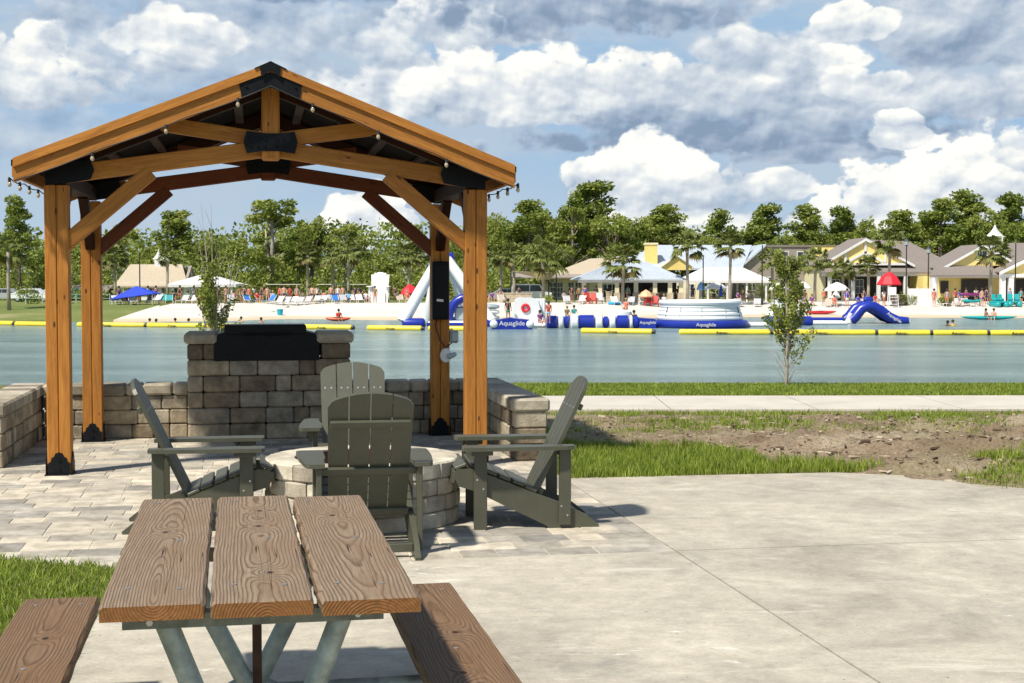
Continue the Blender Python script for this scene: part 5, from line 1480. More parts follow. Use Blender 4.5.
# --- lamp posts
def lamp(px,D,top,label,head=True,grp='black lamp posts'):
    L=Loc(px,D); T=empty('lamp_post',L.p,label,'lamp post',grp); H=L.z(top)
    mb=MB(); mb.tube([(0,0,-.3),(0,0,.6),(0,0,.65),(0,0,H-(.8 if head else 0))],[.13,.13,.075,.06],8); mb.build('pole',MT['lampblack'],T,smooth='auto')
    if head:
        mb=MB(); mb.lathe([(.09,H-.8),(.20,H-.72),(.27,H-.32),(.25,H-.30)],(0,0,0),8); lt=mb.build('lantern_glass',MT['tubegrey'],T)
        mb=MB(); mb.lathe([(.33,H-.30),(.22,H-.16),(.08,H-.05),(.02,H+.06)],(0,0,0),8); mb.build('lantern_cap',MT['lampblack'],T)
        mb=MB(); mb.lathe([(.16,H-.84),(.18,H-.80),(.1,H-.76)],(0,0,0),8); mb.build('lantern_collar',MT['lampblack'],T)
lamp(906,152,238,'black lamp post with a lantern left of the white panel fence')
lamp(928,156,246,'black lamp post with a lantern right behind the white panel fence')
lamp(762,152,245,'plain dark pole at the right end of the white tent',False)
lamp(703,152,255,'plain dark pole beside the left end of the white tent',False)
lamp(1015,150,243,'plain dark pole at the right edge in front of the boat house',False)
lamp(140,160,252,'plain dark pole in front of the tan roofed house',False)
lamp(300,176,258,'thin dark pole among the trees behind the golf carts',False)
# --- rail fence on the left lawn
L=Loc(55,143); T=empty('rail_fence',L.p,'thin pale green rail fence on the lawn behind the left posts','fence')
MT['railgreen']=plain('pale_green_rail',(.32,.42,.33),.5)
x0,x1=L.x(-25),L.x(110); mb=MB()
for z in (.95,.55): mb.b2(x0,x1,-.02,.02,z,z+.05)
mb.build('rail',MT['railgreen'],T,fix=False)
for i in range(9):
    x=x0+(x1-x0)*i/8; bx(T,'post',MT['railgreen'],x-.04,x+.04,-.06,-.022,-.2,1.05)
# ================================================================ vehicles, furniture, floats
def car(px,D,mat,label,van=False,cat='car'):
    p=on(px,D); T=empty('parked_van' if van else 'parked_car',p,label,cat,'vehicles parked behind the beach')
    L_=4.6; H=1.95 if van else 1.45
    if van: prof=[(-2.3,.35),(2.3,.35),(2.32,.95),(1.5,1.1),(1.0,H-.05),(-2.1,H),(-2.3,1.1)]
    else: prof=[(-2.3,.35),(2.3,.35),(2.3,.75),(1.3,.92),(.6,H),(-1.0,H),(-1.8,.98),(-2.3,.9)]
    mb=MB(); mb.prism(prof,-.85,.85,'y'); b_=mb.build('body',mat,T)
    g_=[(1.3,1.12),(.92,H-.15),(-.1,H-.15),(-.1,1.12)] if van else [(1.1,.95),(.55,H-.12),(-.15,H-.12),(-.15,.95)]
    g2=[(-.2,1.12),(-.2,H-.15),(-2.0,H-.15),(-2.15,1.12)] if van else [(-.22,.95),(-.22,H-.12),(-.95,H-.12),(-1.55,.95)]
    for gg in (g_,g2):
        mb=MB(); mb.prism(gg,-.866,-.852,'y'); mb.build('window',MT['glass'],T)
    for x in (-1.45,1.45):
        for y in (-.72,.72):
            mb=MB(); mb.tube([(x,y-.11,.32),(x,y+.11,.32)],.32,14); w_=mb.build('wheel',MT['lampblack'],T,smooth='auto')
            mb=MB(); mb.tube([(x,y-.12,.32),(x,y-.112,.32)],.19,12); mb.build('rim',MT['tubegrey'],w_)
    mb=MB(); mb.box((2.31,-.6,.68),(.04,.3,.14)); mb.build('headlight',MT['tubegrey'],T,fix=False)
    return T
MT['cwhite']=plain('white_car_paint',(.78,.79,.80),.25,0,.03,1); MT['cgreen']=plain('dark_green_car_paint',(.02,.10,.07),.25,0,.05,1); MT['csilver']=plain('silver_car_paint',(.45,.47,.49),.3,.3,.05,1); MT['cdark']=plain('dark_car_paint',(.03,.035,.04),.25,0,.05,1)
car(33,160,MT['cwhite'],'white car parked at the left edge in front of the low shed')
car(82,166,MT['cgreen'],'dark green car parked between the two left posts')
car(58,170,MT['cwhite'],'white car mostly hidden behind the front left post')
car(531,164,MT['cwhite'],'white van parked beyond the sand coloured retaining wall',True,'van')
car(509,168,MT['csilver'],'silver car parked left of the white van')
car(6,166,MT['csilver'],'silver car parked at the far left edge of the photo')
MT['cartbody']=plain('cart_body',(.10,.11,.13),.4,0,.1,1); MT['cartseat']=plain('cart_seat',(.45,.38,.28),.6)
MT['cartroof']=plain('cart_roof',(.70,.68,.60),.5); MT['cartgreen']=plain('cart_green',(.02,.15,.10),.5)
def cart(px,D,label,roof,first=[None]):
    p=on(px,D)
    T=empty('golf_cart',p,label,'golf cart','golf carts parked behind the beach chairs')
    mb=MB(); mb.prism([(-1.15,.32),(1.15,.32),(1.2,.6),(1.0,.86),(.62,.92),(.5,.45),(-.1,.45),(-.15,.75),(-1.15,.8)],-.55,.55,'y'); mb.build('body',MT['cartbody'],T)
    mb=MB(); mb.b2(-.6,.0,-.5,.5,.752,.86,.02); mb.b2(-.68,-.55,-.5,.5,.865,1.25,.02); mb.build('seat',MT['cartseat'],T,fix=False)
    mb=MB(); mb.box((-.05,0,1.88),(1.95,1.2,.07),None,.03); mb.build('roof',roof,T,fix=False)
    for x,x2 in ((.8,.62),(-1.0,-.85)):
        for y in (-.5,.5):
            mb=MB(); mb.tube([(x,y,.8),(x2,y,1.86)],.025,6); mb.build('roof_post',MT['lampblack'],T)
    for x in (-.78,.8):
        for y in (-.5,.5):
            mb=MB(); mb.tube([(x,y-.1,.24),(x,y+.1,.24)],.24,12); mb.build('wheel',MT['lampblack'],T,smooth='auto')
    mb=MB(); mb.tube([(.55,.2,.85),(.35,.2,1.12)],.02,6); mb.torus((.35,.2,1.12),.16,.015,14,5,0,Matrix.Rotation(R(-50),3,'Y')); mb.build('steering_wheel',MT['lampblack'],T)
    return T
for px,D,lb,rf in ((241,163,'golf cart behind the yellow green shrub, leftmost of the row','cartroof'),(276,166,'golf cart with a cream roof, second from the left of the row','cartroof'),(293,162,'golf cart with a tan roof in the middle of the row','cartroof'),(327,168,'golf cart with a pale roof between the palms','cartroof'),(341,172,'golf cart with a dark green roof behind the palms','cartgreen'),(359,164,'golf cart with a pale roof next to the oversized white chair','cartroof')):
    cart(px,D,lb,MT[rf])
# lounge chairs
def lounger_proto(mat):
    T=empty('beach_lounger',(0,0,0)); 
    mb=MB(); mb.box((0,.25,.33),(.62,1.15,.045),None,.01); mb.build('seat_sling',mat,T,fix=False)
    mb=MB(); mb.box((0,-.0,0),(.62,.75,.04),None,.01); o=mb.build('back_sling',mat,T,fix=False,loc=(0,1.08,.58),rot=(R(48),0,0))
    mb=MB()
    for s_ in (-1,1): mb.tube([(s_*.33,-.35,.30),(s_*.33,.82,.33),(s_*.33,1.36,.88)],.022,6)
    mb.build('frame',MT['white'],T)
    for s_ in (-1,1):
        for y in (-.25,.95):
            mb=MB(); mb.tube([(s_*.33,y,.31),(s_*.34,y-.05,0)],.02,6); mb.build('leg',MT['white'],T)
    return T
MT['sl_grey']=plain('grey_sling',(.42,.43,.45),.7); MT['sl_white']=plain('white_sling',(.74,.74,.72),.7); MT['sl_blue']=plain('blue_sling',(.02,.16,.50),.7); MT['sl_teal']=plain('teal_sling',(.03,.30,.30),.7); MT['sl_tan']=plain('tan_sling',(.46,.38,.30),.7)
LC={}
LNG=[(266,147,'sl_blue',-.5,'blue beach lounger beside the white loungers, at the left of the row'),(274,146,'sl_white',-.5,'leftmost white beach lounger above the turquoise bin'),(281,146,'sl_grey',-.5,'grey beach lounger directly above the turquoise bin'),(288,146.5,'sl_white',-.5,'white beach lounger right of the turquoise bin'),(295,146,'sl_grey',-.4,'second grey beach lounger right of the turquoise bin'),(303,147,'sl_grey',-.4,'grey beach lounger in front of the left palm'),(313,148,'sl_grey',-.3,'grey beach lounger right of the left palm'),(320,148.5,'sl_grey',-.3,'grey beach lounger between the left and middle palms'),(328,149,'sl_grey',.2,'grey beach lounger before the middle palm'),(337,148,'sl_blue',.3,'bright blue beach lounger between the middle and right palms'),(345,149,'sl_grey',.3,'grey beach lounger at the foot of the right palm'),(353,149,'sl_white',.3,'white beach lounger right of the right palm'),(361,149.5,'sl_white',.3,'white beach lounger nearest the oversized white chair'),(251,147,'sl_blue',.6,'dark blue beach lounger beside the yellow green shrub'),
(118,141,'sl_white',.5,'white lounger under the left side of the blue canopy'),(126,142,'sl_blue',.4,'blue lounger under the blue canopy'),(134,141,'sl_white',.4,'white lounger under the middle of the blue canopy'),(144,143,'sl_grey',-.4,'grey lounger under the right side of the blue canopy'),(152,144,'sl_white',-.4,'white lounger just right of the blue canopy'),(162,144,'sl_teal',.2,'teal lounger left of the white canopy'),(169,144,'sl_teal',.2,'teal lounger under the left corner of the white canopy'),(180,145,'sl_grey',-.3,'grey lounger in front of the white canopy'),(190,145,'sl_white',-.3,'white lounger in front of the white canopy posts'),(206,146,'sl_grey',.3,'grey lounger behind the bushy bank sapling'),(232,147,'sl_grey',.3,'grey lounger right of the bushy bank sapling'),
(568,147,'sl_grey',.1,'grey lounger below the cream house windows'),(580,147,'sl_white',-.3,'white lounger left of the red beach chairs'),(617,146,'sl_white',.2,'white lounger left of the round bouncer, nearest the palm'),(630,147,'sl_grey',-.2,'grey lounger at the foot of the beach bar palm'),(681,147,'sl_grey',.2,'grey lounger above the white bouncer, at the left'),(716,148,'sl_white',.2,'white lounger above the middle of the bouncer'),(731,148,'sl_white',-.2,'white lounger above the right of the bouncer'),(742,149,'sl_grey',.2,'grey lounger beyond the right end of the bouncer'),(757,149,'sl_grey',-.2,'grey lounger under the right end of the white tent'),(793,148,'sl_white',.2,'white lounger under the left white umbrella'),(806,149,'sl_grey',.2,'grey lounger under the second white umbrella'),(828,148,'sl_tan',-.3,'tan lounger left of the third white umbrella'),(838,149,'sl_tan',.3,'tan lounger under the third white umbrella'),(868,148,'sl_grey',.2,'grey lounger behind the blue slide arch'),(948,148,'sl_grey',.3,'grey lounger in front of the kayak rack, left'),(958,148,'sl_grey',-.3,'grey lounger in front of the kayak rack, middle'),(972,148,'sl_grey',.3,'grey lounger in front of the kayak rack, right'),
(402,150,'sl_tan',.3,'tan lounger below the red umbrella'),(414,150,'sl_grey',-.3,'grey lounger right of the red umbrella'),(486,150,'sl_grey',.3,'grey lounger right beside the front right post'),(504,149,'sl_tan',.3,'tan lounger above the striped float')]
for px,D,mm,rz,lb in LNG:
    p=on(px,D)+Vector((0,0,.03))
    if mm not in LC:
        T=lounger_proto(MT[mm]); LC[mm]=T; tag(T,lb,'lounger','loungers along the far beach'); T.location=p; T.rotation_euler=(0,0,rz)
    else: dup(LC[mm],p,rz,None,lb,'loungers along the far beach')
# red beach chairs (upright adirondacks)
MT['chred']=plain('red_chair_paint',(.50,.045,.03),.5); 
def beach_chair(px,D,mat,rz,label):
    T=empty('beach_chair',on(px,D)+Vector((0,0,.03)),label,'chair','upright chairs on the far beach',rz)
    mb=MB()
    for i in range(5): mb.box((-.24+i*.12,.28,.72),(.11,.03,.85),Matrix.Rotation(R(-18),3,'X'),.0)
    mb.build('backrest',mat,T,fix=False)
    mb=MB(); mb.box((0,-.05,.36),(.56,.55,.04),Matrix.Rotation(R(-8),3,'X')); mb.build('seat',mat,T,fix=False)
    for s_ in (-1,1):
        mb=MB(); mb.box((s_*.34,-.02,.60),(.12,.72,.03)); mb.build('armrest',mat,T,fix=False)
        for y in (-.3,.25): mb=MB(); mb.box((s_*.33,y,.29),(.06,.09,.58)); mb.build('leg',mat,T,fix=False)
for px,D,m_,rz,lb in ((588,148,'chred',.3,'red beach chair left of the white one by the beach bar'),(593,147.5,'chred',-.2,'second red beach chair by the beach bar, beside the white one'),(600,148,'white',.2,'white beach chair right of the two red ones'),(648,147.5,'chred',.2,'red chair under the tan umbrella at the left'),(655,147.5,'chred',-.2,'red chair under the tan umbrella at the right'),(642,148,'white',.1,'white chair left of the tan umbrella')):
    beach_chair(px,D,MT[m_],rz,lb)
# umbrellas
def umbrella(px,D,ye,yt,w_px,mat,label,closed=False,tilt=0):
    L=Loc(px,D); T=empty('beach_umbrella',L.p,label,'umbrella','umbrellas on the far beach'); r_=w_px/2/F*D; ze,zt=L.z(ye),L.z(yt)
    mb=MB(); mb.tube([(0,0,-.2),(0,0,zt)],.03,6); mb.build('pole',MT['white'],T)
    mb=MB()
    if closed: mb.lathe([(.05,ze),(.22,ze+.15),(.16,zt-.6),(.03,zt+.05)],(0,0,0),10)
    else: mb.lathe([(r_*.97,ze-.12),(r_,ze),(r_*.62,ze+(zt-ze)*.62),(r_*.2,ze+(zt-ze)*.95),(.02,zt+.05)],(0,0,0),8)
    o=mb.build('canopy',mat,T); 
    if tilt: o.rotation_euler=(0,tilt,0); o.location=(-math.sin(tilt)*ze,0,0)
MT['ured']=plain('red_umbrella',(.62,.015,.03),.6); MT['utan']=plain('tan_umbrella',(.70,.42,.24),.6); MT['ublue']=plain('blue_umbrella',(.01,.04,.30),.6); MT['ulb']=plain('light_blue_umbrella',(.20,.42,.75),.6)
umbrella(410,153,293,284.5,20,MT['ured'],'red umbrella left of the rear right post',False,-.12)
umbrella(889,149,284,272,25,MT['ured'],'large red umbrella in front of the clubhouse porch')
umbrella(779,150,289,282,20,MT['canvas'],'white umbrella behind the left side of the bank sapling')
umbrella(803,150,288,282,17,MT['canvas'],'white umbrella just right of the bank sapling')
umbrella(837,150,290,282.5,26,MT['canvas'],'wide white umbrella in front of the clubhouse columns')
umbrella(646,148,296,290,15,MT['utan'],'tan orange umbrella beside the beach bar')
umbrella(721,154,297,284,6,MT['ublue'],'closed dark blue umbrella under the white tent',True)
umbrella(701,153,289,282,9,MT['ulb'],'small light blue umbrella under the left of the white tent')
umbrella(716,156,288,282,22,MT['canvas'],'white umbrella under the white tent')
umbrella(836,152,297,291,9,MT['canvas'],'small white umbrella low beside the man in blue')
# lifeguard chair, bin, monument
L=Loc(893,147); T=empty('lifeguard_chair',L.p,'tall white lifeguard chair beside the large red umbrella','lifeguard chair')
for x in (-.4,.4):
    for y in (-.3,.4): mb=MB(); mb.tube([(x*1.2,y*1.2,-.1),(x,y,1.3)],.04,6); mb.build('leg',MT['white'],T)
bx(T,'seat',MT['white'],-.42,.42,-.3,.4,1.3,1.36); bx(T,'backrest',MT['white'],-.42,.42,.36,.42,1.365,2.1)
for z in (.35,.7,1.05): bx(T,'rung',MT['white'],-.46,.46,-.40,-.36,z,z+.05)
MT['bteal']=plain('turquoise_plastic',(.01,.36,.48),.4)
p=gp(280,315.5); T=empty('beach_bin',p,'turquoise bin on the sand near the waterline at the left','bin'); mb=MB(); mb.lathe([(.24,0),(.30,.55)],(0,0,0),14); mb.build('bin_body',MT['bteal'],T,smooth='auto'); mb=MB(); mb.torus((0,0,.56),.30,.03,18,6); mb.build('bin_rim',MT['bteal'],T)
p=gp(615,305.5); T=empty('blue_raft',p+Vector((0,0,.1)),'flat sky blue raft lying on the sand in front of the beach bar','raft'); mb=MB(); mb.capsule((-.7,0,.12),(.7,0,.12),.16); mb.capsule((-.7,.35,.12),(.7,.35,.12),.16); mb.build('tubes',plain('sky_blue_vinyl',(.03,.40,.70),.35),T,smooth=True)
MT['kred']=plain('red_kayak_plastic',(.50,.02,.03),.35); MT['kpurple']=plain('purple_kayak_plastic',(.22,.02,.14),.35); MT['kteal']=plain('teal_kayak_plastic',(.01,.33,.34),.35); MT['korange']=plain('orange_kayak_plastic',(.62,.10,.03),.35)
def kayak(name,loc,mat,L_,label,rz=0,cat='kayak'):
    T=empty(name,loc,label,cat,None,rz); mb=MB(); n=13;vs=[]
    pts=[(-L_/2+L_*i/(n-1),0,.16+.10*abs(2*i/(n-1)-1)**3) for i in range(n)]; rd=[max(.03,.34*math.sqrt(max(0,1-(2*i/(n-1)-1)**2))) for i in range(n)]
    mb.tube(pts,rd,12,sq=(1,.5)); mb.build('hull',mat,T,smooth=True)
    mb=MB(); mb.torus((0,0,.30),.26,.035,18,6,0,Matrix.Scale(1.6,3,Vector((1,0,0)))); mb.build('cockpit_rim',MT['lampblack'],T,smooth=True)
    return T
kayak('kayak',gp(820,315)+Vector((0,0,.06)),MT['kred'],3.2,'red kayak lying at the waterline right of the bank sapling')
# kayak rack
L=Loc(970,148.5); T=empty('kayak_rack',L.p,'low rack holding kayaks on the beach in front of the boat house','rack')
for x in (-1.0,1.0):
    bx(T,'upright',MT['white'],x-.05,x+.05,-.05,.05,-.2,1.35)
    for z in (.35,1.02): bx(T,'arm',MT['white'],x-.05,x+.05,-.5,-.055,z,z+.06)
kayak('kayak',L.p+Vector((0,-.3,1.08)),MT['kpurple'],2.6,'purple kayak on the top arms of the rack')
kayak('kayak',L.p+Vector((.1,-.3,.41)),MT['kteal'],2.4,'teal kayak on the lower arms of the rack')
for px,D,lb,rz in ((999,147,'teal pedal boat left of the other one on the beach at the right',.2),(1014,147.5,'teal pedal boat nearest the right edge of the photo',-.2)):
    T=empty('pedal_boat',on(px,D)+Vector((0,0,.03)),lb,'pedal boat','teal pedal boats on the beach',rz)
    mb=MB(); mb.capsule((-.45,-.9,.25),(-.45,.9,.25),.26); mb.capsule((.45,-.9,.25),(.45,.9,.25),.26); mb.build('hulls',MT['kteal'],T,smooth=True)
    mb=MB(); mb.b2(-.65,.65,-.6,.7,.42,.6,.05); mb.build('deck',MT['kteal'],T,fix=False)
    for x in (-.33,.33): mb=MB(); mb.box((x,.15,.75),(.5,.5,.3),None,.08); mb.box((x,.45,1.05),(.5,.14,.5),Matrix.Rotation(R(-15),3,'X'),.06); mb.build('seat',MT['kteal'],T,fix=False)

# ================================================================ inflatables on the lake
WZ=WATER_Z
def wl(px,D): x=XX(px,D); return Vector((x,D,WZ))
TW,TB,TG,TYL=MT['tubewhite'],MT['tubeblue'],MT['tubegrey'],MT['tubeyellow']
def part(mb,name,mat,T): return mb.build(name,mat,T,smooth='auto')
def text(body,size,loc,rot,mat,parent,name='lettering',depth=.01):
    cu=bpy.data.curves.new(name,'FONT'); cu.body=body; cu.size=size; cu.extrude=depth; cu.align_x='CENTER'; cu.align_y='CENTER'
    o=bpy.data.objects.new(name,cu); COL.objects.link(o)
    dg=bpy.context.evaluated_depsgraph_get(); me=bpy.data.meshes.new_from_object(o.evaluated_get(dg)); bpy.data.objects.remove(o)
    me.materials.clear(); me.materials.append(mat)
    ob=bpy.data.objects.new(name,me); COL.objects.link(ob); ob.parent=parent; ob.location=loc; ob.rotation_euler=rot; return ob
BG='yellow boom floats roping off the swimming area'
BO=[(-12,14,323.2,323.6,'yellow boom float at the left edge of the photo'),(14,68,324.0,324.6,'yellow boom float behind the front left post'),(76,146,324.8,325.4,'yellow boom float right of the rear left post'),(146,206,325.4,326.0,'yellow boom float below the blue canopy'),(206,296,326.2,327.2,'yellow boom float passing behind the tall block pillar'),(298,353,327.2,327.8,'yellow boom float right of the tall block pillar'),(366,423,328.2,328.8,'yellow boom float in front of the white swing frame'),(427,478,328.8,329.2,'yellow boom float behind the two right posts'),(580,654,331.2,332.2,'separate yellow boom float in front of the blue and white logs'),
(678,772,332.6,332.9,'yellow boom float at the foot of the round bouncer'),(772,877,332.9,333.2,'yellow boom float behind the bank sapling'),(877,932,333.2,333.4,'short yellow boom float below the blue slide arch'),(932,989,333.4,333.5,'yellow boom float left of the one at the right edge'),(989,1052,333.5,333.6,'yellow boom float at the right edge of the photo')]
def wd_(py): # distance of the water at a pixel row
    d=ray(512,py); return (WZ-CH)/d.z*d.y
for k,(a,b_,y0,y1,lb) in enumerate(BO):
    D0,D1=wd_(y0+1.6),wd_(y1+1.6); p0=wl(a,D0);p1=wl(b_,D1); c_=(p0+p1)/2; T=empty('boom_float',c_,lb,'boom float',BG)
    mb=MB(); mb.capsule(p0-c_+Vector((0.06,0,.12)),p1-c_+Vector((-.06,0,.12)),.21); part(mb,'tube',TYL,T)
    mb=MB(); d_=(p1-p0).normalized(); mb.tube([p1-c_-d_*.12+Vector((0,0,.12)),p1-c_+d_*.08+Vector((0,0,.12))],.16,12); part(mb,'end_cap',MT['lampblack'],T)
    if (b_-a)>45 and a>60: text('Aquaglide',.30,((p0+p1)/2-c_)+Vector((0,-.21,.12)),(R(82),0,0),MT['lampblack'],T)
# --- tall swing frame
D=109; o_=wl(446,D); T=empty('inflatable_swing_frame',o_,'tall white inflatable swing frame with four leaning legs and blue base tubes','inflatable')
def X_(px,dy=0): return XX(px,D+dy)-o_.x
def Z_(py,dy=0): return ZZ(py,D+dy)-WZ
apx=Vector((X_(442),1.8,Z_(259)))
for (a,y,nm) in ((403,-.2,0),(425,3.6,0),(470,3.6,0),(491,-.2,0)):
    ft=Vector((X_(a),y,.35)); tp=apx+Vector(((-.35 if a<446 else .35),(-.4 if y<1 else .4),0))
    mb=MB(); mb.tube([ft,ft+(tp-ft)*.5,tp],[.46,.43,.36],16); part(mb,'leg',TW,T)
mb=MB(); mb.capsule(apx-Vector((.9,0,-.05)),apx+Vector((.9,0,.05)),.5); part(mb,'apex_joint',TB,T)
for a,b_,y in ((402,426,-.3),(466,494,-.3),(424,470,3.7)):
    mb=MB(); mb.capsule((X_(a),y,.22),(X_(b_),y,.22),.42); part(mb,'base_tube',TB,T)
mb=MB(); mb.b2(X_(428),X_(488),-.6,1.4,.02,.42,.12); part(mb,'platform',TW,T)
mb=MB(); mb.b2(X_(427),X_(489),-.75,-.6,.04,.30,.05); part(mb,'platform_side',TB,T)
mb=MB(); cx_=X_(466); pts=[(cx_+1.35*math.cos(t),.6,.4+1.75*math.sin(t)) for t in [PI*i/12 for i in range(13)]]; mb.tube(pts,.34,12); part(mb,'arch',TB,T)
mb=MB(); mb.b2(cx_-.9,cx_+.9,.7,1.0,.4,1.5,.2); part(mb,'arch_curtain',TG,T)
# --- striped climbing column right of the front post
D=110; o_=wl(491,D); T=empty('inflatable_column',o_,'short striped inflatable column right beside the front right post','inflatable')
for i in range(4):
    mb=MB(); mb.lathe([(.35,i*.42+.02),(.62,i*.42+.10),(.66,i*.42+.21),(.62,i*.42+.32),(.35,i*.42+.40)],(0,0,0),16); part(mb,'ring',[TB,TG,TW,TG][i],T)
# --- blue peaked ramp with lettering
D=103; o_=wl(512,D); T=empty('inflatable_ramp',o_,'dark blue low peaked inflatable ramp with white lettering','inflatable')
mb=MB(); xx=lambda px: XX(px,D)-o_.x; zz=lambda py: ZZ(py,D)-WZ
mb.prism([(xx(492),.0),(xx(532),.0),(xx(533),.35),(xx(530),.65),(xx(517),zz(318.6)),(xx(510),zz(317.8)),(xx(503),zz(318.8)),(xx(493),.6),(xx(491),.3)],-.5,1.6,'y'); part(mb,'wedge',TB,T)
for x in (494,530): mb=MB(); mb.capsule((xx(x),-.62,.36),(xx(x),1.7,.36),.30); part(mb,'side_tube',TW,T)
text('Aquaglide',.46,(0,-.51,.42),(R(90),0,0),MT['white'],T)
# --- white climbing block with ring
D=108; o_=wl(536,D); T=empty('inflatable_block',o_,'white rounded inflatable climbing block with a red ring on its face','inflatable'); xx=lambda px: XX(px,D)-o_.x; zz=lambda py: ZZ(py,D)-WZ
mb=MB(); mb.prism([(xx(512),0),(xx(545),0),(xx(538),zz(300)),(xx(533),zz(298)),(xx(518),zz(298)),(xx(514.5),zz(300))],0,2.4,'y'); part(mb,'block',TW,T)
for i in range(4):
    x=xx(536.5+i*2.5); mb=MB(); mb.capsule((x,.6,.1),(x,.6,zz(298.5)),.13); part(mb,'column_tube',TW,T)
mb=MB(); mb.torus((xx(525.5),-.06,zz(308)),.24,.10,20,8,0,Matrix.Rotation(R(90),3,'X')); part(mb,'life_ring',MT['ured'],T)
mb=MB(); mb.b2(xx(508),xx(546),-1.6,2.4,0,.34,.12); part(mb,'deck',TW,T)
# --- log course
D=105; o_=wl(592,D); T=empty('inflatable_log_course',o_,'row of blue and white inflatable logs between the ramp and the round bouncer','inflatable'); xx=lambda px: XX(px,D)-o_.x; zz=lambda py: ZZ(py,D)-WZ
for a,b_,m_,r_ in ((546,558,TB,.48),(558,564,TW,.55),(564,569.5,TB,.42),(570,579,TW,.60),(578,595,TB,.52),(595,603,TW,.60),(603,609,TB,.42),(609,616,TW,.55),(616,629,TB,.50),(629,633,TW,.5),(633,639,TB,.45)):
    xa,xb=xx(a)+.01,xx(b_)-.01; e_=min(.12,(xb-xa)*.3); mb=MB(); mb.tube([(xa,0,.42),(xa+e_*.3,0,.42),(xa+e_,0,.42),(xb-e_,0,.42),(xb-e_*.3,0,.42),(xb,0,.42)],[r_*.55,r_*.88,r_*1.05,r_*1.05,r_*.88,r_*.55],18); part(mb,'log',m_,T)
mb=MB(); mb.b2(xx(552),xx(594),1.0,2.6,.5,zz(317.2),.12); part(mb,'blue_deck',TB,T)
mb=MB(); mb.b2(xx(596),xx(606),1.0,2.8,.1,zz(315),.2); part(mb,'white_block',TW,T)
for x0_,x1_,z0_,z1_ in ((614,616,.3,zz(312)),(614,627,zz(313.6),zz(312))): mb=MB(); mb.b2(xx(x0_),xx(x1_),1.4,1.8,z0_,z1_,.05); part(mb,'frame_tube',TB,T)
mb=MB(); mb.lathe([(.9,.1),(.95,.7),(.85,1.15),(.4,1.28),(.01,1.3)],(xx(622),1.9,0),18); part(mb,'white_drum',TW,T)
mb=MB(); mb.prism([(xx(639),.0),(xx(656),.0),(xx(655),zz(319)),(xx(638),.75)],-.4,2,'y'); part(mb,'blue_ramp',TB,T)
text('Aquaglide',.30,(xx(647.5),-.41,.42),(R(90),0,0),MT['white'],T)
# --- round stacked bouncer
D=104; o_=wl(700,D+3.2); T=empty('inflatable_tower',o_,'large round stacked white inflatable bouncer with a dark blue base ring','inflatable'); zz=lambda py: ZZ(py,D)-WZ
R0=3.30
mb=MB(); mb.torus((0,0,.26),R0,.30,64,10,0,None,.95); mb.lathe([(.01,.1),(R0,.1),(R0,.4),(.01,.45)],(0,0,0),48); part(mb,'base_ring',TB,T)
n=5
for i in range(n):
    z=.70+i*.285; r_=(2.98,2.92,2.80,2.76,2.86)[i]
    mb=MB(); mb.torus((0,0,z),r_,.19,64,10); part(mb,'ring',TW,T)
mb=MB(); mb.lathe([(.01,1.75),(2.75,1.9)],(0,0,0),48); mb.lathe([(2.72,.4),(2.72,1.95)],(0,0,0),48); part(mb,'inner_wall',TG,T)
for a in (-150,-125,-95,-60,-30):
    x,y=2.98*math.cos(R(a)),2.98*math.sin(R(a)); mb=MB(); mb.tube([(x*1.05,y*1.05,.75),(x*.99,y*.99,1.5)],.03,6); part(mb,'strap',MT['lampblack'],T) if a in (-150,-30) else mb.build('handle',TG,T)
text('Aquaglide',.36,(0,-(R0+.02)*.95-.27,.28),(R(90),0,0),MT['white'],T)
# --- small tower behind the sapling
D=112; o_=wl(783,D); T=empty('inflatable_climber',o_,'small white inflatable climber with a blue base, behind the bank sapling','inflatable'); xx=lambda px: XX(px,D)-o_.x; zz=lambda py: ZZ(py,D)-WZ
mb=MB(); mb.prism([(xx(770),.3),(xx(803),.3),(xx(799),zz(302)),(xx(777),zz(300))],0,2.2,'y'); part(mb,'tower',TW,T)
for a in (768,802): mb=MB(); mb.tube([(xx(a),-.3,.3),(xx(786+(a-785)*.3),.4,zz(299))],[.35,.3],12); part(mb,'leg_tube',TW,T)
mb=MB(); mb.capsule((xx(764),-.5,.3),(xx(775),-.5,.3),.42); part(mb,'base_tube',TB,T)
mb=MB(); mb.capsule((xx(790),-.5,.3),(xx(812),-.5,.3),.42); part(mb,'base_tube',TB,T)
# --- flat mats
for a,b_,py,m_,lb in ((744,768,326.5,TW,'flat white floating mat left of the bank sapling'),(806,848,321.2,TB,'flat blue floating mat leading to the slide arch'),(808,846,324.6,TW,'flat white floating mat in front of the blue one')):
    D=wd_(py); p=wl((a+b_)/2,D); T=empty('floating_mat',p,lb,'floating mat'); w_=(b_-a)/F*D; mb=MB(); mb.b2(-w_/2,w_/2,-.7,.7,-.05,.22,.08); part(mb,'pad',m_,T)
    for s_ in (-1,1): mb=MB(); mb.capsule((-w_/2,s_*.75,.14),(w_/2,s_*.75,.14),.17); part(mb,'side_tube',m_,T)
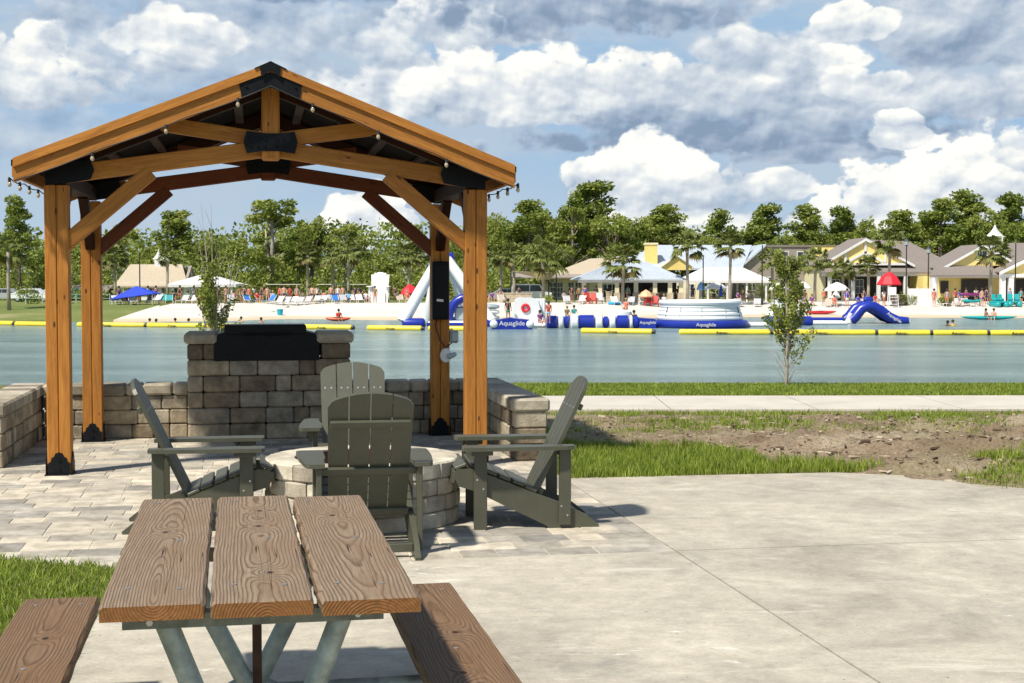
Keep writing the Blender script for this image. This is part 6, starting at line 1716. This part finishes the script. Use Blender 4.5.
# --- slide arch
D=116; o_=wl(879,D); T=empty('inflatable_slide',o_,'dark blue inflatable slide arch with a white sliding face','inflatable'); xx=lambda px: XX(px,D)-o_.x; zz=lambda py: ZZ(py,D)-WZ
out=[(846,.0),(851,zz(318)),(857,zz(309)),(862,zz(303)),(868,zz(301.3)),(876,zz(302)),(886,zz(308)),(896,zz(315)),(905,zz(319)),(911,zz(321)),(912,.0)]
inn=[(891,.0),(885,zz(318)),(879,zz(312.5)),(872,zz(310.5)),(866,zz(313)),(861,zz(320)),(857,.0)]
for y in (-.1,1.9):
    mb=MB(); cen=[(851,.2),(855,zz(317)),(861,zz(309)),(867,zz(306)),(873,zz(306.5)),(881,zz(311)),(889,zz(317)),(898,zz(321)),(908,zz(323))]
    mb.tube([(xx(a),y,max(z,.25)) for a,z in cen],[.42,.42,.42,.40,.42,.42,.40,.36,.28],14); part(mb,'side_tube',TB,T)
mb=MB(); pts=[(xx(a),z) for a,z in ((868,zz(302.5)),(876,zz(303)),(886,zz(309)),(896,zz(316)),(911,zz(321)))]
poly=pts+[(x,z-.28) for x,z in pts[::-1]]; mb.prism(poly,.1,1.7,'y'); part(mb,'slide_face',TW,T)
mb=MB(); mb.capsule((xx(866),.9,zz(300)),(xx(876),.9,zz(300)),.26); part(mb,'top_handle_tube',TB,T)
mb=MB(); mb.tube([(xx(848),-.15,.05),(xx(850.5),-.15,.85)],[.30,.16],12); part(mb,'white_foot',TW,T)
text('Aquaglide',.34,(xx(893),-.50,zz(317.5)),(R(90),R(33),0),MT['white'],T)

# ================================================================ people
def skin_mesh(name,V,E,Rd,root,sub=1):
    me=bpy.data.meshes.new(name); me.from_pydata(V,E,[]); o=bpy.data.objects.new(name,me); COL.objects.link(o)
    m=o.modifiers.new('s','SKIN'); m.use_smooth_shade=True
    sv=me.skin_vertices[0].data
    for i,r_ in enumerate(Rd): sv[i].radius=(r_ if hasattr(r_,'__len__') else (r_,r_)); sv[i].use_root=(i==root)
    s_=o.modifiers.new('u','SUBSURF'); s_.levels=sub; s_.render_levels=sub
    dg=bpy.context.evaluated_depsgraph_get(); out=bpy.data.meshes.new_from_object(o.evaluated_get(dg)); bpy.data.objects.remove(o)
    out.name=name; return out
def pose(kind):
    """joint positions, person faces -y"""
    J=dict(pel=(0,0,.95),sp=(0,0,1.12),ch=(0,.01,1.32),nk=(0,.0,1.47),hb=(0,-.01,1.55),hd=(0,-.025,1.66))
    for s_,n in ((-1,'l'),(1,'r')):
        J['sh'+n]=(s_*.17,.01,1.41);J['el'+n]=(s_*.24,.03,1.15);J['wr'+n]=(s_*.25,-.05,.92);J['ha'+n]=(s_*.25,-.08,.82)
        J['hp'+n]=(s_*.09,0,.90);J['kn'+n]=(s_*.11,-.02,.50);J['an'+n]=(s_*.12,.03,.09);J['to'+n]=(s_*.13,-.13,.04)
    if kind=='hips':
        J['ell']=(-.36,.06,1.18);J['wrl']=(-.20,-.04,1.02);J['hal']=(-.14,-.09,1.0);J['elr']=(.36,.06,1.18);J['wrr']=(.20,-.04,1.02);J['har']=(.14,-.09,1.0)
    if kind=='walk':
        J['knl']=(-.1,-.22,.54);J['anl']=(-.1,-.12,.12);J['tol']=(-.1,-.28,.06);J['anr']=(.1,.28,.15);J['tor']=(.1,.18,.04);J['knr']=(.1,.06,.5)
        J['ell']=(-.23,.16,1.17);J['wrl']=(-.2,.12,.94);J['hal']=(-.2,.08,.86);J['elr']=(.22,-.12,1.17);J['wrr']=(.2,-.30,1.02);J['har']=(.2,-.38,1.0)
    if kind=='sit':
        for k in list(J): x,y,z=J[k]; J[k]=(x,y+.0,z-.50)
        for s_,n in ((-1,'l'),(1,'r')):
            J['kn'+n]=(s_*.14,-.42,.50);J['an'+n]=(s_*.14,-.46,.10);J['to'+n]=(s_*.14,-.62,.05);J['el'+n]=(s_*.26,-.08,.68);J['wr'+n]=(s_*.20,-.30,.58);J['ha'+n]=(s_*.18,-.38,.56)
    if kind=='float':
        for k in list(J): x,y,z=J[k]; J[k]=(x,y+.25*(1.4-z)*-1,z)
        for s_,n in ((-1,'l'),(1,'r')): J['el'+n]=(s_*.40,-.15,1.33);J['wr'+n]=(s_*.55,-.35,1.36);J['ha'+n]=(s_*.58,-.45,1.37)
    return J
RR=dict(pel=.135,sp=.12,ch=(.165,.115),nk=.055,hb=.06,hd=.098,sh=.062,el=.042,wr=.03,ha=(.035,.02),hp=.095,kn=.06,an=.04,to=.035)
def rad(k): return RR.get(k,RR.get(k[:2]))
def build_body(kind):
    J=pose(kind); ks=list(J); ix={k:i for i,k in enumerate(ks)}
    E=[('pel','sp'),('sp','ch'),('ch','nk'),('nk','hb'),('hb','hd')]
    for n in 'lr': E+=[('ch','sh'+n),('sh'+n,'el'+n),('el'+n,'wr'+n),('wr'+n,'ha'+n),('pel','hp'+n),('hp'+n,'kn'+n),('kn'+n,'an'+n),('an'+n,'to'+n)]
    body=skin_mesh('person',[J[k] for k in ks],[(ix[a],ix[b_]) for a,b_ in E],[rad(k) for k in ks],ix['pel'])
    # shorts
    V=[J['pel'],J['hpl'],tuple((a+b_)/2 for a,b_ in zip(J['hpl'],J['knl'])),J['hpr'],tuple((a+b_)/2 for a,b_ in zip(J['hpr'],J['knr'])),tuple(a+(b_-a)*.4 for a,b_ in zip(J['pel'],J['sp']))]
    sh=skin_mesh('shorts',V,[(5,0),(0,1),(1,2),(0,3),(3,4)],[.155,.115,.105,.115,.105,.145],0)
    V=[J['pel'],J['sp'],J['ch'],tuple(a+(b_-a)*.45 for a,b_ in zip(J['ch'],J['nk'])),J['shl'],tuple(a+(b_-a)*.6 for a,b_ in zip(J['shl'],J['ell'])),J['shr'],tuple(a+(b_-a)*.6 for a,b_ in zip(J['shr'],J['elr']))]
    st=skin_mesh('shirt',V,[(0,1),(1,2),(2,3),(2,4),(4,5),(2,6),(6,7)],[.15,.145,(.18,.135),.08,.085,.07,.085,.07],1)
    hx,hy,hz=J['hd']; mb=MB(); mb.ball((hx,hy+.022,hz+.022),.118,(1,1.0,1.05),8); hair=mb.mesh('hair',MT['dark'],True)
    mb=MB(); mb.ball((hx,hy+.055,hz-.10),.10,(1.0,.55,1.7),8); lh=mb.mesh('long_hair',MT['dark'],True)
    mb=MB()
    for s_ in (-1,1): mb.box((hx+s_*.035,hy-.098,hz+.0),(.025,.012,.014))
    mb.box((hx,hy-.112,hz-.025),(.022,.03,.035)); mb.box((hx,hy-.095,hz-.055),(.045,.012,.010)); fc=mb.mesh('face',MT['dark'])
    return dict(body=body,shorts=sh,shirt=st,hair=hair,long_hair=lh,face=fc)
SK={'l':plain('fair_skin',(.56,.32,.22),.6,0,.05,5),'m':plain('tanned_skin',(.42,.22,.13),.6,0,.05,5),'d':plain('dark_skin',(.11,.055,.035),.6,0,.05,5)}
HR={'b':plain('brown_hair',(.045,.025,.014),.7),'k':plain('black_hair',(.012,.010,.010),.7),'y':plain('blond_hair',(.36,.25,.11),.7)}
CLO={}
CD=dict(red=(.55,.03,.03),blue=(.015,.05,.5),navy=(.015,.025,.10),white=(.75,.75,.73),black=(.02,.02,.022),teal=(.02,.33,.33),green=(.02,.28,.18),pink=(.70,.22,.30),grey=(.32,.33,.34),orange=(.65,.2,.04),purple=(.16,.05,.25),yellow=(.75,.6,.08),coral=(.68,.16,.10),olive=(.18,.18,.08),lightblue=(.25,.5,.75))
def cloth(c_):
    if c_ not in CLO: CLO[c_]=plain(c_+'_cloth',CD[c_],.8,0,.12,8)
    return CLO[c_]
BODY={k:build_body(k) for k in ('stand','hips','walk','sit','float')}
def person(loc,kind,skin,hair,long_,top,bot,rz,label,sc=1,grp='people on the far beach'):
    B=BODY[kind]; o=mkobj('person',B['body']); o.location=loc; o.rotation_euler=(0,0,rz); o.scale=(sc,)*3
    tag(o,label,'person',grp)
    def ch_(n,me,mat):
        c_=mkobj(n,me,o)
        if len(me.materials)==0: me.materials.append(mat)
        c_.material_slots[0].link='OBJECT'; c_.material_slots[0].material=mat; return c_
    if len(B['body'].materials)==0: B['body'].materials.append(SK['l'])
    o.material_slots[0].link='OBJECT'; o.material_slots[0].material=SK[skin]
    ch_('hair',B['hair'],HR[hair]); 
    if long_: ch_('long_hair',B['long_hair'],HR[hair])
    ch_('face',B['face'],HR['k'])
    if top: ch_('shirt',B['shirt'],cloth(top))
    if bot: ch_('shorts',B['shorts'],cloth(bot))
    return o
PP=[ # px, D, pose, skin, hair, long, top, bottom, turn, scale, label
(119,143,'stand','m','b',0,'navy','blue',.4,1,'person in a navy top standing under the left side of the blue canopy'),
(124,142,'sit','l','y',1,'pink','white',.9,1,'person in pink sitting under the blue canopy'),
(148,144,'walk','l','b',0,'white','teal',1.4,1,'person in a white top walking right of the blue canopy'),
(163,148,'sit','l','b',1,'teal','black',0,1,'person in a teal top sitting beside the palm by the tan roofed house'),
(173,148,'sit','m','k',0,'navy','navy',.5,1,'person in navy sitting left of the white canopy posts'),
(180,150,'stand','m','b',1,'black','coral',-.3,1.02,'woman in a black top and coral shorts standing under the white canopy'),
(205,147,'stand','l','y',0,'white','red',.2,.95,'person in a white shirt and red shorts in front of the white canopy'),
(226,149,'stand','l','b',0,None,'grey',.6,1,'shirtless man in grey shorts right of the bushy bank sapling'),
(240,149,'walk','m','k',0,None,'teal',1.2,1,'shirtless person walking left of the yellow green shrub'),
(244.5,148,'stand','l','b',1,'black','black',.2,1,'woman in a black swimsuit beside the yellow green shrub'),
(257,147.5,'sit','l','b',0,'red','blue',.5,1,'person in a red top sitting right of the dark blue lounger'),
(262,150,'stand','m','k',0,'black','navy',-.4,1.04,'tall person in black standing left of the white loungers'),
(267.5,150,'stand','l','b',0,None,'orange',.5,1,'shirtless man in orange shorts beside the person in black'),
(273,152,'sit','l','y',0,'lightblue','white',.3,1,'person in light blue sitting behind the white loungers'),
(280,152,'stand','l','b',0,'red','black',-.6,1,'person in a red top standing behind the loungers under the golf cart roofs'),
(284,151,'hips','l','b',0,None,'navy',.2,1.05,'shirtless man with hands on hips behind the loungers'),
(290,151.5,'stand','m','k',0,'red','red',.4,1,'person dressed all in red right of the shirtless man with hands on hips'),
(308.5,152,'stand','l','b',0,'green','green',.7,.95,'person in green next to the left palm'),
(312,151,'stand','l','b',0,None,'navy',-.3,1.03,'shirtless man in navy shorts right of the left palm'),
(317,152,'stand','l','k',0,'white','black',.5,1,'person in a white shirt between the left and middle palms'),
(331,151,'stand','l','b',0,None,'black',.1,1.05,'shirtless man in black shorts left of the middle palm'),
(338,153,'stand','l','y',1,'white','blue',-.4,1,'person in a white top and blue shorts right of the middle palm'),
(355,153,'stand','m','k',0,'navy','navy',.5,1,'person in navy left of the oversized white chair'),
(360,151,'walk','m','k',1,'navy','white',1.2,1,'person in a navy top and white shorts beside the oversized white chair'),
(375,147.5,'stand','m','b',0,'olive','coral',.0,1.0,'person in an olive top standing before the oversized white chair'),
(407,150,'sit','l','y',0,'coral','white',.4,1,'person in coral sitting under the red umbrella'),
(486,150,'sit','l','b',0,'grey','red',.4,1,'person in grey sitting just right of the front right post'),
(572,149,'stand','m','k',0,'black','olive',.3,1,'person in black standing below the cream house windows'),
(585,150.5,'stand','l','k',0,'blue','red',.2,1,'person in a bright blue shirt behind the red beach chairs'),
(596,152,'stand','d','k',0,'black','black',.2,1,'person in black behind the white beach chair'),
(628,151,'stand','l','k',0,'green','black',.5,1,'person in a green shirt right of the beach bar palm'),
(657,148.5,'sit','l','k',0,'lightblue','white',.4,1,'person in light blue sitting under the tan umbrella'),
(668,155,'stand','d','k',0,'navy','black',.4,1,'person in navy at the right of the bar counter'),
(678,155,'stand','m','k',0,'black','grey',-.4,1,'person in black and grey at the right end of the beach bar'),
(714,156,'sit','m','k',0,'navy','black',.4,1,'person in navy sitting under the white tent at the left'),
(738,156,'sit','l','b',1,'purple','black',.4,1,'person in purple sitting under the middle of the white tent'),
(748,156,'sit','m','b',0,'grey','navy',-.4,1,'person in grey sitting under the right of the white tent'),
(805,150,'stand','l','b',0,'coral','white',.2,.95,'person in coral standing under the second white umbrella'),
(834,148,'sit','l','b',0,'coral','coral',.2,1,'person in coral sitting under the small white umbrella'),
(847,146.5,'stand','l','k',0,'blue','white',.2,1.12,'large man in a bright blue shirt beside the wide white umbrella'),
(858,149,'sit','m','k',0,'blue','red',.4,1,'person in blue and red sitting behind the slide arch'),
(884,149,'stand','m','b',0,'white','coral',.4,1,'person in white under the left of the large red umbrella'),
(934,147.5,'stand','l','b',0,'coral','coral',.3,1.05,'person in coral standing in front of the white panel fence'),
(947,148.5,'stand','m','b',1,'grey','coral',-.4,1.0,'person in a grey top left of the kayak rack'),
(955,149.5,'stand','l','b',0,'red','black',.4,1,'person in a red top just left of the kayak rack'),
(959.5,147.2,'walk','l','b',0,'blue','blue',1.3,1,'person in blue leaning at the left end of the kayak rack'),
(982,147.2,'stand','l','b',0,None,'purple',.4,1.08,'shirtless man in purple shorts at the right end of the kayak rack'),
(986.5,149.8,'stand','m','k',0,'navy','navy',-.4,1.04,'person in navy behind the shirtless man at the kayak rack'),
(1010,149.6,'stand','l','y',0,'lightblue','white',.4,1.0,'person in light blue standing behind the teal pedal boats'),
]
PP+=[
(133,145,'sit','l','b',0,'white','navy',.4,1,'person in a white top sitting under the middle of the blue canopy'),
(139,144.5,'stand','m','b',0,None,'coral',.4,.9,'shirtless child sized person in coral at the right side of the blue canopy'),
(156,150,'stand','l','b',1,'purple','black',.2,1,'person in a purple top before the tan roofed house wall'),
(188,149,'sit','m','b',0,'green','black',.2,1,'person in green sitting in front of the white canopy posts'),
(194,151,'stand','d','k',0,'grey','black',.7,1,'person in grey under the middle of the white canopy'),
(199,148,'sit','l','y',1,'coral','coral',-.5,1,'person in coral sitting under the white canopy'),
(212,150,'stand','l','b',0,None,'blue',.3,1,'shirtless man in blue shorts behind the bushy bank sapling'),
(219,151,'stand','m','k',0,'black','black',.1,1,'person in black under the right end of the white canopy'),
(234,151,'sit','l','b',0,'pink','pink',.8,1,'person in pink sitting left of the yellow green shrub'),
(249,150.5,'stand','l','b',0,'coral','grey',.3,.95,'person in coral and grey behind the dark blue lounger'),
(254,152.5,'walk','d','k',0,'white','red',1.1,1,'person in white and red walking right of the yellow green shrub'),
(297,151,'stand','l','y',1,'grey','orange',.3,1,'blond person in a grey top and orange shorts left of the left palm'),
(303,149.5,'sit','m','b',0,'olive','grey',.4,1,'person in olive sitting before the left palm'),
(324,150,'sit','l','b',0,'red','navy',-.3,1,'person in red sitting left of the middle palm'),
(343,152,'stand','l','b',0,None,'green',.3,1,'shirtless man in green shorts left of the right palm'),
(348.5,149.2,'sit','d','k',0,'lightblue','navy',.3,1,'person in light blue sitting at the foot of the right palm'),
(366,150,'sit','l','b',0,'white','blue',.5,1,'person in white and blue sitting left of the oversized white chair legs'),
(395,151,'stand','m','k',0,'black','grey',.2,1,'person in black left of the red umbrella'),
(418,151.5,'stand','l','y',1,'coral','white',.3,1,'blond person in coral right of the red umbrella'),
(492,150,'sit','m','b',1,'purple','black',.3,1,'person in purple sitting second from the front right post'),
(500,151.2,'walk','l','b',0,'grey','navy',1.2,1,'person in grey walking by the second palm from the front right post'),
(519,153.3,'stand','m','k',0,'navy','black',.3,1,'person in navy at the stone retaining wall by the white van'),
(564,149.3,'sit','l','b',0,'grey','black',.4,1,'person in grey sitting left of the grey lounger by the cream house'),
(579,151,'stand','m','b',1,'olive','navy',-.3,1,'person in olive and navy near the cream house door'),
(608.5,154,'stand','d','k',0,'black','red',.3,1,'person in black and red beside the tan stone pillar'),
(620,156,'stand','m','k',0,'black','black',.6,1,'person in black in the shade left of the beach bar palm'),
(636,156.2,'stand','m','b',0,'navy','olive',-.5,1,'person in navy and olive at the left end of the bar counter'),
(651,156.2,'stand','l','b',0,'grey','navy',.2,1,'person in grey and navy before the middle of the bar counter'),
(664,148.6,'sit','l','y',0,'white','coral',.2,1,'person in white and coral sitting right of the tan umbrella'),
(693,158.8,'stand','m','k',0,'black','navy',.2,1,'person in black and navy at the left end of the white tent'),
(708,159,'sit','l','b',1,'white','grey',.2,1,'person in white sitting left of the closed blue umbrella'),
(727,160,'sit','m','b',0,'black','white',-.2,1,'person in black and white sitting right of the closed blue umbrella'),
(743,158.5,'stand','d','k',0,'olive','black',.2,1,'person in olive standing under the middle right of the white tent'),
(786,149.5,'sit','l','b',0,'lightblue','white',.2,1,'person in light blue sitting behind the bank sapling'),
(797,150.2,'sit','m','b',0,'pink','grey',.2,1,'person in pink and grey sitting just right of the bank sapling'),
(812,149.8,'sit','l','y',1,'purple','white',-.2,1,'blond person in purple sitting left of the thin palm'),
(824,150.2,'stand','m','k',0,'coral','olive',.2,1,'person in coral and olive left of the wide white umbrella'),
(864,149.8,'stand','l','b',0,'navy','navy',.4,1,'person in navy behind the top of the slide arch'),
(875,150.5,'sit','m','b',0,'red','white',.4,1,'person in red and white sitting left of the large red umbrella'),
(966,150.0,'stand','l','b',1,'black','coral',.3,1,'person in black and coral behind the middle of the kayak rack'),
(976,150.2,'stand','m','b',0,'white','navy',.3,1,'person in white and navy behind the right half of the kayak rack'),
(1021,148.8,'stand','l','b',0,'teal','black',.3,1,'person in a teal top nearest the right edge of the photo'),
]
for px,D,kd,sk,hr,ln,tp,bt,rz,sc_,lb in PP:
    person(on(px,D)+Vector((0,0,.03)),kd,sk,hr,ln,tp,bt,rz,lb,sc_)
# swimmers and people on floats
def swim(px,py,sk,hr,label,kind='stand',dz=-1.36,top=None):
    D=wd_(py); p=wl(px,D)+Vector((0,0,dz)); return person(p,kind,sk,hr,0,top,'navy',random.uniform(-1,1),label,1,'people in the lake')
for a in ((149.5,323.5,'l','b','left one of two swimmers close together in the water below the blue canopy'),(156,324,'m','b','right one of two swimmers close together below the blue canopy'),(175,323.2,'m','k','dark haired swimmer near the left beach, left of the next one'),(188.5,323.6,'m','k','dark haired swimmer in front of the white canopy'),(261,322.5,'m','k','lone dark haired swimmer left of the turquoise bin'),(241,321.5,'l','b','swimmer beside the tall block pillar'),(948,326,'d','k','dark haired swimmer below the second lamp post, left of a pair')):
    swim(*a)
swim(953,326,'l','b','swimmer in a yellow vest, right of a pair below the second lamp post','stand',-1.3,'yellow')
# small inflatable kayak with a person near the beach
p=gp(339,320); T=kayak('inflatable_kayak',wl(338,wd_(321)),MT['korange'],2.2,'orange red float carrying a person near the left beach')
person(wl(338.6,wd_(321))+Vector((0,0,-.25)),'sit','m','k',0,'red','red',.5,'person in a red life vest sitting on the orange red float',1,'people in the lake')
T=kayak('inflatable_kayak',wl(989,wd_(319.6)),MT['kteal'],5.0,'long pale teal float carrying two people near the right beach')
person(wl(986,wd_(319.6))+Vector((0,0,-.28)),'sit','m','b',1,None,'black',.6,'long haired person sitting on the left of the long teal float',1,'people in the lake')
person(wl(994,wd_(319.6))+Vector((0,0,-.28)),'sit','l','b',0,None,'coral',-.5,'bare shouldered person sitting on the right of the long teal float',1,'people in the lake')
def onf(px,D,z,kd,sk,hr,ln,tp,bt,rz,lb,sc_=1): person(Vector((XX(px,D),D,WZ+z)),kd,sk,hr,ln,tp,bt,rz,lb,sc_,'people on the inflatables')
onf(508,107.3,.34,'stand','m','k',0,'black','green',.4,'person in a black top and green shorts standing left of the white climbing block')
onf(540,106.9,.0,'sit','l','b',1,'purple','purple',.6,'person in purple sitting on the deck beside the white climbing block')
onf(548.5,104.2,.35,'stand','m','b',1,'red','lightblue',-.4,'person in red top and light blue shorts at the left end of the log course',.92)
onf(574,124.5,.05,'sit','m','b',0,'teal','olive',.2,'person sitting in the shallows behind the log course, second from the right')
onf(567,124.8,.0,'sit','l','y',0,'olive','grey',.4,'person sitting in the shallows behind the log course, at the left')
onf(634,106.6,.0,'sit','m','k',0,'black','navy',.4,'person in black sitting beside the blue frame of the log course')
onf(626,107.8,1.0,'sit','l','y',0,'coral','coral',-.4,'person in coral on top of the white drum of the log course',.9)
